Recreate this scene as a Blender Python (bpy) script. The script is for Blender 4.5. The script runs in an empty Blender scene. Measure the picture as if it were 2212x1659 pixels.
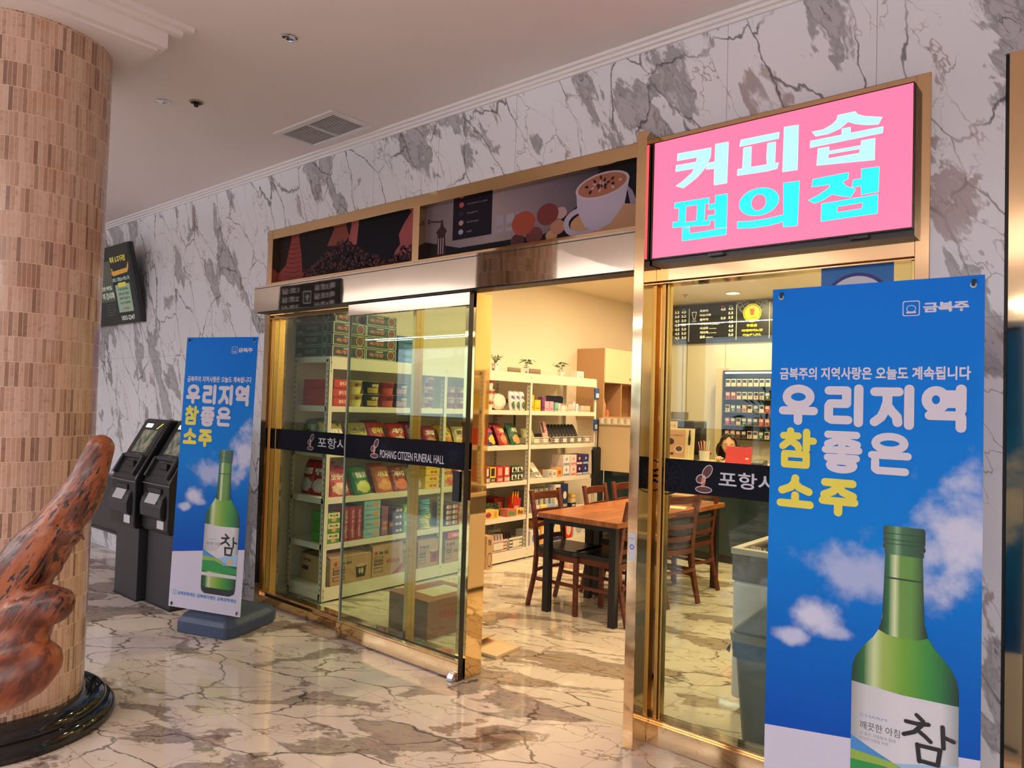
import bpy, bmesh, math, random
from mathutils import Vector, Matrix, Euler, noise
C = bpy.context.scene.collection
S = bpy.context.scene
PI = math.pi
R_ = math.radians

# ------------------------------------------------------------------ camera
FPX, CX, CY, EYE = 1570.12, 1106.0, 829.5, 1.55
RM = ((0.76530568, 0.64298434, 0.02963699),
      (0.00276746, 0.04275659, -0.99908169),
      (-0.64366105, 0.76468491, 0.03094243))
cam_d = bpy.data.cameras.new('camera')
cam_d.sensor_width = 36.0
cam_d.lens = FPX / 2212 * 36.0
cam_d.clip_start = 0.05
cam_d.clip_end = 400
cam = bpy.data.objects.new('camera', cam_d)
C.objects.link(cam)
m = Matrix(((RM[0][0], -RM[1][0], -RM[2][0]), (RM[0][1], -RM[1][1], -RM[2][1]), (RM[0][2], -RM[1][2], -RM[2][2])))
cam.matrix_world = Matrix.Translation((0, 0, EYE)) @ m.to_4x4()
S.camera = cam

# ------------------------------------------------------------------ world, lights, exposure
S.view_settings.view_transform = 'Standard'
S.view_settings.look = 'None'
S.view_settings.gamma = 1.0
S.view_settings.exposure = 0.06
S.cycles.use_denoising = True
S.cycles.max_bounces = 10
S.cycles.transparent_max_bounces = 24
S.cycles.sample_clamp_indirect = 6.0
S.cycles.caustics_reflective = False
S.cycles.caustics_refractive = False
wd = bpy.data.worlds.new('sky'); S.world = wd; wd.use_nodes = True
wn = wd.node_tree.nodes; wl = wd.node_tree.links
bg = wn['Background']
tc = wn.new('ShaderNodeTexCoord'); sx = wn.new('ShaderNodeSeparateXYZ'); cr = wn.new('ShaderNodeValToRGB')
wl.new(tc.outputs['Generated'], sx.inputs[0]); wl.new(sx.outputs['Z'], cr.inputs[0])
e = cr.color_ramp.elements
e[0].position = 0.0; e[0].color = (0.62, 0.80, 0.86, 1)
e[1].position = 0.6; e[1].color = (0.36, 0.62, 0.88, 1)
wl.new(cr.outputs[0], bg.inputs[0]); bg.inputs[1].default_value = 1.15

def area(name, loc, rot, sx_, sy_, power, col, shape='RECTANGLE', portal=False):
    l = bpy.data.lights.new(name, 'AREA'); l.shape = shape; l.size = sx_; l.size_y = sy_
    l.energy = power; l.color = col
    if portal: l.cycles.is_portal = True
    o = bpy.data.objects.new(name, l); C.objects.link(o); o.location = loc; o.rotation_euler = rot
    return o
LOB_Y0 = -6.5      # the window wall across the lobby
CEIL = 3.345       # lobby ceiling
for i, xc in enumerate((-12.5, -8.3, -4.1, 0.1, 4.3)):      # daylight through the five lobby windows
    area('window_daylight', (xc, LOB_Y0 + 0.02, 2.1), (R_(-90) + PI, 0, 0), 3.8, 1.7, 50, (0.72, 0.84, 1.0))
SHOP_L = [(-3.75, 4.1), (-2.2, 4.1), (-3.75, 5.5), (-2.2, 5.5), (-3.9, 6.9), (-2.5, 6.9), (-3.6, 8.35), (-2.2, 8.35), (-0.9, 6.2)]
SHOP_P = 22.0

# ------------------------------------------------------------------ pixel readings of the photo turned into places in the room
def ray(u, v):
    a, b, c = u - CX, v - CY, FPX
    return Vector((RM[0][0]*a + RM[1][0]*b + RM[2][0]*c, RM[0][1]*a + RM[1][1]*b + RM[2][1]*c, RM[0][2]*a + RM[1][2]*b + RM[2][2]*c))
def at(ax, val, u, v):
    d = ray(u, v); o = Vector((0, 0, EYE)); t = (val - o[ax]) / d[ax]
    return o + d * t
def atx(u, v, X): return at(0, X, u, v)
def aty(u, v, Y): return at(1, Y, u, v)
def atz(u, v, Z): return at(2, Z, u, v)
def atd(u, v, dist):                        # a point at a forward distance from the eye
    return Vector((0, 0, EYE)) + ray(u, v) / FPX * dist

# ------------------------------------------------------------------ materials
MATS = {}
def mat(name, col=(0.8, 0.8, 0.8), rough=0.5, metal=0.0, emit=0.0, ecol=None, spec=0.5, coat=0.0, alpha=1.0):
    if name in MATS: return MATS[name]
    m = bpy.data.materials.new(name); m.use_nodes = True
    b = m.node_tree.nodes['Principled BSDF']
    b.inputs['Base Color'].default_value = (*col, 1); b.inputs['Roughness'].default_value = rough
    b.inputs['Metallic'].default_value = metal; b.inputs['Specular IOR Level'].default_value = spec
    b.inputs['Coat Weight'].default_value = coat
    if emit:
        b.inputs['Emission Color'].default_value = (*(ecol or col), 1); b.inputs['Emission Strength'].default_value = emit
    m.diffuse_color = (*col, 1)
    MATS[name] = m; return m
def s2l(r, g, b):
    f = lambda c: (c/255/12.92 if c/255 <= 0.04045 else ((c/255 + 0.055)/1.055)**2.4)
    return (f(r), f(g), f(b))
def cm(r, g, b, rough=0.5, **k):           # plain paint or print from an sRGB colour
    return mat('col_%d_%d_%d_%d' % (r, g, b, int(rough*100)), s2l(r, g, b), rough, **k)
class NT:
    def __init__(s, name):
        s.m = bpy.data.materials.new(name); s.m.use_nodes = True; s.n = s.m.node_tree.nodes; s.l = s.m.node_tree.links
        s.b = s.n['Principled BSDF']; MATS[name] = s.m
    def new(s, t, ins=None, **props):
        n = s.n.new('ShaderNode' + t)
        for k, v in props.items(): setattr(n, k, v)
        for k, v in (ins or {}).items():
            if isinstance(v, bpy.types.NodeSocket): s.l.new(v, n.inputs[k])
            else: n.inputs[k].default_value = v
        return n
    def math(s, op, a, b=None, c=None):
        n = s.n.new('ShaderNodeMath'); n.operation = op
        for i, v in enumerate((a, b, c)):
            if v is None: continue
            if isinstance(v, bpy.types.NodeSocket): s.l.new(v, n.inputs[i])
            else: n.inputs[i].default_value = v
        return n.outputs[0]
    def mix(s, f, a, b, bt='MIX'):
        n = s.n.new('ShaderNodeMix'); n.data_type = 'RGBA'; n.blend_type = bt
        for i, v in ((0, f), (6, a), (7, b)):
            if isinstance(v, bpy.types.NodeSocket): s.l.new(v, n.inputs[i])
            else: n.inputs[i].default_value = v if i == 0 else (*v, 1)
        return n.outputs[2]
    def ramp(s, f, stops, interp='LINEAR'):
        n = s.n.new('ShaderNodeValToRGB'); s.l.new(f, n.inputs[0]); r = n.color_ramp; r.interpolation = interp
        while len(r.elements) < len(stops): r.elements.new(0.5)
        for el, (p, c) in zip(r.elements, stops):
            el.position = p; el.color = (*c, 1) if len(c) == 3 else c
        return n.outputs[0]
    def sstep(s, x, a, b):
        n = s.n.new('ShaderNodeMapRange'); n.interpolation_type = 'SMOOTHSTEP'
        s.l.new(x, n.inputs[0]); n.inputs[1].default_value = a; n.inputs[2].default_value = b
        return n.outputs[0]
    def set(s, **k):
        for a, v in k.items():
            a = a.replace('_', ' ')
            if isinstance(v, bpy.types.NodeSocket): s.l.new(v, s.b.inputs[a])
            else: s.b.inputs[a].default_value = v

def marble(name, base, grey, brown, dark, scale=1.0, rot=(0, 0, 0), stretch=(1, 1, 1), tile=None, rough=0.07, amount=0.0, swap=False):
    """white stone with grey and brown clouds, smoky swirls and thin cracks; tile=(w, h, ox, oy) grout pitch on the two in-plane axes"""
    t = NT(name)
    g = t.new('NewGeometry').outputs['Position']
    mp = t.new('Mapping', {'Vector': g, 'Rotation': rot}).outputs[0]
    mp = t.new('Mapping', {'Vector': mp, 'Scale': tuple(scale*s_ for s_ in stretch)}).outputs[0]
    w1 = t.new('TexNoise', {'Vector': mp, 'Scale': 1.3, 'Detail': 5.0, 'Roughness': 0.6}).outputs['Color']
    wv = t.new('VectorMath', {0: w1, 1: (0.5, 0.5, 0.5)}, operation='SUBTRACT').outputs[0]
    def warp(k):
        sc = t.new('VectorMath', {0: wv, 'Scale': k}, operation='SCALE').outputs[0]
        return t.new('VectorMath', {0: mp, 1: sc}, operation='ADD').outputs[0]
    p1, p2 = warp(0.8), warp(0.45)
    # cracks
    cell = t.new('TexVoronoi', {'Vector': p2, 'Scale': 1.7}, feature='DISTANCE_TO_EDGE').outputs['Distance']
    cell2 = t.new('TexVoronoi', {'Vector': p1, 'Scale': 3.6}, feature='DISTANCE_TO_EDGE').outputs['Distance']
    msk = t.new('TexNoise', {'Vector': mp, 'Scale': 1.7, 'Detail': 2.0}).outputs['Fac']
    m1 = t.sstep(msk, 0.36, 0.56); m2 = t.sstep(msk, 0.55, 0.43)
    l1 = t.math('MULTIPLY', t.sstep(cell, 0.018, 0.003), m1)
    l2 = t.math('MULTIPLY', t.sstep(cell2, 0.02, 0.004), m2)
    # clouds
    n1 = t.new('TexNoise', {'Vector': p1, 'Scale': 1.45, 'Detail': 6.0, 'Roughness': 0.55, 'Distortion': 0.4}).outputs['Fac']
    c1 = t.sstep(n1, 0.555 - amount, 0.60 - amount)
    n2 = t.new('TexNoise', {'Vector': p1, 'Scale': 2.1, 'Detail': 5.0, 'Roughness': 0.6, 'Distortion': 0.8, 'W': 3.0}, noise_dimensions='4D').outputs['Fac']
    c2 = t.sstep(n2, 0.60 - amount, 0.635 - amount)
    edge = t.math('MULTIPLY', t.sstep(n1, 0.535 - amount, 0.56 - amount), t.sstep(n1, 0.60 - amount, 0.57 - amount))
    sw = t.new('TexNoise', {'Vector': p1, 'Scale': 9.0, 'Detail': 5.0, 'Roughness': 0.7, 'Distortion': 2.2}).outputs['Fac']
    swl = t.math('MULTIPLY', t.sstep(sw, 0.54, 0.66), c1)
    col = t.mix(0.0, base, base)
    faint = t.new('TexNoise', {'Vector': mp, 'Scale': 0.9, 'Detail': 3.0}).outputs['Fac']
    col = t.mix(t.math('MULTIPLY', t.sstep(faint, 0.4, 0.75), 0.35), base, tuple(b*0.86 for b in base))
    col = t.mix(t.math('MULTIPLY', c1, 0.8), col, grey)
    col = t.mix(t.math('MULTIPLY', swl, 0.75), col, dark)
    col = t.mix(t.math('MULTIPLY', c2, 0.75), col, brown)
    col = t.mix(t.math('MULTIPLY', edge, 0.55), col, dark)
    col = t.mix(t.math('MULTIPLY', l1, 0.8), col, dark)
    col = t.mix(t.math('MULTIPLY', l2, 0.7), col, brown)
    if tile:
        w, h, ox, oy = tile
        sp = t.new('SeparateXYZ', {0: g})
        a = sp.outputs['X']; b = sp.outputs['Z'] if swap else sp.outputs['Y']
        def line(x, pitch, o):
            f = t.math('FRACT', t.math('DIVIDE', t.math('SUBTRACT', x, o), pitch))
            d = t.math('MULTIPLY', t.math('MINIMUM', f, t.math('SUBTRACT', 1.0, f)), pitch)
            return t.math('LESS_THAN', d, 0.0013)
        ln = t.math('MAXIMUM', line(a, w, ox), line(b, h, oy))
        col = t.mix(t.math('MULTIPLY', ln, 0.7), col, (0.16, 0.13, 0.11))
    t.set(Base_Color=col, Roughness=rough)
    return t.m
M_WALL = marble('marble_wall', s2l(228, 227, 232), s2l(166, 162, 166), s2l(148, 130, 124), s2l(72, 66, 68), 1.15, (0, R_(28), 0), (1.9, 1.0, 0.75), (0.62, 1.9, -0.75, 0.02), 0.18, -0.008, swap=True)
M_FLOOR = marble('marble_floor', s2l(232, 218, 208), s2l(158, 140, 130), s2l(138, 102, 80), s2l(56, 38, 30), 1.15, (0, 0, R_(-28)), (0.8, 1.5, 1.0), (1.29, 0.648, -3.077, 1.905), 0.05, 0.012)
M_FLOOR2 = marble('marble_floor_shop', s2l(236, 224, 204), s2l(168, 146, 122), s2l(156, 120, 88), s2l(84, 58, 40), 1.1, (0, 0, R_(-22)), (0.7, 1.9, 1.0), (0.648, 1.29, -1.83, 3.15), 0.06, -0.01)

def plaster(name, col, rough=0.85):
    t = NT(name)
    n = t.new('TexNoise', {'Scale': 260.0, 'Detail': 2.0})
    g = t.new('TexCoord').outputs['Object']; t.l.new(g, n.inputs['Vector'])
    bp = t.new('Bump', {'Height': n.outputs['Fac'], 'Strength': 0.06, 'Distance': 0.002})
    t.set(Base_Color=(*col, 1), Roughness=rough, Normal=bp.outputs[0]); return t.m
M_CEIL = plaster('ceiling_paint', s2l(232, 222, 218))
M_CROWN = plaster('crown_paint', s2l(228, 222, 220), 0.6)
M_SHOPW = plaster('cream_wall_paint', s2l(236, 226, 205))
M_SHOPC = plaster('shop_ceiling_paint', s2l(236, 224, 200))

def gold(name, col, rough):
    t = NT(name)
    n = t.new('TexNoise', {'Scale': 2.2, 'Detail': 2.0})
    g = t.new('NewGeometry').outputs['Position']; t.l.new(g, n.inputs['Vector'])
    bp = t.new('Bump', {'Height': n.outputs['Fac'], 'Strength': 0.05, 'Distance': 0.02})
    t.set(Base_Color=(*col, 1), Metallic=1.0, Roughness=rough, Normal=bp.outputs[0]); return t.m
M_GOLD = gold('gold_mirror_steel', (0.70, 0.50, 0.28), 0.07)
M_GOLDD = gold('amber_gold_steel', (0.80, 0.57, 0.27), 0.04)
M_CHAMP = gold('champagne_mirror_steel', (0.62, 0.56, 0.46), 0.03)
M_BRASS = mat('brass', (0.62, 0.44, 0.16), 0.25, 1.0)
M_CHROME = mat('chrome', (0.8, 0.8, 0.82), 0.12, 1.0)

def glass(name, tint, refl=1.0):
    m = bpy.data.materials.new(name); m.use_nodes = True; n = m.node_tree.nodes; l = m.node_tree.links
    n.clear()
    o = n.new('ShaderNodeOutputMaterial'); tr = n.new('ShaderNodeBsdfTransparent'); gl = n.new('ShaderNodeBsdfGlossy')
    mx = n.new('ShaderNodeMixShader'); fr = n.new('ShaderNodeFresnel')
    ge = n.new('ShaderNodeNewGeometry'); io = n.new('ShaderNodeMapRange'); io.inputs[3].default_value = 1.5; io.inputs[4].default_value = 1/1.5
    l.new(ge.outputs['Backfacing'], io.inputs[0]); l.new(io.outputs[0], fr.inputs[0])   # a thin sheet reflects alike from both sides
    tr.inputs[0].default_value = (*tint, 1); gl.inputs['Roughness'].default_value = 0.0
    mu = n.new('ShaderNodeMath'); mu.operation = 'MULTIPLY'; mu.inputs[1].default_value = refl
    l.new(fr.outputs[0], mu.inputs[0]); l.new(mu.outputs[0], mx.inputs[0])
    l.new(tr.outputs[0], mx.inputs[1]); l.new(gl.outputs[0], mx.inputs[2]); l.new(mx.outputs[0], o.inputs[0])
    MATS[name] = m; return m
M_GLASS = glass('door_glass', (0.86, 0.93, 0.86))
M_GLASSC = glass('clear_glass', (0.95, 0.97, 0.95))
M_GEDGE = glass('glass_edge', (0.30, 0.45, 0.42), 1.6)

# ------------------------------------------------------------------ objects
def link(name, me, m=None, parent=None, smooth=False):
    if m is not None and not me.materials: me.materials.append(m)
    if smooth:
        for p in me.polygons: p.use_smooth = True
    o = bpy.data.objects.new(name, me); C.objects.link(o)
    if parent: o.parent = parent
    return o
def tag(o, label=None, cat=None, group=None, kind=None):
    if label: o['label'] = label
    if cat: o['category'] = cat
    if group: o['group'] = group
    if kind: o['kind'] = kind
    return o
def thing(name, label, cat, loc=(0, 0, 0), rz=0.0, group=None, rx=0.0):
    o = bpy.data.objects.new(name, None); C.objects.link(o); o.empty_display_size = 0.1
    o.location = loc; o.rotation_euler = (rx, 0, rz)
    return tag(o, label, cat, group)
def copy_tree(o, loc=None, rz=None, label=None, group=None, parent=None):
    c = o.copy(); C.objects.link(c)
    if parent is not None: c.parent = parent
    if loc is not None: c.location = loc
    if rz is not None: c.rotation_euler.z = rz
    if label: c['label'] = label
    if group: c['group'] = group
    for ch in KIDS(o): copy_tree(ch, parent=c)
    return c
def KIDS(o): return [x for x in bpy.data.objects if x.parent is o] if False else list(o.children)

class MB:
    def __init__(s): s.v = []; s.f = []; s.mi = []; s.cur = 0
    def quad(s, *p):
        i = len(s.v); s.v += [tuple(q) for q in p]; s.f.append(tuple(range(i, i+len(p)))); s.mi.append(s.cur); return s
    def box(s, x0, x1, y0, y1, z0, z1):
        i = len(s.v)
        s.v += [(x0,y0,z0),(x1,y0,z0),(x1,y1,z0),(x0,y1,z0),(x0,y0,z1),(x1,y0,z1),(x1,y1,z1),(x0,y1,z1)]
        for f in ((0,3,2,1),(4,5,6,7),(0,1,5,4),(1,2,6,5),(2,3,7,6),(3,0,4,7)): s.f.append(tuple(i+k for k in f)); s.mi.append(s.cur)
        return s
    def lathe(s, prof, cx=0, cy=0, n=24, cap=True, sxy=(1, 1)):
        i = len(s.v)
        for r, z in prof:
            for k in range(n):
                a = 2*PI*k/n; s.v.append((cx + r*math.cos(a)*sxy[0], cy + r*math.sin(a)*sxy[1], z))
        for j in range(len(prof)-1):
            for k in range(n):
                a = i+j*n+k; b = i+j*n+(k+1) % n
                s.f.append((a, b, b+n, a+n)); s.mi.append(s.cur)
        if cap:
            s.f.append(tuple(i+k for k in reversed(range(n)))); s.mi.append(s.cur)
            j = len(prof)-1; s.f.append(tuple(i+j*n+k for k in range(n))); s.mi.append(s.cur)
        return s
    def tube(s, pts, rad, n=8, cap=True):
        pts = [Vector(p) for p in pts]
        if not isinstance(rad, (list, tuple)): rad = [rad]*len(pts)
        i = len(s.v); up = None
        for j, p in enumerate(pts):
            d = (pts[min(j+1, len(pts)-1)] - pts[max(j-1, 0)]).normalized()
            if up is None:
                up = Vector((0, 0, 1)) if abs(d.z) < 0.9 else Vector((1, 0, 0))
            a = d.cross(up).normalized(); b = a.cross(d).normalized(); up = b
            for k in range(n):
                t = 2*PI*k/n; q = p + a*math.cos(t)*rad[j] + b*math.sin(t)*rad[j]; s.v.append(tuple(q))
        for j in range(len(pts)-1):
            for k in range(n):
                a = i+j*n+k; b = i+j*n+(k+1) % n
                s.f.append((a, b, b+n, a+n)); s.mi.append(s.cur)
        if cap:
            s.f.append(tuple(i+k for k in reversed(range(n)))); s.mi.append(s.cur)
            j = len(pts)-1; s.f.append(tuple(i+j*n+k for k in range(n))); s.mi.append(s.cur)
        return s
    def prism(s, poly, a0, a1, axis=0):
        """extrude a closed 2D outline along an axis"""
        n = len(poly); i = len(s.v)
        for a in (a0, a1):
            for p, q in poly:
                s.v.append({0: (a, p, q), 1: (p, a, q), 2: (p, q, a)}[axis])
        s.f.append(tuple(i+k for k in range(n))); s.mi.append(s.cur)
        s.f.append(tuple(i+n+k for k in reversed(range(n)))); s.mi.append(s.cur)
        for k in range(n):
            a = i+k; b = i+(k+1) % n; s.f.append((b, a, a+n, b+n)); s.mi.append(s.cur)
        return s
    def bar(s, p, q, w, h=None, up=(0, 0, 1)):
        """rectangular bar between two points"""
        h = h or w; p = Vector(p); q = Vector(q); d = (q-p).normalized(); u = Vector(up)
        if abs(d.dot(u)) > 0.95: u = Vector((0, 1, 0))
        a = d.cross(u).normalized()*w/2; b = a.cross(d).normalized()*h/2
        i = len(s.v)
        for c in (p, q):
            for x, y in ((-1,-1),(1,-1),(1,1),(-1,1)): s.v.append(tuple(c + a*x + b*y))
        for f in ((0,3,2,1),(4,5,6,7),(0,1,5,4),(1,2,6,5),(2,3,7,6),(3,0,4,7)): s.f.append(tuple(i+k for k in f)); s.mi.append(s.cur)
        return s
    def mesh(s, name):
        me = bpy.data.meshes.new(name); me.from_pydata(s.v, [], s.f); me.update()
        b = bmesh.new(); b.from_mesh(me); bmesh.ops.recalc_face_normals(b, faces=b.faces); b.to_mesh(me); b.free()
        if any(s.mi):
            for p, k in zip(me.polygons, s.mi): p.material_index = k
        return me
    def obj(s, name, m, parent=None, smooth=False, bevel=0.0, seg=2, loc=None):
        me = s.mesh(name)
        if isinstance(m, (list, tuple)):
            for k in m: me.materials.append(k)
            o = link(name, me, None, parent, False)
        else: o = link(name, me, m, parent, False)
        if smooth:
            me.set_sharp_from_angle(angle=R_(40)); 
            for p in me.polygons: p.use_smooth = True
        if bevel:
            bv = o.modifiers.new('bevel', 'BEVEL'); bv.width = bevel; bv.segments = seg; bv.limit_method = 'ANGLE'
        if loc: o.location = loc
        return o
def struct(name, mb, m, **k):
    return tag(mb.obj(name, m, **k), kind='structure')
def B(*a): return MB().box(*a)

# flat artwork: outlines filled even-odd, lying in a local x-z plane (front towards -y)
DG = bpy.context.evaluated_depsgraph_get
TMP = bpy.data.scenes.new('shaping')
def to_mesh(cu):
    o = bpy.data.objects.new('t', cu); TMP.collection.objects.link(o); vl = TMP.view_layers[0]; vl.update()
    me = bpy.data.meshes.new_from_object(o.evaluated_get(vl.depsgraph)); bpy.data.objects.remove(o); bpy.data.curves.remove(cu)
    return me
def fill_mesh(polys, res=1):
    cu = bpy.data.curves.new('t', 'CURVE'); cu.dimensions = '2D'; cu.fill_mode = 'BOTH'
    for pl in polys:
        sp = cu.splines.new('POLY'); sp.points.add(len(pl)-1)
        for p, q in zip(sp.points, pl): p.co = (q[0], q[1], 0, 1)
        sp.use_cyclic_u = True
    return to_mesh(cu)
def art(name, polys, m, parent, y=0.0, xf=None):
    """polys: list of outlines in (x, z); each placed at depth y, or through xf(x, z) -> 3D"""
    me = fill_mesh(polys)
    for v in me.vertices: v.co = xf(v.co.x, v.co.y) if xf else (v.co.x, y, v.co.y)
    return link(name, me, m, parent)
FONTCACHE = {}
keep_ = bpy.data.curves.new('keep', 'FONT'); keep_.body = '가'; ko_ = bpy.data.objects.new('t', keep_); TMP.collection.objects.link(ko_)
def text_mesh(body, bold=0.0, space=1.0):
    k = (body, bold, space)
    if k in FONTCACHE: return FONTCACHE[k]
    cu = bpy.data.curves.new('t', 'FONT'); cu.body = body; cu.size = 1.0; cu.offset = bold; cu.space_character = space
    cu.resolution_u = 3; cu.fill_mode = 'BOTH'
    me = to_mesh(cu)
    FONTCACHE[k] = me; return me
def text(name, body, m, parent, x0, x1, z0, z1, y=0.0, bold=0.02, xf=None, label=None, keep=False, space=1.0):
    """lettering fitted into a rectangle (keep=True keeps its proportions)"""
    src = text_mesh(body, bold, space); me = src.copy()
    xs = [v.co.x for v in me.vertices]; ys = [v.co.y for v in me.vertices]
    if not xs: return None
    a0, a1, b0, b1 = min(xs), max(xs), min(ys), max(ys)
    sx_ = (x1-x0)/(a1-a0); sz_ = (z1-z0)/(b1-b0)
    if keep: sx_ = math.copysign(min(abs(sx_), abs(sz_)), sx_); sz_ = abs(sx_)
    for v in me.vertices:
        x = x0 + (v.co.x-a0)*sx_; z = z0 + (v.co.y-b0)*sz_
        v.co = xf(x, z) if xf else (x, y, z)
    o = link(name, me, m, parent)
    if label: o['label'] = label
    return o
def rect(x0, x1, z0, z1): return [(x0, z0), (x1, z0), (x1, z1), (x0, z1)]
def ell(cx, cz, rx, rz, n=28, a0=0, a1=2*PI, rot=0):
    full = abs(a1-a0-2*PI) < 1e-6
    o = []
    for k in range(n if full else n+1):
        a = a0+(a1-a0)*k/n; x = rx*math.cos(a); z = rz*math.sin(a)
        o.append((cx + x*math.cos(rot) - z*math.sin(rot), cz + x*math.sin(rot) + z*math.cos(rot)))
    return o
def rrect(x0, x1, z0, z1, r, n=5):
    o = []
    for cx, cz, a in ((x1-r, z0+r, -PI/2), (x1-r, z1-r, 0), (x0+r, z1-r, PI/2), (x0+r, z0+r, PI)):
        for k in range(n+1): o.append((cx + r*math.cos(a+PI/2*k/n), cz + r*math.sin(a+PI/2*k/n)))
    return o
def strokes(name, lines, rad, m, parent, y, ox=0, oz=0, sx_=1, sz_=1, flat=()):
    """round-ended strokes, the way a soft headline typeface is drawn; lines: point lists"""
    mb = MB(); y0 = y; n_ = 0
    for pl in lines:
        pl = [(ox+x*sx_, oz+z*sz_) for x, z in pl]
        for j, (a, b) in enumerate(zip(pl[:-1], pl[1:])):
            dx, dz = b[0]-a[0], b[1]-a[1]; L = math.hypot(dx, dz) or 1; nx, nz = -dz/L*rad, dx/L*rad; n_ += 1; y = y0-n_*2.5e-5
            mb.quad((a[0]+nx, y, a[1]+nz), (b[0]+nx, y, b[1]+nz), (b[0]-nx, y, b[1]-nz), (a[0]-nx, y, a[1]-nz))
        for p in pl:
            n_ += 1; y = y0-n_*2.5e-5
            mb.quad(*[(p[0]+rad*math.cos(2*PI*k/16), y, p[1]+rad*math.sin(2*PI*k/16)) for k in range(16)])
    return mb.obj(name, m, parent)
def arc(cx, cz, rx, rz, d0, d1, n=10): return [(cx+rx*math.cos(R_(d0+(d1-d0)*k/n)), cz+rz*math.sin(R_(d0+(d1-d0)*k/n))) for k in range(n+1)]
ORD = ['first', 'second', 'third', 'fourth', 'fifth', 'sixth', 'seventh', 'eighth', 'ninth', 'tenth', 'eleventh', 'twelfth', 'thirteenth', 'fourteenth']
random.seed(7)

# ================================================================== SETTING
FY = 3.07                       # front face of the shop front
XL, XR, YB = -16.0, 6.5, LOB_Y0
struct('floor', B(XL, XR, YB, FY+0.03, -0.1, 0.0), M_FLOOR)
o = struct('floor', B(-5.3, 0.6, FY+0.03, 9.2, -0.1, 0.0), M_FLOOR2)
struct('ceiling', B(XL, XR, YB, FY+0.2, CEIL, CEIL+0.1), M_CEIL)
struct('ceiling', B(-5.3, 0.6, FY+0.2, 9.2, 3.0, 3.1), M_SHOPC)
# marble shop-front wall
w = MB()
w.box(XL, -5.117, FY, FY+0.2, 0, CEIL).box(-5.117, 1.2, FY, FY+0.2, 2.861, CEIL).box(-0.557, -0.324, FY, FY+0.35, 0, 2.861)
struct('wall_front', w, M_WALL)
w = MB(); w.box(1.2, XR, FY, FY+0.2, 0, CEIL)
struct('wall_front', w, M_WALL)
struct('wall_left', B(XL-0.1, XL, YB, FY, 0, CEIL), plaster('lobby_wall', s2l(196, 188, 182)))
struct('wall_right', B(XR, XR+0.1, YB, FY, 0, CEIL), MATS['lobby_wall'])
# window wall across the lobby, with five openings
w = MB(); w.box(XL, XR, YB-0.25, YB, 2.98, CEIL)
w.box(XL, XR, YB-0.25, YB, 0, 1.2)
wx = [-14.4, -10.6, -10.2, -6.4, -6.0, -2.2, -1.8, 2.0, 2.4, 6.2]
w.box(XL, wx[0], YB-0.25, YB, 1.2, 2.98)
for a, b in zip(wx[1:-1:2], wx[2::2]): w.box(a, b, YB-0.25, YB, 1.2, 2.98)
w.box(wx[-1], XR, YB-0.25, YB, 1.2, 2.98)
struct('wall_back', w, MATS['lobby_wall'])
struct('baseboard_back', B(XL, XR, YB, YB+0.03, 0.0, 1.15), cm(112, 66, 42, 0.35))
M_FRAME = mat('dark_window_frame', (0.05, 0.05, 0.055), 0.4)
for i in range(5):
    a, b = wx[2*i], wx[2*i+1]
    f = MB()
    for x in (a, (a+b)/2-0.025, b-0.05): f.box(x, x+0.05, YB-0.2, YB-0.12, 1.2, 2.98)
    for z in (1.2, 2.3, 2.93): f.box(a, b, YB-0.2, YB-0.12, z, z+0.05)
    wo = struct('window_%d' % (i+1), f, M_FRAME)
    B(a+0.02, b-0.02, YB-0.165, YB-0.155, 1.22, 2.96).obj('pane', M_GLASSC, wo)
# outside: ground, distant hills
struct('ground', B(-60, 60, -60, YB-0.25, -0.3, -0.1), cm(120, 118, 112, 0.9))
t = NT('hill_green'); n_ = t.new('TexNoise', {'Scale': 0.6, 'Detail': 5.0})
t.set(Base_Color=t.ramp(n_.outputs['Fac'], [(0.3, s2l(40, 62, 48)), (0.7, s2l(92, 118, 108))]), Roughness=0.95)
hm = MB(); xs_ = [-90+6*k for k in range(31)]
hz = [3+5*noise.noise(Vector((k*0.31, 2.2, 0)))+3*noise.noise(Vector((k*0.9, 7.2, 0))) for k in range(31)]
for k in range(30):
    hm.quad((xs_[k], -55, -0.3), (xs_[k+1], -55, -0.3), (xs_[k+1], -62, 3+abs(hz[k+1])), (xs_[k], -62, 3+abs(hz[k])))
    hm.quad((xs_[k], -62, 3+abs(hz[k])), (xs_[k+1], -62, 3+abs(hz[k+1])), (xs_[k+1], -75, -0.3), (xs_[k], -75, -0.3))
struct('ground', hm, t.m)
# crown moulding along the shop-front wall
prof = [(FY, 3.300), (FY-0.012, 3.300), (FY-0.016, 3.313), (FY-0.030, 3.316), (FY-0.034, 3.329), (FY-0.050, 3.332), (FY-0.055, CEIL), (FY, CEIL)]
struct('trim_1', MB().prism(prof, XL, XR, 0), M_CROWN)
# soffit and mouldings around the round column
SOF = 3.215
sm = MB()
for (x1, y1, z0, z1) in ((-3.575, 1.515, SOF, SOF+0.03), (-3.535, 1.545, SOF+0.012, 3.30), (-3.50, 1.60, 3.30, 3.322), (-3.465, 1.64, 3.322, CEIL)):
    sm.box(-4.55-(x1+3.575), x1, YB, y1, z0, z1)
struct('trim_2', sm, M_CEIL)
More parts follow.
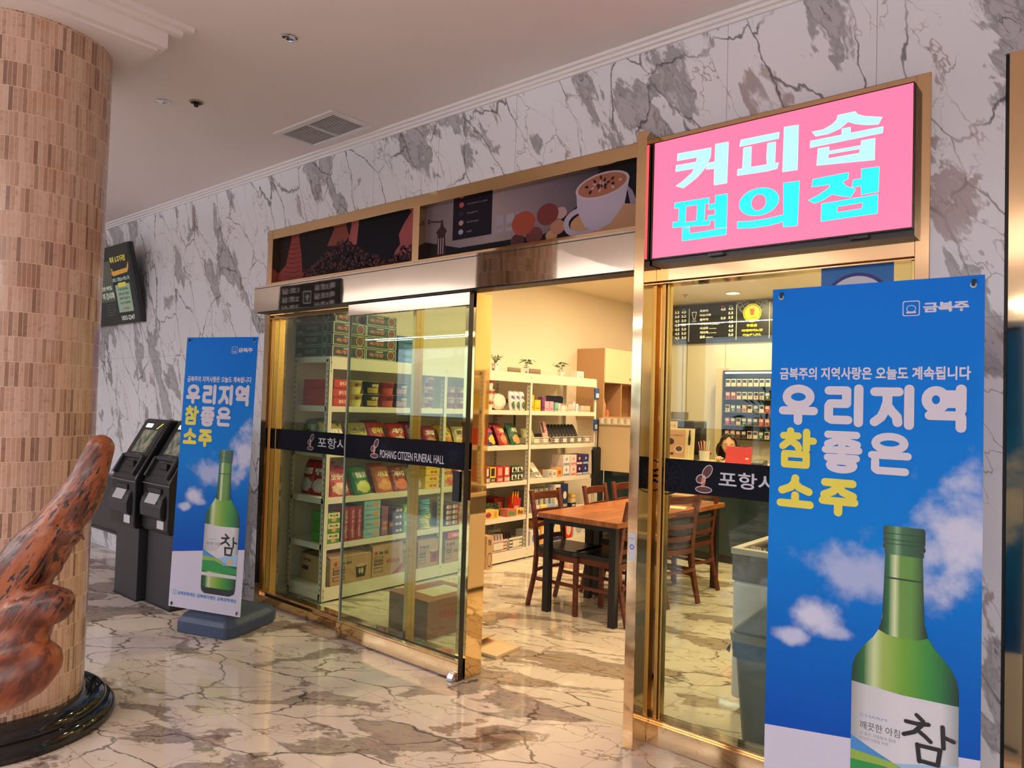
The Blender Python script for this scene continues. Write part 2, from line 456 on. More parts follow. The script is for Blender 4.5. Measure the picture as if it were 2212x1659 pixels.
# shop room shell
struct('wall_left', B(-5.3, -5.2, FY+0.2, 9.1, 0, 3.0), M_SHOPW)
struct('wall_right', B(-0.45, -0.35, FY+0.35, 9.1, 0, 3.0), M_SHOPW)
struct('wall_back', B(-5.3, -0.3, 9.0, 9.1, 0, 3.0), M_SHOPW)
ps = MB()
for x in (-4.56, -4.5, -3.96): ps.box(x-0.002, x+0.002, 8.994, 8.999, 0.0, 2.46)
ps.box(-3.96, -2.0, 8.994, 8.999, 2.082, 2.086)
struct('trim_3', ps, cm(150, 130, 100))
# gold frame of the shop front -------------------------------------------------
g = MB()
g.box(-5.117, -5.047, FY, FY+0.12, 0, 2.861)                       # left jamb
g.box(-5.047, -1.757, FY, FY+0.12, 2.79, 2.861)                    # top rail
g.box(-3.445, -3.385, FY, FY+0.10, 2.40, 2.79)                     # transom mullion
g.box(-5.047, -1.757, FY+0.001, FY+0.10, 2.40, 2.452)              # rail under the transom pictures
struct('trim_4', g, M_GOLD, bevel=0.002, seg=1)
g = MB()
g.box(-1.757, -1.704, 2.95, FY+0.14, 0, 2.861)
struct('trim_5', g, M_GOLD, bevel=0.0015, seg=1)
g = MB()
g.box(-1.704, -0.607, FY, FY+0.12, 2.80, 2.861)
g.box(-0.607, -0.557, FY-0.004, FY+0.12, 0, 2.861)
g.box(-1.704, -0.607, FY, FY+0.12, 2.165, 2.25)
g.box(-1.704, -0.607, FY+0.02, FY+0.12, 2.155, 2.165)
g.box(-1.704, -0.607, FY, FY+0.12, 0, 0.095)
g.box(-1.704, -0.607, FY+0.02, FY+0.10, 0.095, 0.112)
g.box(-1.704, -0.607, FY+0.05, FY+0.07, 2.25, 2.80)
struct('trim_6', g, M_GOLD, bevel=0.0015, seg=1)
g = MB(); g.box(-1.690, -1.672, FY+0.035, FY+0.075, 0.112, 2.155).box(-1.668, -1.660, FY+0.045, FY+0.09, 0.112, 2.155)
g.box(-0.625, -0.607, FY+0.03, FY+0.08, 0.112, 2.155)
struct('trim_7', g, M_BRASS, bevel=0.002)
# base rail, posts and doorway jamb on the left side
g = MB()
g.box(-5.047, -2.86, FY, FY+0.11, 0, 0.062).box(-5.047, -2.86, FY+0.025, FY+0.095, 0.062, 0.088)
g.box(-5.047, -2.92, FY+0.02, FY+0.10, 2.17, 2.20)
struct('trim_8', g, M_GOLD, bevel=0.0015, seg=1)
g = MB(); g.box(-2.925, -2.843, FY-0.03, FY+0.105, 0, 2.2)
struct('trim_9', g, M_GOLDD, bevel=0.0015, seg=1)
g = MB(); g.box(-5.047, -5.030, FY+0.03, FY+0.08, 0.088, 2.17).box(-4.965, -4.952, FY+0.03, FY+0.08, 0.088, 2.17).box(-3.432, -3.404, FY+0.02, FY+0.09, 0.088, 2.17)
struct('trim_10', g, M_BRASS, bevel=0.002)
# right-hand neighbour doorway
g = MB(); g.box(-0.312, -0.262, FY-0.002, FY+0.12, 0, 2.861).box(-0.262, 1.2, FY, FY+0.1, 2.80, 2.861)
struct('trim_11', g, M_GOLD)
struct('trim_12', B(-0.324, -0.312, FY+0.02, FY+0.1, 0, 2.861), cm(20, 18, 18))
g = MB(); g.box(-0.262, -0.235, FY+0.0, FY+0.09, 0, 2.80).box(0.52, 0.55, FY, FY+0.09, 0, 2.80).box(-0.235, 0.52, FY, FY+0.09, 2.2, 2.26)
dn = struct('door_2', g, mat('bronze_frame', (0.16, 0.10, 0.05), 0.3, 1.0))
B(-0.235, 0.52, FY+0.04, FY+0.05, 0.02, 2.2).obj('pane', M_GLASSC, dn)
B(-0.235, 0.52, FY+0.04, FY+0.05, 2.26, 2.80).obj('pane', M_GLASSC, dn)
struct('wall_right', B(0.55, 1.2, FY, FY+0.2, 0, 2.861), M_WALL)
# mirror header over the sliding door
h = MB(); h.box(-5.079, -1.757, 2.95, FY-0.0, 2.206, 2.402)
hd = struct('trim_13', h, M_CHAMP, bevel=0.0015, seg=1)
h = MB(); h.box(-5.079, -1.757, 2.948, 2.951, 2.384, 2.388).box(-5.05, -1.757, 2.965, 3.065, 2.2, 2.206)
struct('trim_14', h, cm(22, 18, 14, 0.4))

# ------------------------------------------------------------------ glazed panels and the sliding leaf
M_NAVY = mat('navy_film', s2l(14, 16, 27), 0.6, spec=0.12)
M_WHT = cm(224, 222, 232, 0.6)
def logo(parent, x, z, s, y):
    """drop-and-ring emblem on the navy glass film"""
    ln = cm(226, 214, 218, 0.6); og = cm(206, 128, 84, 0.5); br = cm(92, 46, 48, 0.5)
    def ring(cx, cz, rx, rz, rot, wdt): return [ell(x+cx*s, z+cz*s, rx*s, rz*s, rot=rot), ell(x+cx*s, z+cz*s, (rx-wdt)*s, (rz-wdt)*s, rot=rot)]
    o = art('emblem', [ell(x, z+0.12*s, 0.30*s, 0.10*s)], br, parent, y)
    art('emblem', [ell(x-0.02*s, z+0.42*s, 0.09*s, 0.22*s, rot=-0.12)], og, parent, y-0.0006)
    art('emblem', [ell(x-0.12*s, z+0.50*s, 0.17*s, 0.13*s, rot=0.5)], br, parent, y-0.0003)
    art('emblem', [ell(x+0.13*s, z+0.78*s, 0.24*s, 0.14*s, rot=1.0)], br, parent, y-0.0003)
    for r_ in (ring(0, 0.12, 0.33, 0.13, 0, 0.03), ring(-0.12, 0.50, 0.20, 0.16, 0.5, 0.03), ring(0.13, 0.78, 0.28, 0.17, 1.0, 0.03)):
        art('emblem', r_, ln, parent, y-0.0009)
def medallion(parent, cx, cz, r, y, m):
    for k in range(12):
        a = 2*PI*k/12
        art('ornament', [ell(cx+0.45*r*math.cos(a), cz+0.45*r*math.sin(a), 0.36*r, 0.07*r, 10, rot=a)], m, parent, y)
    art('ornament', [ell(cx, cz, r, r), ell(cx, cz, r*0.94, r*0.94)], m, parent, y)
M_NAVY2 = mat('navy_film_pattern', s2l(24, 27, 40), 0.5, spec=0.15)
gp = FY+0.055
p1 = tag(B(-5.03, -3.432, gp, gp+0.01, 0.088, 2.17).obj('window_6', M_GLASS), kind='structure')
B(-5.03, -3.432, gp-0.002, gp, 1.172, 1.327).obj('film_band', M_NAVY, p1)
a_ = aty(668, 960, gp); b_ = aty(745, 960, gp)
logo(p1, a_.x+0.02, 1.19, 0.115, gp-0.003)
text('lettering', '포항시민장', M_WHT, p1, aty(687, 960, gp).x, aty(687, 960, gp).x+0.56, 1.213, 1.290, gp-0.003, 0.012)
p2 = tag(B(-3.404, -2.925, gp, gp+0.01, 0.088, 2.17).obj('window_7', M_GLASS), kind='structure')
B(-3.404, -2.925, gp-0.002, gp, 1.172, 1.327).obj('film_band', M_NAVY, p2)
p3 = tag(B(-1.66, -0.625, gp, gp+0.01, 0.112, 2.155).obj('window_8', M_GLASS), kind='structure')
B(-1.66, -0.625, gp-0.002, gp, 1.172, 1.327).obj('film_band', M_NAVY, p3)
q = aty(1521, 1040, gp)
logo(p3, q.x, 1.182, 0.125, gp-0.003)
q = aty(1553, 1040, gp)
text('lettering', '포항시민장례식장', M_WHT, p3, q.x, q.x+0.72, 1.216, 1.288, gp-0.003, 0.014)
medallion(p3, aty(1437, 1040, gp).x+0.01, 1.24, 0.085, gp-0.0025, M_NAVY2)
# the sliding leaf, standing open in front of the left panes
LY = 2.99
lf = tag(B(-3.955, -2.862, LY+0.012, LY+0.024, 0.105, 2.122).obj('door_1', M_GLASS), kind='structure')
r_ = MB(); r_.box(-3.975, -2.852, LY, LY+0.036, 0.006, 0.095).box(-3.972, -2.855, LY+0.004, LY+0.032, 0.095, 0.108)
r_.obj('bottom_rail', M_GOLD, lf, bevel=0.0015, seg=1)
r_ = MB(); r_.box(-3.965, -2.85, LY, LY+0.036, 2.122, 2.198); r_.obj('top_rail', M_CHAMP, lf, bevel=0.001, seg=1)
B(-3.968, -3.955, LY+0.010, LY+0.026, 0.106, 2.122).obj('glass_edge', cm(160, 165, 160, 0.15), lf)
B(-2.862, -2.852, LY+0.010, LY+0.026, 0.106, 2.122).obj('glass_edge', cm(18, 34, 32, 0.08), lf)
B(-2.852, -2.848, LY+0.002, LY+0.034, 0.006, 2.198).obj('edge_seal', cm(14, 14, 16, 0.3), lf)
B(-3.955, -2.862, LY+0.0095, LY+0.012, 1.180, 1.332).obj('film_band', M_NAVY, lf)
q0, q1 = aty(818, 990, LY), aty(957, 990, LY)
text('lettering', 'POHANG CITIZEN FUNERAL HALL', M_WHT, lf, q0.x, q1.x, 1.202, 1.252, LY+0.0088, 0.006)
logo(lf, aty(806, 990, LY).x, 1.196, 0.12, LY+0.0088)
medallion(lf, -3.56, 1.256, 0.07, LY+0.0092, M_NAVY2); medallion(lf, -2.95, 1.256, 0.07, LY+0.0092, M_NAVY2)
hb = MB(); hb.box(-2.93, -2.875, LY-0.012, LY+0.0115, 1.0, 1.172); hb.obj('handle', mat('black_metal', (0.012, 0.013, 0.016), 0.25), lf, bevel=0.003)
st = MB(); st.prism([(LY-0.035, 0.0), (LY-0.035, 0.02), (LY-0.02, 0.045), (LY-0.001, 0.045), (LY-0.001, 0.0)], -2.905, -2.862, 0)
tag(st.obj('door_stop', M_CHROME, bevel=0.003), 'small chrome door stop on the floor at the open door leaf corner', 'door stop')
# hand sensor on the post
sn = thing('hand_sensor', 'white oblong hand sensor plate on the gold post beside the entrance', 'sensor', (-1.731, 2.95, 0.915))
zt, zb = 0.975, 0.80
art('plate', [rrect(-0.019, 0.019, -0.06, 0.07, 0.006)], cm(205, 205, 212, 0.4), sn, -0.0008)
B(-0.018, 0.018, -0.0007, 0, -0.058, 0.068).obj('backing', cm(190, 190, 196, 0.4), sn)
art('symbol', [ell(0, 0.005, 0.012, 0.012), ell(0, 0.005, 0.007, 0.007)], cm(60, 100, 170), sn, -0.0014)
text('lettering', 'PUSH', cm(60, 80, 120), sn, -0.012, 0.012, 0.04, 0.047, -0.0014, 0.0)

# ------------------------------------------------------------------ transom pictures
def picture(name, label, x0, x1, z0, z1):
    t = thing(name, label, 'picture', (x0, FY+0.06, z0))
    B(0, x1-x0, 0, 0.012, 0, z1-z0).obj('panel', mat('print_dark', s2l(17, 11, 17), 0.5, spec=0.15), t)
    return t
zA, zB = 2.452, 2.79
def cp(r, g, b, rough=0.5): return mat('print_%d_%d_%d' % (r, g, b), s2l(int(r*0.85), int(g*0.82), int(b*0.85)), 0.55, spec=0.12)
pc = picture('coffee_bean_print', 'backlit-style print of roasted coffee beans and burlap above the left glass', -5.047, -3.445, zA, zB)
W, H = 1.602, 0.338
t = NT('print_red'); n_ = t.new('TexNoise', {'Scale': 6.0, 'Detail': 3.0}); 
t.set(Base_Color=t.ramp(n_.outputs['Fac'], [(0.3, s2l(112, 34, 38)), (0.7, s2l(164, 62, 64))]), Roughness=0.4); M_RED = t.m
art('red_backdrop', [[(1.36, 0.05), (1.602, 0.09), (1.602, 0.338), (1.50, 0.338), (1.40, 0.20)]], M_RED, pc, -0.0006)
art('red_backdrop', [[(0.86, 0.20), (0.99, 0.19), (1.01, 0.338), (0.90, 0.338)]], M_RED, pc, -0.0006)
art('burlap_sack', [[(0.0, 0.0), (0.45, 0.0), (0.42, 0.04), (0.32, 0.06), (0.30, 0.2), (0.26, 0.338), (0.16, 0.338), (0.1, 0.14), (0.0, 0.08)]], cp(160, 78, 66, 0.6), pc, -0.0006)
for k in range(16):
    zz = 0.03+k*0.018
    art('burlap_weave', [[(0.08, zz), (0.2, zz-0.02), (0.30, zz-0.012), (0.30, zz-0.008), (0.2, zz-0.015), (0.08, zz+0.005)]], cp(96, 42, 40, 0.6), pc, -0.0010) if k % 2 else None
art('bean_sack', [[(0.98, 0.338), (0.96, 0.16), (1.02, 0.05), (1.3, 0.03), (1.42, 0.14), (1.40, 0.22), (1.52, 0.338)]], cp(20, 18, 26, 0.5), pc, -0.0010)
art('hand', [[(0.62, 0.22), (0.70, 0.338), (0.84, 0.338), (0.88, 0.26), (0.8, 0.21)]], cp(150, 84, 66, 0.5), pc, -0.0010)
bn = {0: [], 1: [], 2: []}
rs = random.Random(3)
for k in range(950):
    x = rs.uniform(0.34, 1.58); top = 0.07 + 0.17*math.exp(-((x-0.80)/0.26)**2) + (0.05 if x > 1.35 else 0)
    if 1.22 < x < 1.42: top *= 0.6
    z = rs.uniform(0.005, top); bn[rs.choice((0, 0, 1, 2))].append(ell(x, z, 0.0115, 0.0070, 8, rot=rs.uniform(0, PI)))
for k, c_ in enumerate((cp(36, 18, 24, 0.4), cp(74, 40, 46, 0.4), cp(120, 78, 80, 0.4))):
    mb = MB()
    for pl in bn[k]: mb.quad(*[(a, -0.0014-0.0003*k, b) for a, b in pl])
    tag(mb.obj('printed_beans', c_, pc), kind='stuff')
pc = picture('cappuccino_print', 'print of a cappuccino cup, macarons and coffee grinder above the doorway', -3.385, -1.757, zA, zB)
W = 1.628
t = NT('print_grey_wall'); gx = t.new('SeparateXYZ', {0: t.new('TexCoord').outputs['Object']}).outputs['X']
t.set(Base_Color=t.ramp(t.math('DIVIDE', gx, 1.628), [(0.0, s2l(96, 82, 86)), (0.35, s2l(150, 130, 130)), (0.6, s2l(104, 88, 98)), (0.8, s2l(44, 36, 50)), (1.0, s2l(14, 12, 24))]), Roughness=0.4)
art('printed_wall', [[(0.0, 0.12), (0.0, 0.338), (1.3, 0.338), (1.22, 0.2), (0.95, 0.05), (0.3, 0.05)]], t.m, pc, -0.0005)
art('menu_slate', [rect(0.24, 0.56, 0.10, 0.338)], cp(34, 28, 38, 0.5), pc, -0.0009)
for k, (wd_, zz) in enumerate((('strawberry cake', 0.30), ('doughnut', 0.245), ('hamburger', 0.19), ('milk', 0.135))):
    text('lettering', wd_, cp(176, 160, 160), pc, 0.36, 0.36+0.012*len(wd_)*0.9, zz, zz+0.014, -0.0013, 0.0)
    art('slate_drawing', [ell(0.31, zz+0.01, 0.020, 0.016)], (cp(200, 96, 86), cp(58, 44, 60), cp(206, 160, 140), cp(186, 190, 210))[k], pc, -0.0013)
gr = cp(70, 44, 46, 0.3)
art('coffee_grinder', [[(0.10, 0.02), (0.185, 0.02), (0.175, 0.15), (0.19, 0.17), (0.16, 0.20), (0.15, 0.245), (0.14, 0.245), (0.13, 0.20), (0.095, 0.17), (0.11, 0.15)], ], gr, pc, -0.0012)
art('coffee_grinder', [[(0.03, 0.24), (0.15, 0.225), (0.15, 0.235), (0.03, 0.25)], ell(0.03, 0.245, 0.012, 0.016)], gr, pc, -0.0014)
for x in (0.12, 0.14, 0.16): art('coffee_grinder', [rect(x-0.004, x+0.004, 0.03, 0.13)], cp(190, 172, 176, 0.3), pc, -0.0016)
for x in (0.62, 0.70, 0.78): art('tobacco_tin', [rect(x-0.03, x+0.03, 0.10, 0.20), rect(x-0.024, x+0.024, 0.12, 0.145)], cp(182, 176, 186, 0.4), pc, -0.0012)
for x, z, r, c_ in ((0.80, 0.13, 0.085, (176, 84, 62)), (0.97, 0.155, 0.075, (128, 62, 58)), (0.88, 0.05, 0.06, (120, 66, 62)), (0.76, 0.035, 0.05, (96, 54, 54)), (1.04, 0.075, 0.05, (196, 140, 108)), (1.0, 0.035, 0.04, (214, 160, 120)), (1.06, 0.15, 0.04, (206, 172, 160))):
    art('macaron', [ell(x, z, r, r*0.8)], cp(*c_, 0.45), pc, -0.0014-0.0002*r*10)
art('saucer', [ell(1.36, 0.07, 0.235, 0.075)], cp(214, 166, 122, 0.4), pc, -0.0030)
art('saucer', [ell(1.20, 0.08, 0.12, 0.08), ell(1.20, 0.08, 0.085, 0.05)], cp(206, 196, 206, 0.4), pc, -0.0033)
art('cup', [[(1.16, 0.24), (1.17, 0.14), (1.22, 0.05), (1.30, 0.02), (1.38, 0.05), (1.46, 0.14), (1.485, 0.27), (1.40, 0.30), (1.25, 0.30)]], cp(212, 204, 216, 0.35), pc, -0.0036)
art('cup', [ell(1.32, 0.255, 0.165, 0.065, rot=0.08)], cp(226, 214, 214, 0.35), pc, -0.0039)
art('coffee_foam', [ell(1.32, 0.255, 0.15, 0.056, rot=0.08)], cp(186, 122, 92, 0.4), pc, -0.0042)
for k in range(22):
    a = k*2.4; r = 0.006*k; art('chocolate', [ell(1.32+0.9*r*math.cos(a), 0.258+0.33*r*math.sin(a), 0.012, 0.007, 8, rot=a)], cp(*((62, 32, 32) if k % 3 else (214, 186, 180))), pc, -0.0045-0.0001*k)
art('enamel_pot', [[(1.54, 0.04), (1.628, 0.04), (1.628, 0.27), (1.58, 0.26), (1.55, 0.2)]], cp(190, 168, 180, 0.35), pc, -0.0012)
art('enamel_pot', [[(1.56, 0.07), (1.50, 0.20), (1.465, 0.235), (1.47, 0.215), (1.50, 0.10), (1.55, 0.05)]], cp(176, 156, 168, 0.35), pc, -0.0014)

# ------------------------------------------------------------------ the light-box sign
SX0, SX1, SZ0, SZ1, SY = -1.690, -0.604, 2.262, 2.806, 3.0
sg = thing('light_box_sign', 'glowing pink light box sign with large Korean lettering above the glass', 'sign', (0, 0, 0))
fr = MB()
fr.box(SX0-0.010, SX1+0.004, SY-0.002, SY+0.018, SZ0-0.006, SZ0).box(SX0-0.010, SX1+0.004, SY-0.002, SY+0.018, SZ1, SZ1+0.004)
fr.box(SX0-0.010, SX0, SY-0.002, SY+0.018, SZ0, SZ1).box(SX1, SX1+0.004, SY-0.002, SY+0.018, SZ0, SZ1)
M_SGF = mat('sign_frame', (0.02, 0.013, 0.013), 0.3)
fr.obj('rim', M_SGF, sg)
B(SX0-0.008, SX1+0.006, SY+0.014, FY+0.04, SZ0-0.030, SZ1+0.002).obj('housing', M_SGF, sg)
B(SX0, SX1, SY, SY+0.013, SZ0, SZ1).obj('face', mat('sign_pink', (0.05, 0.01, 0.02), 0.35, emit=1.0, ecol=(2.3, 0.215, 0.40)), sg)
for x in (SX0+0.28, SX1-0.22):
    B(x, x+0.07, SY-0.006, SY-0.002, SZ0-0.022, SZ0-0.010).obj('latch', mat('black_metal'), sg)
def sgxf(cx_, cy_):                     # outlines read off the photo, laid on the sign's own face
    p = aty(1340+cx_*0.39421, 130+cy_*0.39421, SY-0.001); return (p.x, p.y, p.z)
def sgart(polys, m, k=0):
    me = fill_mesh(polys)
    for v in me.vertices:
        p = sgxf(v.co.x, v.co.y); v.co = (p[0], SY-0.001-0.0002*k, p[2])
    link('lettering', me, m, sg)
M_SW = mat('sign_white', (0.02, 0.05, 0.05), 0.35, emit=1.0, ecol=(0.52, 1.35, 1.25))
M_SC = mat('sign_cyan', (0.01, 0.05, 0.05), 0.35, emit=1.0, ecol=(0.006, 1.15, 1.05))
sgart([[(313,512),(499,478),(495,530),(470,585),(425,640),(375,680),(345,702),(303,690),(350,655),(390,618),(404,594),(303,612),(305,576),(414,557),(420,533),(311,553)]], M_SW)
sgart([[(520,460),(594,446),(585,674),(512,686),(514,594),(468,600),(482,562),(517,556)]], M_SW)
sgart([[(660,436),(872,393),(868,430),(652,475)]], M_SW)
sgart([[(674,480),(720,471),(716,585),(803,571),(800,530),(806,454),(853,446),(848,563),(868,560),(860,595),(800,610),(640,634),(642,597),(668,593)]], M_SW)
sgart([[(897,366),(978,353),(971,601),(888,614)]], M_SW)
sgart([[(1190,301),(1288,280),(1300,296),(1340,306),(1436,311),(1415,352),(1350,356),(1290,350),(1248,338),(1205,375),(1140,405),(1070,418),(1049,392),(1110,380),(1160,352),(1186,325)]], M_SW)
sgart([[(1041,442),(1213,408),(1214,375),(1262,366),(1262,398),(1442,362),(1438,399),(1039,481)]], M_SW)
sgart([[(1082,484),(1146,473),(1143,497),(1318,466),(1320,440),(1397,426),(1394,547),(1075,578)], [(1141,516),(1312,487),(1310,508),(1139,538)]], M_SW)
sgart([[(297,782),(488,752),(486,785),(465,789),(462,880),(492,877),(490,905),(285,918),(287,887),(318,884),(320,810),(296,814)], [(362,802),(421,793),(416,880),(356,887)]], M_SC)
sgart([[(520,740),(588,730),(583,915),(516,920),(517,876),(478,880),(480,850),(518,846),(518,815),(482,820),(484,790),(519,784)]], M_SC)
sgart([[(338,921),(380,915),(380,950),(583,916),(580,957),(337,992)]], M_SC)
skew = [(x, y-0.16*(x-765)) for x, y in ell(760, 775, 110, 76)]
skew2 = [(x, y-0.16*(x-765)) for x, y in ell(758, 778, 40, 44)]
sgart([skew, skew2], M_SC)
sgart([[(640,884),(720,880),(800,868),(893,846),(893,672),(983,660),(972,908),(890,915),(892,886),(820,906),(730,920),(640,923)]], M_SC)
sgart([[(1055,652),(1252,613),(1250,650),(1218,668),(1240,690),(1292,706),(1262,752),(1205,745),(1160,735),(1110,768),(1062,786),(1028,768),(1090,735),(1140,700),(1150,682),(1048,696)]], M_SC)
sgart([[(1320,595),(1420,582),(1415,722),(1318,738),(1319,690),(1268,698),(1275,655),(1320,647)]], M_SC)
sgart([[(1102,786),(1413,733),(1410,840),(1098,885)], [(1190,804),(1327,781),(1324,812),(1188,834)]], M_SC)

# ================================================================== LOBBY THINGS
# round column clad in strips of brown stone -----------------------------------
def column(x, y, label, r=0.351, seed=0.0):
    c = thing('round_column', label, 'column', (x, y, 0))
    t = NT('stone_strips_%d' % int(seed))
    tc_ = t.new('TexCoord').outputs['Object']; sp = t.new('SeparateXYZ', {0: tc_})
    ang = t.math('ARCTAN2', sp.outputs['Y'], sp.outputs['X'])
    u = t.math('MULTIPLY', ang, r); n_ = int(2*PI*r/0.0176); pw = 2*PI*r/n_; ph = 0.109
    ui = t.math('DIVIDE', u, pw); vi = t.math('DIVIDE', t.math('SUBTRACT', sp.outputs['Z'], 0.045), ph)
    row = t.math('FLOOR', vi); ui = t.math('ADD', ui, t.math('MULTIPLY', row, 0.37)); colm = t.math('FLOOR', ui)
    cid = t.new('CombineXYZ', {0: t.math('ADD', colm, 0.5), 1: t.math('ADD', row, 0.5), 2: seed})
    wn_ = t.new('TexWhiteNoise', {'Vector': cid.outputs[0]}).outputs['Value']
    base = t.ramp(wn_, [(0.0, s2l(142, 108, 92)), (0.12, s2l(156, 120, 100)), (0.24, s2l(186, 150, 128)), (0.55, s2l(198, 162, 138)), (0.8, s2l(206, 172, 150)), (1.0, s2l(214, 182, 160))])
    n1 = t.new('TexNoise', {'Vector': tc_, 'Scale': 38.0, 'Detail': 6.0, 'Roughness': 0.7}).outputs['Fac']
    base = t.mix(t.math('MULTIPLY', t.sstep(n1, 0.52, 0.72), 0.45), base, s2l(96, 62, 44))
    n2 = t.new('TexNoise', {'Vector': tc_, 'Scale': 5.0, 'Detail': 2.0}).outputs['Fac']
    base = t.mix(t.math('MULTIPLY', t.sstep(n2, 0.56, 0.72), 0.4), base, s2l(186, 128, 78))
    def edge(x, p, wd_):
        f = t.math('FRACT', x); return t.math('LESS_THAN', t.math('MULTIPLY', t.math('MINIMUM', f, t.math('SUBTRACT', 1.0, f)), p), wd_)
    gl = t.math('MAXIMUM', edge(ui, pw, 0.0009), edge(vi, ph, 0.0012))
    base = t.mix(gl, base, s2l(224, 196, 168))
    t.set(Base_Color=base, Roughness=t.math('ADD', 0.16, t.math('MULTIPLY', gl, 0.5)))
    bp = t.new('Bump', {'Height': t.math('SUBTRACT', 1.0, gl), 'Strength': 0.35, 'Distance': 0.001}); t.set(Normal=bp.outputs[0])
    MB().lathe([(r, 0.10), (r, SOF)], n=96).obj('shaft', t.m, c, smooth=True)
    bk = mat('black_granite', (0.008, 0.008, 0.009), 0.06, spec=0.6)
    pr = [(r+0.136, 0.0), (r+0.142, 0.022), (r+0.138, 0.045), (r+0.120, 0.066), (r+0.100, 0.071)]
    MB().lathe(pr, n=96).obj('base_ring', bk, c, smooth=True)
    pr = [(r+0.098, 0.069), (r+0.100, 0.087), (r+0.090, 0.106), (r+0.064, 0.121), (r+0.02, 0.129), (r-0.02, 0.130)]
    MB().lathe(pr, n=96).obj('base_ring', bk, c, smooth=True)
    return c
column(-4.02, 1.11, 'round column clad in brown stone strips on a black base, behind the driftwood')
column(1.9, -1.6, 'round stone column in the lobby seen only in the mirror header')
struct('trim_15', B(1.2, 2.6, YB, -0.9, SOF, CEIL), M_CEIL)

# driftwood root -----------------------------------------------------------------
def driftwood():
    D0 = 2.02
    segs = [   # (px u, v, radius px, forward offset)
        [(217,966,30,0.02),(207,1000,33,0.02),(190,1040,36,0.015),(164,1086,41,0.01),(130,1132,47,0.0),(92,1180,53,-0.01),(45,1232,60,-0.02),(0,1285,72,-0.03),(-60,1365,88,-0.02),(-140,1440,100,0.0),(-260,1540,110,0.0)],
        [(112,1306,40,-0.06),(70,1318,46,-0.06),(20,1340,60,-0.05),(-30,1370,70,-0.04)],
        [(60,1360,46,-0.06),(20,1390,66,-0.06),(-40,1420,80,-0.05)],
        [(84,1428,44,-0.08),(48,1450,60,-0.09),(5,1465,72,-0.10),(-50,1480,84,-0.08),(-140,1510,100,-0.02)],
        [(150,1160,26,-0.01),(166,1152,16,-0.015),(178,1160,7,-0.02),(184,1167,3,-0.02)],
        [(98,1220,30,0.0),(114,1224,16,-0.01),(124,1224,8,-0.01)],
        [(80,1250,30,0.0),(92,1246,16,0.01)],
    ]
    tb = bmesh.new(); bmesh.ops.create_icosphere(tb, subdivisions=2, radius=1.0); tb.verts.ensure_lookup_table()
    tv = [v.co.copy() for v in tb.verts]; tf = [[v.index for v in f.verts] for f in tb.faces]; tb.free()
    vs, fs = [], []
    def ball(c, r):
        i = len(vs); vs.extend([(c.x+v.x*r, c.y+v.y*r, c.z+v.z*r) for v in tv]); fs.extend([[i+k for k in f] for f in tf])
    for s_ in segs:
        pts = [(atd(u, v, D0+f), r/FPX*(D0+f)) for u, v, r, f in s_]
        for (p, a), (q, b) in zip(pts[:-1], pts[1:]):
            n_ = max(2, int((q-p).length/max(0.006, 0.22*min(a, b))))
            for k in range(n_+1): ball(p.lerp(q, k/n_), a+(b-a)*k/n_)
    p = atd(-260, 1540, D0)          # the stump it stands on, outside the picture on the left
    for k in range(14):
        t_ = k/13; ball(Vector((p.x-0.05*t_, p.y-0.02*t_, p.z*(1-t_)+0.20*t_)), 0.14+0.07*t_)
    me = bpy.data.meshes.new('driftwood'); me.from_pydata(vs, [], fs)
    o = bpy.data.objects.new('driftwood', me); C.objects.link(o)
    rm = o.modifiers.new('r', 'REMESH'); rm.mode = 'VOXEL'; rm.voxel_size = 0.0085
    sm_ = o.modifiers.new('s', 'SMOOTH'); sm_.iterations = 6; sm_.factor = 0.6
    bpy.context.view_layer.update()
    me2 = bpy.data.meshes.new_from_object(o.evaluated_get(DG())); bpy.data.objects.remove(o)
    ax = (atd(228, 972, D0)-atd(20, 1265, D0)).normalized(); cdir = Vector((-0.643, 0.765, 0))
    side = ax.cross(cdir).normalized(); cdir = ax.cross(side).normalized()
    for v in me2.vertices:
        p = v.co; n_ = v.normal
        q = Vector((p.dot(ax)*5, p.dot(side)*26, p.dot(cdir)*26))
        low = max(0.0, min(1.0, (p.z-0.93)/0.08))        # the lowest lobes are smooth and polished
        a = noise.noise(q*0.7)*0.004 + noise.noise(q*1.8)*0.0022
        h = noise.noise(Vector((p.dot(ax)*16, p.dot(side)*48, p.dot(cdir)*48)))
        pit = -0.016*max(0.0, h-0.22)/0.5
        tip = max(0.0, min(1.0, (1.40-p.z)/0.05))
        v.co = p + n_*((a+pit*0.35)*(0.15+0.85*low)*(0.25+0.75*tip) + noise.noise(p*6)*0.012 + noise.noise(Vector((p.dot(ax)*9, p.dot(side)*22, p.dot(cdir)*22)))*0.010*low*tip)
    t = NT('polished_root_wood'); g = t.new('NewGeometry').outputs['Position']
    rm3 = Matrix((ax, side, cdir)); rm3 = rm3 if rm3.determinant() > 0 else Matrix((ax, side, -cdir)); eul = rm3.to_euler('XYZ')
    mp = t.new('Mapping', {'Vector': g, 'Rotation': tuple(eul)}).outputs[0]
    mp = t.new('Mapping', {'Vector': mp, 'Scale': (6.0, 34.0, 34.0)}).outputs[0]
    n1 = t.new('TexNoise', {'Vector': mp, 'Scale': 1.0, 'Detail': 6.0, 'Roughness': 0.65}).outputs['Fac']
    n2 = t.new('TexNoise', {'Vector': g, 'Scale': 7.0, 'Detail': 3.0}).outputs['Fac']
    c = t.mix(t.sstep(n2, 0.40, 0.65), s2l(150, 80, 38), s2l(116, 54, 25))
    c = t.mix(t.math('MULTIPLY', t.sstep(n1, 0.54, 0.42), 0.8), c, s2l(62, 24, 10))
